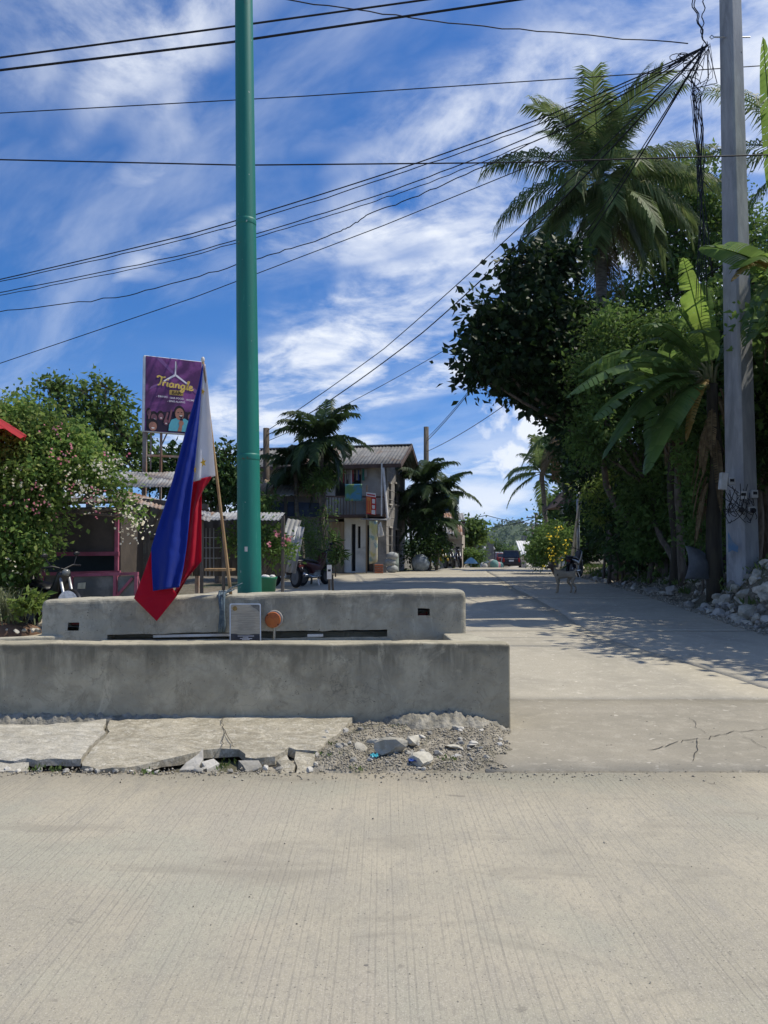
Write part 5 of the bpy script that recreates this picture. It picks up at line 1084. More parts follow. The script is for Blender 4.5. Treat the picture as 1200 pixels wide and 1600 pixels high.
TRI = [[(.02, .86), (-.02, 1.0), (.1, 1.1), (.3, 1.02), (.5, 1.0), (.66, 1.1)], [(.36, 1.02), (.34, .5), (.26, .08), (.1, .03)], [(.56, .5), (.54, .02)], [(.55, .32), (.66, .5), (.78, .45)], [(.92, .5), (.9, .08), (1.0, .02)],
       [(1.4, .42), (1.25, .5), (1.1, .35), (1.1, .1), (1.22, .0), (1.38, .12)], [(1.42, .5), (1.4, .08), (1.5, .02)], [(1.64, .5), (1.62, .02)], [(1.63, .33), (1.78, .5), (1.9, .42), (1.9, .08), (2.0, .02)], [(2.38, .42), (2.24, .5), (2.1, .35), (2.1, .12), (2.22, .02), (2.36, .12)], [(2.4, .5), (2.38, -.22), (2.26, -.38), (2.08, -.28), (2.2, -.1), (2.5, .08)],
       [(2.6, .1), (2.68, .7), (2.74, 1.02), (2.66, 1.0), (2.62, .3), (2.66, .04), (2.78, .06)], [(2.84, .22), (3.04, .32), (3.02, .5), (2.9, .5), (2.82, .25), (2.9, .02), (3.06, .03), (3.2, .2)]]
mb = MB()
def ribbon(P, w, f, o):
    pp = []
    for i in range(len(P)-1):
        for k in range(4): t = k/4; pp.append((P[i][0]*(1-t)+P[i+1][0]*t, P[i][1]*(1-t)+P[i+1][1]*t))
    pp.append(P[-1]); vs = []
    for i, p in enumerate(pp):
        a = pp[max(0, i-1)]; b = pp[min(len(pp)-1, i+1)]; dx, dy = b[0]-a[0], b[1]-a[1]; L = sqrt(dx*dx+dy*dy) or 1; nx, ny = -dy/L*w, dx/L*w
        vs += [f(p[0]-nx, p[1]-ny, o), f(p[0]+nx, p[1]+ny, o)]
    mb.add(vs, [(2*i, 2*i+1, 2*i+3, 2*i+2) for i in range(len(pp)-1)])
for q, P in enumerate(TRI): ribbon(P, .075, lambda x, y, o: bp(.19+(x+y*.10)*.205, .625+y*.115-x*.012, o), .0165+q*.0002)
mb.add([bp(.19+(.98+u)*.205, .625+(.72+v)*.115, .0165) for u, v in ellp(0, 0, .08, .09, 10)], [tuple(range(10))])
mb.build('script_lettering', MYB, bb); LAY[0] = .0095
shape('name_plate', [(.43, .508), (.66, .508), (.67, .515), (.67, .568), (.66, .575), (.43, .575), (.42, .568), (.42, .515)], MGOLD)
def text(s, u, v, h, mat, o=.0175, bold=.0, w=None, name='lettering', f=bp, fu=None, fv=None, parent=None):
    cu = bpy.data.curves.new('txt', 'FONT'); cu.body = s; cu.size = 1; cu.align_x = 'CENTER'; cu.offset = bold; cu.resolution_u = 2
    ob = bpy.data.objects.new('txt', cu); me = bpy.data.meshes.new_from_object(ob); bpy.data.objects.remove(ob)
    W_ = max(x.co.x for x in me.vertices)-min(x.co.x for x in me.vertices); k = 1 if w is None else w/(W_*h*(BH/BWd if f is bp else 1))
    sc = BH/BWd if f is bp else 1
    for x in me.vertices: x.co = f(u+x.co.x*h*sc*k, v+x.co.y*h, o)
    return mkobj(name, me, mat, parent or bb)
text('BAR', .545, .518, .066, MHAIR, bold=.012); text('- DRINKS', .29, .462, .036, MWP, bold=.008); text('- BAR FOOD', .545, .455, .036, MWP, bold=.008); text('- WOMEN', .80, .445, .036, MWP, bold=.008); text('- SING-ALONG', .545, .41, .036, MWP, bold=.008)
LAY[0] = .0095
# the printed crowd: plain flat shapes
shape('printed_crowd', [(.02, .01), (.98, .01), (.98, .22), (.85, .27), (.7, .3), (.4, .28), (.2, .25), (.02, .27)], MNAV)
for cx, cy, rx, ry, m in ((.15, .19, .065, .06, MSK2), (.27, .21, .055, .055, MSK2), (.36, .14, .05, .05, MSK2), (.79, .23, .05, .05, MSK2), (.9, .2, .05, .05, MSK2), (.06, .24, .04, .05, MSK2), (.13, .075, .085, .07, MSK)):
    shape('printed_head', ellp(cx, cy+ry*.3, rx*1.12, ry*1.05), MHAIR); shape('printed_face', ellp(cx+.008, cy-ry*.12, rx*.82, ry*.86), m); shape('printed_mouth', ellp(cx+.01, cy-ry*.45, rx*.35, ry*.14), MTEETH)
for pts in ([(.40, .13), (.43, .13), (.48, .3), (.45, .31)], [(.32, .12), (.36, .13), (.41, .26), (.38, .27)], [(.05, .16), (.08, .16), (.1, .28), (.07, .29)], [(.83, .14), (.86, .14), (.84, .29), (.81, .28)]): shape('printed_arm', pts, MSK2)
shape('printed_shirt', [(.41, .02), (.80, .02), (.79, .16), (.70, .2), (.62, .19), (.55, .2), (.46, .17), (.42, .10)], MSHIRT)
shape('printed_head', ellp(.60, .285, .095, .085), MHAIR); shape('printed_face', ellp(.605, .255, .078, .082), MSK); shape('printed_mouth', ellp(.63, .225, .034, .022), MHAIR); shape('printed_teeth', ellp(.63, .234, .028, .008), MTEETH); shape('printed_eye', ellp(.58, .275, .018, .005), MHAIR); shape('printed_eye', ellp(.64, .28, .016, .005), MHAIR)
shape('printed_microphone', [(.62, .12), (.66, .12), (.665, .19), (.64, .205), (.61, .19)], MNAV); shape('printed_hand', ellp(.635, .135, .045, .035), MSK); shape('printed_arm', [(.57, .02), (.64, .02), (.66, .12), (.61, .12)], MSK)
for u in (.02, .30, .98):
    a = bp(u, -.01, -.08); MB().bar((a.x, a.y, base_z(18)), a, .09 if u != .3 else .05, .09 if u != .3 else .05).build('post', MRUST, bb)
MB().bar(bp(.02, -.32, -.09), bp(.98, -.31, -.09), .06, .05).build('cross_bar', MRUST, bb); MB().bar(bp(.14, 0, -.2), bp(.14, -.5, -.2), .03).build('strut', MRUST, bb); MB().bar(bp(.42, 0, -.2), bp(.26, -.28, -.2), .03).build('strut', MRUST, bb)

# sheds with tin roofs behind the flag
def corr(a, u, v, n=60, pitch=.08, amp=.009):
    """one corrugated sheet: corner a, ridges run along v, spread along u"""
    a, u, v = Vector(a), Vector(u), Vector(v); L = u.length; nn = u.cross(v).normalized(); k = max(6, int(L/pitch*5)); vs = []
    for i in range(k+1):
        t = i/k; o = nn*amp*sin(t*L/pitch*2*pi); vs += [a+u*t+o, a+u*t+v*.5+o*1.02+nn*.006*sin(i), a+u*t+v+o]
    mb = MB(); mb.add(vs, [(3*i+j, 3*i+3+j, 3*i+4+j, 3*i+1+j) for i in range(k) for j in range(2)]); return mb
def roof_sheets(parent, a, u, v, n, mats, name='roof_sheet', rg=random.Random(3), pitch=.08, amp=.009):
    a, u, v = Vector(a), Vector(u), Vector(v); nn = u.cross(v).normalized()
    for i in range(n):
        o = corr(a+u*(i/n)-u*.004+nn*(.012*(i % 2)+.006*rg.random()), u*(1/n)*1.03, v*(1+rg.uniform(-.02, .02)), pitch=pitch, amp=amp).build(name, mats[rg.randrange(len(mats))], parent, True, fix=False); s = o.modifiers.new('s', 'SOLIDIFY'); s.thickness = .004
sh = thing('tin_shed', 'open shed with layered tin roofs behind the flag', 'shed', (at(250, 860, 17).x, 17, base_z(17)))
roof_sheets(sh, at(172, 737, 17.5), at(300, 737, 17.5)-at(172, 737, 17.5), Vector((0, -.9, -.42)), 3, [MTIN]); roof_sheets(sh, at(186, 764, 16.4), at(330, 800, 16.4)-at(186, 764, 16.4), Vector((.15, -.8, -.22)), 4, [MTIN, MRUST])
roof_sheets(sh, at(300, 800, 16.8), at(445, 800, 16.8)-at(300, 800, 16.8), Vector((0, -.9, -.2)), 4, [MTIN, MTIN, MRUST])
MB().prism([at(190, 782, 17), at(300, 790, 17), at(300, 900, 17), at(190, 900, 17)], (0, .04, 0)).build('back_wall', M('tan_ply', (.22, .195, .15), (.15, .13, .10), 3, .85, 0, .3, 12), sh)
MB().prism([at(296, 800, 17.6), at(445, 805, 17.6), at(445, 900, 17.6), at(296, 900, 17.6)], (0, .04, 0)).build('back_wall', MPLANK, sh)
MB().bar(at(188, 779, 16), at(325, 792, 16), .08, .1).build('fascia', MPLANK, sh)
for x in (192, 232, 316, 350, 442): MB().bar((at(x, 860, 15.95).x, 15.95, .2), at(x, 806 if x > 300 else 782, 15.95), .06, .06).build('post', MPLANK, sh)
MB().bar(at(196, 842, 16.8), at(300, 842, 16.8), .05, .06).build('rail', MPLANK, sh); MB().bar(at(200, 890, 16.7), at(250, 800, 16.7), .05, .06).build('brace', MPLANK, sh)
for k in range(14): x = 200+k*7; MB().bar(at(x, 892, 16.75), at(x, 864, 16.75), .04, .015).build('picket', MPLANK, sh)
for x in (322, 328, 334): MB().bar(at(x, 825, 16.5), at(x, 900, 16.5), .012).build('rod', MGALV, sh)
for y in (840, 856, 872): MB().bar(at(316, y, 16.5), at(345, y, 16.5), .012).build('rod', MGALV, sh)
MB().box(at(344, 890, 15.2), (.55, .35, .05)).build('bench_top', MWOOD, sh, bevel=.01)
tree('low_shrub', 'shaded leafy shrub hanging under the tin roof beside the green pole', (at(425, 870, 16.2).x, 16.2, base_z(16)), [B(424, 850, 16.2, 22), B(414, 830, 16.2, 16), B(433, 862, 16.2, 18), B(360, 850, 16.6, 14), B(372, 830, 16.6, 12)], 90, 22, .1, LG['mid'], .03, .24, .5, None, 'shrub', seed=31, flowers=[(LG['pink'], [at(438, 833, 15.9), at(444, 835, 15.9)], 22, .07, .07)])
c = Vector((at(418, 910, 12.3).x, 12.3, base_z(12.3))); bn_ = thing('plastic_bin', 'green plastic bin of litter on a stand just right of the flagpole', 'bin', c); zt = Vector((0, 0, .5))
MB().lathe(c+zt, [(.11, 0), (.145, .36), (.155, .37), (.155, .40), (.135, .40), (.12, .3)], 20).build('bucket', flat('green_plastic', (.015, .14, .07), .45), bn_, True)
for sx in (-1, 1):
    for sy in (-1, 1): MB().bar(c+Vector((sx*.12, sy*.12, 0)), c+Vector((sx*.1, sy*.1, .48)), .035).build('leg', MPLANK, bn_)
MB().box(c+Vector((0, 0, .485)), (.3, .3, .028)).build('stand_top', MPLANK, bn_)
for k in range(7): MB().ell(c+zt+Vector((.08*cos(k*2.2), .08*sin(k*2.2), .40)), (.05, .05, .035), 7, 5).build('litter', MPVC, bn_, True)
# ================================================================== two-storey house and its neighbours
MRENDER = M('grey_render', (.42, .40, .36), (.33, .31, .28), 1.6, .9, 0, .4, 9, grime=(.18, .17, .155)); MBLOCK = M('block_wall', (.25, .24, .225), (.19, .18, .17), 2.2, .92, 0, .5, 9, grime=(.13, .125, .115)); MWALLW = M('white_wall', (.78, .76, .68), (.66, .64, .56), 1.8, .8, 0, .2, 9, grime=(.4, .39, .35))
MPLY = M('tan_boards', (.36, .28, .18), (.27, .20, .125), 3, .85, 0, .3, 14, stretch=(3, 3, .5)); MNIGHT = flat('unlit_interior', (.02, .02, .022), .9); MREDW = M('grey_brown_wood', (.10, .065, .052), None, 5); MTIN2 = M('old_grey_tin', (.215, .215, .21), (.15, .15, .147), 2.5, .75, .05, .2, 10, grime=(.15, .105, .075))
def wall(O, U, w, h, th, holes, mat, parent, name='wall', N=None):
    """a wall in its own frame with real openings; holes are (u0, u1, v0, v1) in metres"""
    O, U = Vector(O), Vector(U).normalized(); Z = Vector((0, 0, 1)); N = Z.cross(U).normalized()      # N points away from the viewer when U runs to the right
    us = sorted({0, w} | {x for q in holes for x in q[:2]}); vs_ = sorted({0, h} | {x for q in holes for x in q[2:]}); mb = MB()
    ins = lambda u, v: any(a < u < b and c < v < d for a, b, c, d in holes)
    P = lambda u, v, n: O+U*u+Z*v+N*n
    nu, nv = len(us), len(vs_); vs = [P(u, v, n) for n in (0, th) for v in vs_ for u in us]; k = nu*nv; fs = []; cell = {}
    for j in range(nv-1):
        for i in range(nu-1): cell[i, j] = not ins((us[i]+us[i+1])/2, (vs_[j]+vs_[j+1])/2)
    g_ = lambda i, j: cell.get((i, j), False)
    for (i, j), on_ in cell.items():
        if not on_: continue
        a, b, c, d = j*nu+i, j*nu+i+1, (j+1)*nu+i+1, (j+1)*nu+i; fs += [(a, b, c, d), (k+d, k+c, k+b, k+a)]
        if not g_(i-1, j): fs.append((a, d, k+d, k+a))
        if not g_(i+1, j): fs.append((b, k+b, k+c, c))
        if not g_(i, j-1): fs.append((a, k+a, k+b, b))
        if not g_(i, j+1): fs.append((d, c, k+c, k+d))
    mb.add(vs, fs); return mb.build(name, mat, parent)
TH = radians(12); DH = 33.; hz = base_z(DH)-.02; HC = at(604, 893, DH); HC.z = hz
hu = Vector((cos(TH), -sin(TH), 0)); hn = Vector((sin(TH), cos(TH), 0)); HW, HD, HE = 6.2, 4.4, 4.72
house = thing('two_storey_house', 'weathered grey two-storey house with tin gable roof and a white ground-floor front', 'house', HC)
HL = HC-hu*HW
def hp(u, v, n=0): return HL+hu*u+Vector((0, 0, v))+hn*n     # u along the front from the left, n into the house
U = lambda px: HW+(px-604)/1200*DH*1.02                       # photo column to metres along the front
Vp = lambda py: 1.5-(py-860)/1200*DH-hz
wall(hp(0, 2.35), hu, HW, HE-2.35, .14, [(U(522), U(564), Vp(775)-2.35, Vp(732)-2.35), (U(430), U(450), Vp(770)-2.35, Vp(740)-2.35)], MRENDER, house)
wall(hp(0, 0), hu, U(527), 2.33, .14, [], MBLOCK, house); wall(hp(U(537), 0), hu, U(571)-U(537), 2.5, .14, [(U(548.5)-U(537), U(555)-U(537), .05, 2.1), (U(558.5)-U(537), U(563)-U(537), 1.05, 2.0)], MWALLW, house)
wall(hp(U(571), 0), hu, HW-U(571), 2.33, .14, [(.02, U(583)-U(571), .05, 2.05)], MRENDER, house)
MB().prism([hp(U(514), 0, -.05), hp(U(537), 0, -.05), hp(U(537), 2.2, -.05), hp(U(514), 2.2, -.05)], hn*.03).build('board_panel', MPLY, house)
for k in range(5): MB().bar(hp(U(514)+k*.15, 0, -.065), hp(U(514)+k*.15, 2.2, -.065), .012, .02).build('batten', MPLY, house)
for a, b, c, d in ((548.5, 555, .05, 2.1), (558.5, 563, 1.05, 2.0), (571.5, 583, .05, 2.05)):
    MB().prism([hp(U(a), c, .12), hp(U(b), c, .12), hp(U(b), d, .12), hp(U(a), d, .12)], hn*.03).build('door' if c < .5 else 'unlit_opening', MNIGHT, house)  # near-black sheets: the dimness of the rooms is put into their colour
MB().prism([hp(U(577), .05, .0), hp(U(583), .05, -.05), hp(U(583), 2.0, -.05), hp(U(577), 2.0, .0)], hn*.03).build('door', M('brown_door', (.10, .065, .045), None, 5, .7), house)
# gable side
wall(hp(HW, 0, .0)+hu*.0, hn, HD, HE, .14, [(.45, 1.0, 3.0, 3.9), (1.8, 2.6, 3.05, 4.0), (2.0, 2.9, .9, 1.9), (.5, 1.1, .0, 1.95)], MBLOCK, house)
for a, b, c, d in ((.45, 1.0, 3.0, 3.9), (1.8, 2.6, 3.05, 4.0), (2.0, 2.9, .9, 1.9), (.5, 1.1, 0, 1.95)):
    MB().prism([hp(HW-.1, c, a), hp(HW-.1, c, b), hp(HW-.1, d, b), hp(HW-.1, d, a)], hu*-.02).build('unlit_opening', MNIGHT, house)  # gable openings closed by near-black sheets standing for the unlit rooms
    MB().bar(hp(HW+.02, d+.03, a-.05), hp(HW+.02, d+.03, b+.05), .06, .07).build('lintel', MRENDER, house); MB().bar(hp(HW+.03, c-.03, a-.05), hp(HW+.03, c-.03, b+.05), .08, .05).build('sill', MRENDER, house)
for k in range(1, 12): MB().bar(hp(HW+.004, k*.4, .02), hp(HW+.004, k*.4, HD-.02), .02, .012).build('course_line', MRENDER, house)
RH = 1.0; MB().prism([hp(HW-.02, HE, .0), hp(HW-.02, HE, HD), hp(HW-.02, HE+RH, HD/2)], hu*-.1).build('gable', MREDW, house)
MB().prism([hp(.0, 0, HD-.1), hp(HW, 0, HD-.1), hp(HW, HE, HD-.1), hp(0, HE, HD-.1)], hn*.1).build('rear_wall', MBLOCK, house); MB().prism([hp(0, 0, 0), hp(0, 0, HD), hp(0, HE, HD), hp(0, HE, 0)], hu*.1).build('side_wall', MBLOCK, house)
MB().prism([hp(.15, 2.3, .16), hp(HW-.15, 2.3, .16), hp(HW-.15, 2.3, HD-.12), hp(.15, 2.3, HD-.12)], (0, 0, .1)).build('upper_floor', MPLANK, house)
oh = .55
roof_sheets(house, hp(-.4, HE-.15, -oh), hu*(HW+.4+.75), hn*(HD/2+oh)+Vector((0, 0, RH+.2)), 7, [MTIN2, MTIN2, MTIN2, MRUST], pitch=.16, amp=.018)
roof_sheets(house, hp(-.4, HE+RH+.05, HD/2), hu*(HW+.4+.75), hn*(HD/2+oh)+Vector((0, 0, -RH-.2)), 5, [MTIN], pitch=.16, amp=.025)
MB().bar(hp(-.4, HE-.17, -oh), hp(HW+.75, HE-.17, -oh), .03, .16).build('fascia', MREDW, house)
for n0, n1, z0, z1 in ((-oh, HD/2, HE-.2, HE+RH), (HD/2, HD+oh, HE+RH, HE-.2)): MB().bar(hp(HW+.72, z0, n0), hp(HW+.72, z1, n1), .04, .2).build('barge_board', MREDW, house)
MB().bar(hp(-.4, HE+RH+.09, HD/2), hp(HW+.75, HE+RH+.09, HD/2), .3, .04).build('ridge_cap', MTIN, house)
# balcony ledge, awning, posts
MB().prism([hp(U(505), 2.36, -.8), hp(HW+.1, 2.36, -.8), hp(HW+.1, 2.36, .0), hp(U(505), 2.36, .0)], (0, 0, .12)).build('balcony_floor', MREDW, house)
MB().prism([hp(U(572), 2.25, -1.0), hp(HW+.2, 2.2, -1.0), hp(HW+.2, 2.33, -.02), hp(U(572), 2.33, -.02)], (0, 0, .04)).build('awning', MTIN, house)
for k in range(13):
    u = U(506)+k*.13; MB().bar(hp(u, 2.48, -.77), hp(u, 3.25, -.77), .05, .03).build('baluster', MPLANK, house)
MB().bar(hp(U(505), 3.27, -.77), hp(HW+.05, 3.2, -.77), .05, .07).build('balcony_rail', MREDW, house)
for px in (580, 603): MB().bar(hp(U(px), 0 if px < 590 else 2.4, -.9), hp(U(px), 3.7 if px < 590 else HE-.1, -.85), .06, .06).build('post', MPLY if px < 590 else MWCASE, house)
MB().tube([hp(HW-.05, HE-.1, -.5), hp(HW+.2, 2.3, -.75)], .05, 8).build('downpipe', MWCASE, house)
rg = random.Random(6); CL = [(.55, .55, .58), (.30, .03, .05), (.05, .07, .18), (.35, .33, .3), (.03, .03, .035), (.10, .22, .20), (.45, .2, .22), (.6, .58, .5)]
for k in range(13):
    u = U(522)+.06+k*.085; w_ = rg.uniform(.05, .085); hgt = rg.uniform(.4, .75); c = CL[rg.randrange(8)]
    o = MB().box(hp(u, Vp(733)-hgt/2, -.05+rg.uniform(-.03, .03)), (w_, .02, hgt), rz=rg.uniform(-.5, .5), taper=.8).build('garment', flat('garment%d' % k, c, .9)); tag(o, ['%s garment, %s from the left on the clothes line' % (['white', 'red', 'navy', 'beige', 'black', 'teal', 'pink', 'cream'][CL.index(c)], ['first', 'second', 'third', 'fourth', 'fifth', 'sixth', 'seventh', 'eighth', 'ninth', 'tenth', 'eleventh', 'twelfth', 'thirteenth'][k])][0], 'laundry', 'laundry in the upper opening'); 
o = MB().bar(hp(U(519), Vp(731.5), -.06), hp(U(570), Vp(731.5), -.06), .012).build('clothes_line', MCAB); tag(o, 'thin clothes line across the upper opening of the house', 'clothes line')
for k, (px, c, hgt) in enumerate(((568, (.03, .16, .13), .5), (572, (.3, .3, .3), .35))):
    o = MB().box(hp(U(px), Vp(732)-hgt/2, -.1), (.12, .02, hgt), taper=.7).build('garment', flat('garm%d' % k, c, .9)); tag(o, ('dark green cloth hanging right of the laundry opening', 'small grey cloth hanging beside the dark green one')[k], 'laundry')
def m_tarp(name, cs, sc):
    t = MT(name, .5, 0, .35); c = t.mix(t.noise(sc, 4, .6, 1.2, None, .4, .6), cs[0], cs[1]); c = t.mix(t.noise(sc*1.7, 3, .5, .5, None, .56, .64), c, cs[2]); t.col(c); return t.mat
def sheetq(name, P, mat, label, cat, bulge=.06, n=10):
    V = []
    for j in range(n+1):
        for i in range(n+1):
            u, v = i/n, j/n; p = (P[0]*(1-u)+P[1]*u)*(1-v)+(P[3]*(1-u)+P[2]*u)*v; V.append(p-hn*bulge*(mnoise.noise((u*2.5, v*2, bulge*50))+.3*sin(u*9)))
    o = mkobj(name, np_mesh(name, V, [(j*(n+1)+i, j*(n+1)+i+1, (j+1)*(n+1)+i+1, (j+1)*(n+1)+i) for j in range(n) for i in range(n)]), mat, None, True); o.modifiers.new('s', 'SOLIDIFY').thickness = .006; tag(o, label, cat); return o
sheetq('printed_tarp', [hp(U(546), Vp(784), -.84), hp(U(572.5), Vp(784), -.84), hp(U(572.5), Vp(758), -.84), hp(U(546), Vp(758), -.84)], m_tarp('tarp_scenery', [(.06, .22, .34), (.10, .22, .08), (.22, .30, .10)], 1.6), 'tarpaulin print of a green and blue landscape hung on the balcony rail', 'tarpaulin', .03)
sheetq('printed_tarp', [hp(U(585), Vp(881), -1.0), hp(U(597.5), Vp(878), -1.0), hp(U(598), Vp(815), -1.0), hp(U(585), Vp(815), -1.0)], m_tarp('tarp_yellow', [(.55, .52, .22), (.62, .60, .45), (.25, .38, .36)], 2.2), 'pale yellow printed tarpaulin hanging beside the house entrance', 'tarpaulin', .07)
sheetq('white_cloth', [hp(U(599), Vp(840), -1.02), hp(U(608), Vp(838), -1.0), hp(U(603), Vp(816), -1.0), hp(U(598), Vp(822), -1.02)], MPVC, 'crumpled white cloth at the corner of the house awning', 'cloth', .08)
# red notice sign with its rows
ra = hp(U(580), Vp(804), -.95); sgn = thing('notice_sign', 'red and white notice sign fixed to a post on the house front', 'sign', ra); sw, shh = 15/1200*DH, 33/1200*DH
sp_ = lambda u, v, o=0: ra+hu*u*sw+Vector((0, 0, v*shh-u*.06))-hn*o
MB().prism([sp_(0, 0), sp_(1, 0), sp_(1, 1), sp_(0, 1)], hn*.03).build('panel', flat('sign_red', (.48, .03, .03), .5), sgn)
MB().prism([sp_(.0, .82, .003), sp_(1, .82, .003), sp_(1, 1, .003), sp_(0, 1, .003)], hn*.002).build('header', flat('sign_white', (.72, .70, .68), .5), sgn)
MB().prism([sp_(.05, .06, .003), sp_(.5, .06, .003), sp_(.5, .78, .003), sp_(.05, .78, .003)], hn*.002).build('picture', flat('sign_orange', (.62, .22, .05), .5), sgn)
for k, (a, b, v, hh, m) in enumerate(((.08, .92, .87, .06, 'r'), (.62, .92, .52, .2, 'w'), (.62, .9, .28, .16, 'w'), (.56, .95, .02, .2, 'w'), (.12, .2, .12, .5, 'r'), (.32, .38, .12, .5, 'r'))): MB().prism([sp_(a, v, .006), sp_(b, v, .006), sp_(b, v+hh, .006), sp_(a, v+hh, .006)], hn*.001).build('printed_block', flat('sgn%d' % k, (.5, .04, .04) if m == 'r' else (.72, .7, .68), .5), sgn)
# goods by the door
for px, d, s, c, lab, nm, ct in ((592, 31.6, (.35, .3, .36), (.40, .14, .07), 'orange crate standing under the yellow tarpaulin', 'crate', 'crate'), (611, 32.6, (.45, .4, 1.1), (.34, .36, .36), 'grey sack pile at the house corner', 'sack_pile', 'sacks'), (616, 34, (.4, .4, .8), (.25, .3, .28), 'tall grey-green drum at the gable side of the house', 'drum', 'drum')):
    b = Vector((at(px, 880, d).x, d, base_z(d))); t = thing(nm, lab, ct, b); mm = M(nm+'_paint', c, None, 6, .8, 0, .3)
    if nm == 'drum': MB().lathe(b, [(.2, 0), (.21, .03), (.2, .3), (.215, .32), (.2, .34), (.2, .78), (.21, .8)], 16).build('body', mm, t, True); MB().lathe(b, [(.19, .8), (.05, .83)], 16).build('lid', mm, t)
    elif nm == 'crate':
        for k in range(4): MB().box(b+Vector((0, 0, .05+k*.095)), (s[0], s[1], .07)).build('slat', mm, t, bevel=.006)
    else:
        for k in range(3): MB().ell(b+Vector((.05*(-1)**k, 0, .16+k*.27)), (.26, .2, .18), 12, 8).build('sack', mm, t, True)

# palms in front of the house and beside it
def fan(seed, n, L, lo=-40, hi=80):
    rg = random.Random(seed); return [fr(k*360/n*2.4+rg.uniform(-12, 12), lo+(hi-lo)*(1-(k/(n-1))**1.1), L*rg.uniform(.8, 1.1), rg.uniform(55, 95), .75) for k in range(n)]
def garden_palm(label, px, py, d, L, trunks, seed, n=21, ll=.6):
    b = at(px, 900, d); b.z = base_z(d); tp = at(px, py, d)
    t = palm('garden_palm', label, b, tp, .10, .085, fan(seed, n, L), 'palm tree', 'garden palms by the house', LG['palmd'], seed=seed, ll=ll, lw=.075, nl=38)
    for ox, oy, dz, sd in trunks:
        b2 = b+Vector((ox, oy, 0)); t2 = tp+Vector((ox*1.6, oy*1.6, dz)); MB().tube(wobble(b2, t2, 8, .04, sd), [.075]*9, 8).build('trunk', MPBARK, t, True); rg = random.Random(sd)
        for f in fan(sd, n-4, L*.85): frond(t2, *f[:4], 34, ll, .075, f[4], 'frond', LG['palmd'], t, rg)
    return t
garden_palm('clump of feathery palms in front of the grey house', 502, 690, 26, 1.75, [(-.6, .3, -.85, 4)], 2)
garden_palm('dark clump of palms to the right of the grey house', 664, 758, 36, 2.0, [(.55, .2, -.4, 14), (-.5, .3, -1.0, 15), (.2, -.2, -1.7, 17)], 12)
tree('low_shrub', 'hanging green creeper around the palm trunks at the house', (at(508, 880, 25.7).x, 25.7, base_z(25.7)), [B(503, 748, 25.7, 15), B(495, 760, 25.7, 13), B(509, 800, 25.7, 8, 2), B(510, 840, 25.8, 6, 2)], 70, 22, .13, LG['mid'], .05, .25, .4, None, 'creeper', seed=33)
tree('low_shrub', 'tall pale green shrub behind the parked motorcycles', (at(488, 895, 23).x, 23, base_z(23)), [B(488, 850, 23, 18, 1.3), B(478, 830, 23, 14, 1.2), B(498, 870, 23, 16), B(470, 815, 23, 9)], 120, 24, .09, LG['light'], .03, .26, .3, None, 'shrub', seed=34)
tree('low_shrub', 'dark shrub mass under the palms right of the house', (at(670, 885, 35).x, 35, base_z(35)), [B(660, 850, 35, 20), B(675, 860, 35, 20), B(648, 870, 35, 15), B(685, 840, 35, 14), B(668, 820, 35.5, 22)], 150, 24, .16, LG['dark'], .05, .4, .5, None, 'shrub', seed=35)
tree('dracaena', 'small spiky dracaena beside the white house front', (at(525, 895, 28).x, 28, base_z(28)), [B(522, 842, 28, 7), B(526, 868, 28, 9), B(518, 872, 28, 6)], 24, 14, .3, LG['dark'], .025, .12, .16, None, 'plant', seed=36)
# small shed left of the palms, tin sheets, stuff
sd2 = thing('small_shed', 'low shed with pale tin gable roof left of the garden palms', 'shed', (at(455, 860, 27).x, 27, base_z(27))); z0 = base_z(27)
roof_sheets(sd2, at(398, 772, 26.3), at(490, 776, 26.3)-at(398, 772, 26.3), Vector((.15, 1.3, .62)), 3, [MTIN, MPLY], pitch=.14, amp=.02)
a, b = at(400, 775, 26.8), at(500, 775, 26.8); MB().prism([Vector((a.x, 26.8, z0)), Vector((b.x, 26.8, z0)), b, a], (0, .1, 0)).build('wall', MBLOCK, sd2)
MB().prism([at(424, 783, 26.5), at(503, 786, 26.5), at(503, 808, 26.5), at(424, 806, 26.5)], (0, .04, 0)).build('blue_band', M('faded_blue', (.05, .075, .13), (.03, .045, .075), 4, .8), sd2); MB().bar(at(446, 775, 26.4), at(448, 850, 26.4), .1, .1).build('post', MPLANK, sd2)
tr_ = tree('low_shrub', 'leafy creeper at the left corner of the small shed', (at(415, 860, 25).x, 25, base_z(25)), [B(412, 795, 25, 14), B(420, 780, 25, 9), B(408, 815, 25, 14)], 60, 22, .13, LG['mid'], .04, .3, .5, None, 'shrub', seed=37)
o = corr(at(424, 890, 20), at(446, 893, 20)-at(424, 890, 20), Vector((.35, .5, 1.35)), pitch=.12, amp=.025).build('tin_sheet', MTIN, None, True, fix=False); tag(o, 'left leaning corrugated tin sheet by the motorcycle', 'tin sheet', 'leaning tin sheets'); o.modifiers.new('s', 'SOLIDIFY').thickness = .004
o = corr(at(446, 894, 19.8), at(462, 896, 19.8)-at(446, 894, 19.8), Vector((.18, .4, 1.2)), pitch=.12, amp=.025).build('tin_sheet', MTIN, None, True, fix=False); tag(o, 'right leaning corrugated tin sheet beside the pale shrub', 'tin sheet', 'leaning tin sheets'); o.modifiers.new('s', 'SOLIDIFY').thickness = .004
ds = 18.5; c = Vector((at(515, 905, ds).x, ds, base_z(ds))); sg2 = thing('sign_post', 'small white notice on a short post before the house', 'sign', c); MB().bar(c, c+Vector((-.02, 0, .75)), .05, .05).build('post', MPLANK, sg2); MB().box(c+Vector((-.005, -.04, .56)), (.11, .02, .34)).build('panel', MWCASE, sg2)
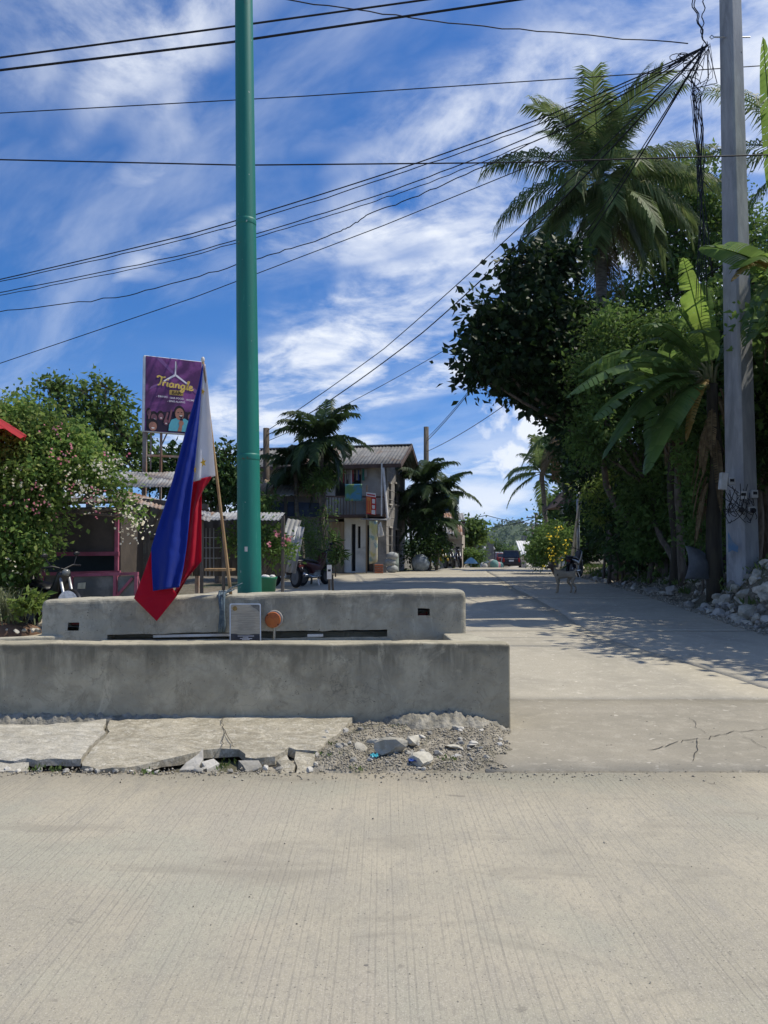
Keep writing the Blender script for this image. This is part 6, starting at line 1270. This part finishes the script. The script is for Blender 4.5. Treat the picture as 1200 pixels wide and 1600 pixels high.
MB().box(c+Vector((-.005, -.052, .6)), (.07, .004, .05)).build('printed_block', MBLK, sg2); MB().bar(c+Vector((.08, .05, 0)), c+Vector((.06, .05, .5)), .05, .05).build('post', MPLANK, sg2)

# ------------------------------------------------------------------ motorcycles
MRIM = flat('dull_rim', (.10, .10, .10), .5, .5); MTYRE = flat('rubber', (.014, .014, .015), .85); MCHR = flat('chrome', (.5, .5, .5), .25, .9)
def motorcycle(label, loc, rz, paint, seat=(.02, .02, .022), group='parked motorcycles'):
    t = thing('motorcycle', label, 'motorcycle', (0, 0, 0), group); P = flat('paint_'+label[:9]+str(len(bpy.data.materials)), paint, .3, 0, .5); ST = MBLK
    for x in (-.62, .62):
        prof = [(.20, -.045), (.265, -.05), (.29, -.02), (.29, .02), (.265, .05), (.20, .045)]; w = MB().lathe((x, 0, .29), prof, 24, 'Y').build('wheel', MTYRE, t, True)
        MB().lathe((x, 0, .29), [(.205, -.048), (.19, -.02), (.05, -.055), (.05, .055), (.19, .02), (.205, .048)], 16, 'Y').build('rim', MRIM, w)
    pr = lambda P_, y, th: [(a, -th, b) for a, b in P_]
    MB().prism([(a, -.11, b) for a, b in ((-.75, .62), (-.80, .70), (-.25, .66), (.05, .60), (.22, .74), (.42, .98), (.50, .92), (.40, .62), (.15, .36), (-.25, .34), (-.35, .48))], (0, .22, 0)).build('body', P, t, True, .04)
    MB().prism([(a, -.12, b) for a, b in ((-.78, .70), (-.74, .78), (-.3, .76), (.0, .70), (.05, .63), (-.25, .68))], (0, .24, 0)).build('seat', ST, t, True, .03)
    for s in (-1, 1): MB().tube([(.44, s*.075, .88), (.56, s*.075, .5), (.62, s*.075, .29)], .025, 8).build('fork', MGALV, t, True)
    MB().tube([(.36, -.34, 1.02), (.40, -.18, 1.04), (.43, 0, .98), (.40, .18, 1.04), (.36, .34, 1.02)], .016, 8).build('handlebar', ST, t, True)
    MB().ell((.50, 0, .93), (.06, .07, .06), 12, 8).build('headlight', MGLASS, t, True)
    MB().tube([(.62+.33*cos(a), 0, .29+.33*sin(a)) for a in np.linspace(.35, 2.6, 9)], .05, 8).build('mudguard', P, t, True)
    MB().tube([(-.62+.35*cos(a), 0, .30+.35*sin(a)) for a in np.linspace(.8, 2.7, 9)], .05, 8).build('mudguard', P, t, True)
    MB().box((-.02, 0, .36), (.36, .22, .24)).build('engine', MGALV, t, bevel=.03); MB().tube([(.1, -.15, .28), (-.35, -.16, .26), (-.85, -.17, .36)], [.025, .03, .045], 10).build('exhaust', MCHR, t, True); MB().box((-.86, 0, .60), (.05, .14, .07)).build('tail_light', MREDB, t)
    for s in (-1, 1): MB().tube([(.4, s*.2, 1.03), (.36, s*.28, 1.2)], .008, 5).build('mirror_arm', ST, t); MB().ell((.36, s*.28, 1.22), (.02, .06, .04), 10, 6).build('mirror', ST, t, True)
    MB().bar((0, -.1, .25), (-.12, -.26, .01), .025).build('kickstand', MCHR, t)
    t.location = loc; t.rotation_euler = (0.06, 0, rz); return t
gp = lambda px, d: (at(px, 860, d).x, d, base_z(d)+.004)
motorcycle('black motorcycle parked at the left edge beside the stall bench', gp(84, 13.0), radians(-38), (.012, .012, .014))
motorcycle('dark motorcycle parked by the leaning tin sheets', gp(446, 21.5), radians(125), (.03, .02, .02)); motorcycle('dark red motorcycle in front of the pale shrub', gp(491, 22.5), radians(62), (.08, .012, .015))
motorcycle('black motorcycle in the shade behind the dog', gp(897, 27), radians(60), (.012, .012, .015)); motorcycle('motorcycle with yellow panels down the road on the left', gp(689, 40), radians(-70), (.55, .36, .02)); motorcycle('dark blue motorcycle down the road beside the yellow one', gp(702, 40.5), radians(-75), (.02, .025, .05)); motorcycle('maroon motorcycle at the end of the far parked row', gp(714, 41), radians(-80), (.05, .02, .03))
o = MB().lathe(at(106, 938, 12.0), [(.14, 0), (.15, -.006), (.0, -.012)], 20, 'Y').build('round_lid', M('white_enamel', (.75, .75, .72), (.5, .5, .48), 20, .5), None); tag(o, 'round white lid leaning above the left end of the wall', 'lid')
hh = thing('lid_stool', 'low dark stool behind the left end of the wall', 'stool', (at(106, 950, 12.1).x, 12.1, base_z(12.1))); q = hh.location
zz = at(106, 947, 12.1).z; MB().box((q.x, 12.1, zz-.02), (.34, .3, .04)).build('seat', MPLANK, hh)
for sx in (-1, 1):
    for sy in (-1, 1): MB().bar((q.x+sx*.14, 12.1+sy*.12, base_z(12.1)-.01), (q.x+sx*.13, 12.1+sy*.11, zz-.03), .03).build('leg', MPLANK, hh)

# ------------------------------------------------------------------ cars down the road
def car(label, loc, rz, paint, suv=True):
    t = thing('parked_car', label, 'car', (0, 0, 0), 'cars down the road'); P = flat('car_'+label[:7], paint, .4, .0, .4); h = 1.72 if suv else 1.45; L = 4.6
    secs = [(-L/2, .45, .95, .80), (-L/2+.1, .38, 1.02, .86), (-1.2, .32, 1.05, .90), (1.1, .32, 1.02, .90), (1.9, .36, .95, .86), (L/2, .45, .8, .74)]; vs = []
    for x, z0, z1, w in secs: vs += [(x, -w, z0), (x, -w*1.02, (z0+z1)/2), (x, -w*.93, z1), (x, w*.93, z1), (x, w*1.02, (z0+z1)/2), (x, w, z0)]
    n = len(secs); mb = MB(); mb.add(vs, [(i*6+k, i*6+(k+1) % 6, (i+1)*6+(k+1) % 6, (i+1)*6+k) for i in range(n-1) for k in range(6)]+[(5, 4, 3, 2, 1, 0), tuple((n-1)*6+k for k in range(6))]); mb.build('body', P, t, bevel=.06)
    cab = [(-L/2+.12, 1.0, .80), (-L/2+.38, h, .66), (.55, h, .66), (1.25, 1.0, .80)]; vs = [(x, s*w, z) for x, z, w in cab for s in (-1, 1)]
    mb = MB(); mb.add(vs, [(0, 1, 3, 2), (2, 3, 5, 4), (4, 5, 7, 6), (0, 2, 4, 6), (1, 7, 5, 3), (0, 6, 7, 1)]); mb.build('cabin', P, t, bevel=.06)
    x0, z0, w0 = cab[0]; x1, z1, w1 = cab[1]; A_ = lambda u, v: Vector((x0+(x1-x0)*v-.012, (w0+(w1-w0)*v)*u, z0+(z1-z0)*v+.01)); MB().prism([A_(-.86, .12), A_(.86, .12), A_(.84, .86), A_(-.84, .86)], (.012, 0, 0)).build('rear_window', flat('tinted'+label[:4], (.01, .012, .015), .08, 0, .8), t)
    for s in (-1, 1):
        MB().box((-L/2-.005, s*.68, .86), (.08, .16, .36)).build('tail_light', flat('tail'+label[:4]+str(s), (.30, .02, .02), .25), t, bevel=.02)
        for x in (-1.4, 1.4): w = MB().lathe((x, s*.80, .34), [(.2, -.1), (.33, -.11), (.35, -.06), (.35, .06), (.33, .11), (.2, .1)], 20, 'Y').build('wheel', MTYRE, t, True); MB().lathe((x, s*.80, .34), [(.21, -.105), (.05, -.09), (.05, .09), (.21, .105)], 14, 'Y').build('rim', MCHR, w)
    MB().box((-L/2-.06, 0, .52), (.16, 1.66, .2)).build('bumper', MBLK, t, bevel=.04); MB().box((-L/2-.005, 0, .80), (.05, .42, .15)).build('number_plate', MWCASE, t); MB().box((-L/2-.0, 0, 1.0), (.06, .5, .05)).build('trim', MCHR, t)
    t.location = loc; t.rotation_euler[2] = rz; return t
car('dark suv seen from behind on the far road', (at(805.5, 880, 68).x, 70.3, base_z(70)+.0), radians(81), (.012, .012, .02)); car('red car parked beyond the dark suv', (at(784, 880, 84).x, 86, base_z(86)+.15), radians(95), (.12, .015, .02), False); car('silver car parked left of the red one', (at(774, 880, 92).x, 94, base_z(94)+.3), radians(98), (.42, .44, .47), False)

# ------------------------------------------------------------------ the dog
def dog():
    d = 19.; c = Vector((at(880, 860, d).x, d, base_z(d)+.006)); t = thing('dog', 'white dog with dark patches standing on the shaded road', 'dog', c)
    bm = bmesh.new(); sk = bm.verts.layers.skin.verify(); R = {}
    def v(n, x, y, z, r): q = bm.verts.new((x, y, z)); q[sk].radius = r if hasattr(r, '__len__') else (r, r); R[n] = q
    K = [('hip', .20, 0, .47, (.075, .085)), ('belly', .02, 0, .45, (.075, .09)), ('chest', -.14, 0, .45, (.085, .115)), ('neck', -.24, -.03, .56, .062), ('poll', -.30, -.06, .66, .058), ('brow', -.35, -.09, .665, .052), ('muz', -.41, -.12, .635, .032), ('nose', -.445, -.14, .625, .024),
         ('tail1', .28, 0, .53, .028), ('tail2', .34, .0, .62, .022), ('tail3', .33, .0, .71, .019), ('tail4', .26, 0, .74, .012)]
    for k in K: v(*k)
    for a, b in (('hip', 'belly'), ('belly', 'chest'), ('chest', 'neck'), ('neck', 'poll'), ('poll', 'brow'), ('brow', 'muz'), ('muz', 'nose'), ('hip', 'tail1'), ('tail1', 'tail2'), ('tail2', 'tail3'), ('tail3', 'tail4')): bm.edges.new((R[a], R[b]))
    for s in (-1, 1):
        f = .03*s; n = str(s)
        for k in (('sh'+n, -.15+f, s*.075, .37, (.04, .05)), ('el'+n, -.13+f, s*.085, .27, .033), ('wr'+n, -.15+f, s*.085, .11, .022), ('pa'+n, -.155+f, s*.085, .025, .025), ('to'+n, -.195+f, s*.085, .018, .02),
                  ('th'+n, .20-f, s*.075, .38, (.05, .06)), ('kn'+n, .15-f, s*.085, .28, .04), ('ho'+n, .25-f, s*.085, .16, .022), ('hf'+n, .235-f, s*.085, .025, .023), ('ht'+n, .195-f, s*.085, .018, .02), ('ea'+n, -.285, -.06+s*.05, .73, .02), ('et'+n, -.29, -.06+s*.068, .765, .008)): v(*k)
        for a, b in (('chest', 'sh'), ('sh', 'el'), ('el', 'wr'), ('wr', 'pa'), ('pa', 'to'), ('hip', 'th'), ('th', 'kn'), ('kn', 'ho'), ('ho', 'hf'), ('hf', 'ht'), ('poll', 'ea'), ('ea', 'et')): bm.edges.new((R[a if a in R else a+n], R[b+n]))
    R['hip'][sk].use_root = True; me = bpy.data.meshes.new('body'); bm.to_mesh(me); bm.free()
    tm = MT('dog_coat', .9, 0, .1); x, y, z = tm.sep(tm.tc.outputs['Object']); f = tm.noise(4.2, 3, .5, 0, tm.tc.outputs['Object'], .62, .66); head = tm.mr(x, -.24, -.27); cc = tm.mix(tm.math('MAXIMUM', f, head), (.34, .27, .19), (.10, .07, .05)); tm.col(cc); tm.bump(tm.noise(60, 4, .6), .4, .01)
    o = bpy.data.objects.new('body', me); COL.objects.link(o); me.materials.append(tm.mat); o.parent = t; o.modifiers.new('skin', 'SKIN').use_smooth_shade = True; s = o.modifiers.new('sub', 'SUBSURF'); s.levels = 2; s.render_levels = 2; BASE[o.name] = c
    for s in (-1, 1): MB().ell(c+Vector((-.375, -.105+s*.04, .685)), (.01, .01, .01), 8, 6).build('eye', MBLK, t, True)
dog()

# ------------------------------------------------------------------ the far street
MPEACH = M('faded_wall', (.42, .36, .29), (.33, .28, .22), 1.2, .9, grime=(.2, .17, .14)); MBLUET = M('blue_tank', (.03, .10, .22), (.02, .07, .16), 3, .5)
fh = thing('far_house', 'small far house with rusty tin roof left of the road', 'house', (at(708, 880, 50).x, 50, base_z(50))); z0 = base_z(50)-.2
f0, f1 = at(688, 880, 50), at(722, 880, 50); f0.z = f1.z = z0; H1 = at(700, 835, 50).z-z0
wall(f0, (1, -.12, 0), f1.x-f0.x, H1, .15, [(.35, .85, .3, 1.9), (1.0, 1.25, .9, 1.6)], MPEACH, fh); MB().prism([f0+Vector((0, .4, 0)), f1+Vector((0, .3, 0)), f1+Vector((0, .3, H1)), f0+Vector((0, .4, H1))], (0, .05, 0)).build('unlit_backing', MNIGHT, fh)  # near-black backing sheet stands for the unlit room behind the openings
MB().prism([f1, f1+Vector((.6, 4, 0)), f1+Vector((.6, 4, H1)), f1+Vector((0, 0, H1))], (-.1, 0, 0)).build('side_wall', MPEACH, fh)
roof_sheets(fh, at(684, 836, 49.4), at(723, 838, 49.4)-at(684, 836, 49.4), Vector((.15, 2.2, 1.0)), 3, [MRUST, MTIN], pitch=.2, amp=.03); roof_sheets(fh, at(694, 812, 52), at(727, 813, 52)-at(694, 812, 52), Vector((0, 1.4, .55)), 2, [MTIN, MRUST], pitch=.2, amp=.03)
MB().bar(at(692, 815, 51.9), at(727, 816, 51.9), .1, .12).build('fascia', MREDW, fh); MB().prism([at(696, 816, 52.2), at(726, 816, 52.2), at(726, 836, 52.2), at(696, 836, 52.2)], (0, .1, 0)).build('upper_wall', MRUST, fh); MB().bar(at(690, 837, 49.4), at(722, 840, 49.4), .1, .3).build('eave_board', MPLY, fh)
wt = thing('water_tank', 'blue water tank on a stand behind the palms', 'water tank', (at(703, 880, 54).x, 54, base_z(54))); c = at(703, 799, 54); MB().lathe(c, [(.45, 0), (.5, .08), (.5, .5), (.65, .52), (.65, 1.0), (.5, 1.2), (.2, 1.3)], 20).build('tank', MBLUET, wt, True)
for sx in (-1, 1):
    for sy in (-1, 1): MB().bar((c.x+sx*.4, 54+sy*.4, base_z(54)-.1), (c.x+sx*.4, 54+sy*.4, c.z+.02), .1).build('leg', MPLANK, wt)
MB().box((c.x, 54, c.z-.03), (1.1, 1.1, .08)).build('platform', MPLANK, wt)
tree('broadleaf_tree', 'rounded green tree beside the rusty-roofed far house', gp(738, 56), [B(732, 825, 56, 12), B(744, 822, 56, 10), B(738, 838, 56, 13), B(748, 838, 56, 8), B(727, 840, 56, 8)], 120, 24, .3, LG['light'], .13, .55, .6, None, seed=41)
tree('low_shrub', 'leafy roadside shrub below the rounded far tree', gp(742, 52), [B(738, 872, 52, 10), B(750, 870, 52, 8), B(728, 868, 52, 8), B(725, 862, 52, 6)], 90, 20, .2, LG['mid'], .05, .4, .5, None, 'shrub', seed=42)
tree('broadleaf_tree', 'feathery grey-green tree in the far street centre', gp(775, 95), [B(773, 856, 95, 7), B(767, 866, 95, 6), B(781, 868, 95, 7), B(775, 874, 95, 8)], 90, 22, .36, LG['far'], .15, .8, .4, None, seed=43)
tree('broadleaf_tree', 'pale tree at the bend of the far road', gp(792, 140), [B(790, 866, 140, 6), B(797, 864, 140, 6), B(800, 872, 140, 7), B(787, 874, 140, 6)], 70, 22, .5, LG['light'], .2, 1.2, .5, None, seed=44)
tree('broadleaf_tree', 'dark tree mass right of the far suv', gp(845, 70), [B(838, 868, 70, 12), B(850, 860, 70, 14), B(858, 845, 70, 14), B(846, 850, 70, 10)], 150, 22, .34, LG['mid'], .14, .7, .55, None, seed=45)
lw = thing('low_wall', 'grey unfinished block wall left of the far road', 'wall', (at(752, 880, 62).x, 62, base_z(62))); a = at(743, 880, 62); a.z = base_z(62)-.2; wall(a, (1, .1, 0), 1.5, at(745, 846, 62).z-a.z, .2, [(.5, .9, 1.2, 2.0)], MBLOCK, lw)
lw2 = thing('far_stall', 'low open stall with tin awning left of the far cars', 'stall', (at(765, 880, 66).x, 66, base_z(66))); roof_sheets(lw2, at(757, 858, 65.5), at(774, 859, 65.5)-at(757, 858, 65.5), Vector((0, 1.5, .4)), 2, [MTIN], pitch=.2, amp=.03)
for px in (758, 773): MB().bar((at(px, 880, 65.7).x, 65.7, base_z(66)-.2), at(px, 859, 65.7), .1).build('post', MPLANK, lw2)
MB().box((at(765, 880, 66).x, 66.4, base_z(66)+.5), (.8, .4, 1.0)).build('counter', MPEACH, lw2)
um = thing('market_umbrella', 'pale blue umbrella over goods on the left roadside', 'umbrella', (at(736, 882, 45).x, 45, base_z(45))); V = []; n = 12; c = at(736, 871, 45)
for j in range(n+1):
    for i in range(n+1): a = i/n*2*pi; r = j/n*.42; V.append((c.x+r*cos(a), 45+r*sin(a), c.z-.35*(j/n)**1.5))
mkobj('canopy', np_mesh('canopy', V, [(j*(n+1)+i, j*(n+1)+i+1, (j+1)*(n+1)+i+1, (j+1)*(n+1)+i) for j in range(n) for i in range(n)]), m_cloth('pale_blue_cloth', (.28, .48, .60), .3), um); MB().tube([(c.x, 45, base_z(45)), c], .02, 6).build('pole', MGALV, um)
rg = random.Random(15)
for k in range(10):
    px = 755+k*2.9; d = 52+rg.uniform(-3, 6); b = Vector((at(px, 880, d).x, d, base_z(d)-.02)); cc = CL[rg.randrange(8)]; s = rg.uniform(.3, .6)
    o = MB().ell(b+Vector((0, 0, s*.5)), (s*.55, s*.5, s*.6), 9, 6).build('goods_sack', flat('sackc%d' % k, tuple(min(.6, x*1.1+.04) for x in cc), .9), None, True); tag(o, '%s sack, %s from the left in the row before the far cars' % (['white', 'red', 'navy', 'beige', 'black', 'teal', 'pink', 'cream'][CL.index(cc)], ['first', 'second', 'third', 'fourth', 'fifth', 'sixth', 'seventh', 'eighth', 'ninth', 'tenth'][k]), 'sack', 'roadside sacks')
o = MB().ell(Vector((at(657, 880, 34.5).x, 34.5, base_z(34.5)+.35)), (.42, .35, .42), 12, 8).build('plastic_bag', M('blue_grey_plastic', (.20, .24, .28), (.13, .16, .19), 8, .5), None, True); tag(o, 'big blue-grey bag under the dark palms', 'bag')
# white-roofed house and brown-roofed house on the right
rh = thing('far_house', 'white-roofed far house on the right behind the suv', 'house', (at(826, 880, 78).x, 78, base_z(78))); a = at(816, 880, 78); a.z = base_z(78)-.2; b = at(842, 880, 78); ht = at(820, 866, 78).z-a.z
wall(a, (1, 0, 0), b.x-a.x, ht, .2, [(.4, 1.0, .2, 1.4)], MPEACH, rh); roof_sheets(rh, at(814, 868, 77.6), at(842, 868, 77.6)-at(814, 868, 77.6), Vector((0, 3, 1.5)), 2, [MWCASE], pitch=.25, amp=.03)
for k in range(7): c = at(816+k*3.2, 843, 82); MB().box((c.x, 82, c.z-.3), (.17, .12, 1.4)).build('unfinished_post', MBLOCK, rh)
MB().box((at(826, 850, 82).x, 82, at(826, 851, 82).z-.6), (1.7, .3, .5)).build('upper_slab', MBLOCK, rh)
bh = thing('far_house', 'brown gable-roofed house half hidden behind the street lamp', 'house', (at(893, 880, 42).x, 42, G(10, 42))); a = at(876, 790, 42); b = at(912, 790, 42); zb = G(10, 42)-.2
wall(Vector((a.x, 42, zb)), (1, 0, 0), b.x-a.x, a.z-zb, .2, [(.3, .7, 1.0, 2.2)], M('dull_green_wall', (.14, .17, .12), None, 3), bh); MB().prism([at(868, 792, 41.6), at(894, 764, 41.6), at(920, 792, 41.6)], (0, 3, 0)).build('roof', MREDW, bh)
for px in (880, 889): MB().bar((at(px, 880, 41).x, 41, zb), at(px, 790, 41), .12).build('post', MWCASE, bh)

# ------------------------------------------------------------------ hill and haze
def hill():
    V = []; nx, ny = 120, 40; rg = random.Random(1)
    prof = [(300, 870), (520, 858), (640, 852), (700, 849), (750, 845), (768, 835), (786, 825), (800, 821), (812, 827), (828, 836), (842, 843), (870, 848), (950, 846), (1050, 850), (1200, 856), (1500, 868)]
    for j in range(ny+1):
        d = 700+500*j/ny; t = j/ny; s = sin(min(1, t*1.5)*pi/2)**1.3 if t < .67 else cos((t-.67)/.33*pi/2)**.5 if t < .999 else 0
        for i in range(nx+1):
            px = 300+1200*i/nx; py = float(np.interp(px, [p[0] for p in prof], [p[1] for p in prof])); x = (px-600)/1200*1030; top = 1.5+(864-py)/1200*1030
            V.append((x, d, -3+(top+3)*s+(2.2*mnoise.noise((x*.03, d*.03, 0))+1.4*mnoise.noise((x*.11, d*.11, 3)))*s))
    o = mkobj('hill', np_mesh('hill', V, [(j*(nx+1)+i, j*(nx+1)+i+1, (j+1)*(nx+1)+i+1, (j+1)*(nx+1)+i) for j in range(ny) for i in range(nx)]), None or M('wooded_hill', (.045, .075, .028), (.09, .12, .045), .035, .95, 0, 1, .3, rand=0, grime=(.03, .055, .022)), None, True); struct(o)
    me = o.data; n = 5200; P = np.array([v.co for v in me.vertices])+np.array(o.location); idx = RNG.integers(0, len(P), n); Q = P[idx]+RNG.normal(size=(n, 3))*np.array([6, 8, .5]); Q = Q[Q[:, 2] > 1]
    n = len(Q); k = 7; C = np.repeat(Q, k, 0)+RNG.normal(size=(n*k, 3))*np.array([2, 2, 1.2])+np.array([0, 0, 1.6]); V2, F2 = leaf_mesh(C, RNG.normal(size=C.shape), 3.2*(.5+RNG.random(len(C))), .8, .2)
    f = mkobj('hill_woodland', np_mesh('hill_woodland', V2, F2), LG['far']); f['kind'] = 'stuff'; f['label'] = 'woodland covering the far hill'; f['category'] = 'woodland'
hill()
HAZE = True
if HAZE:
    hzm = bpy.data.materials.new('thin_air'); hzm.use_nodes = True; nt = hzm.node_tree; nt.nodes.clear(); ou = nt.nodes.new('ShaderNodeOutputMaterial'); pv = nt.nodes.new('ShaderNodeVolumePrincipled'); nt.links.new(pv.outputs[0], ou.inputs['Volume'])
    pv.inputs['Color'].default_value = (.72, .84, 1, 1); pv.inputs['Density'].default_value = .0001; pv.inputs['Anisotropy'].default_value = .2
    o = MB().box((0, 2000, 26), (6000, 4600, 62)).build('haze', hzm); o['kind'] = 'stuff'; o['label'] = 'thin bluish haze over the far hill'; o['category'] = 'haze'
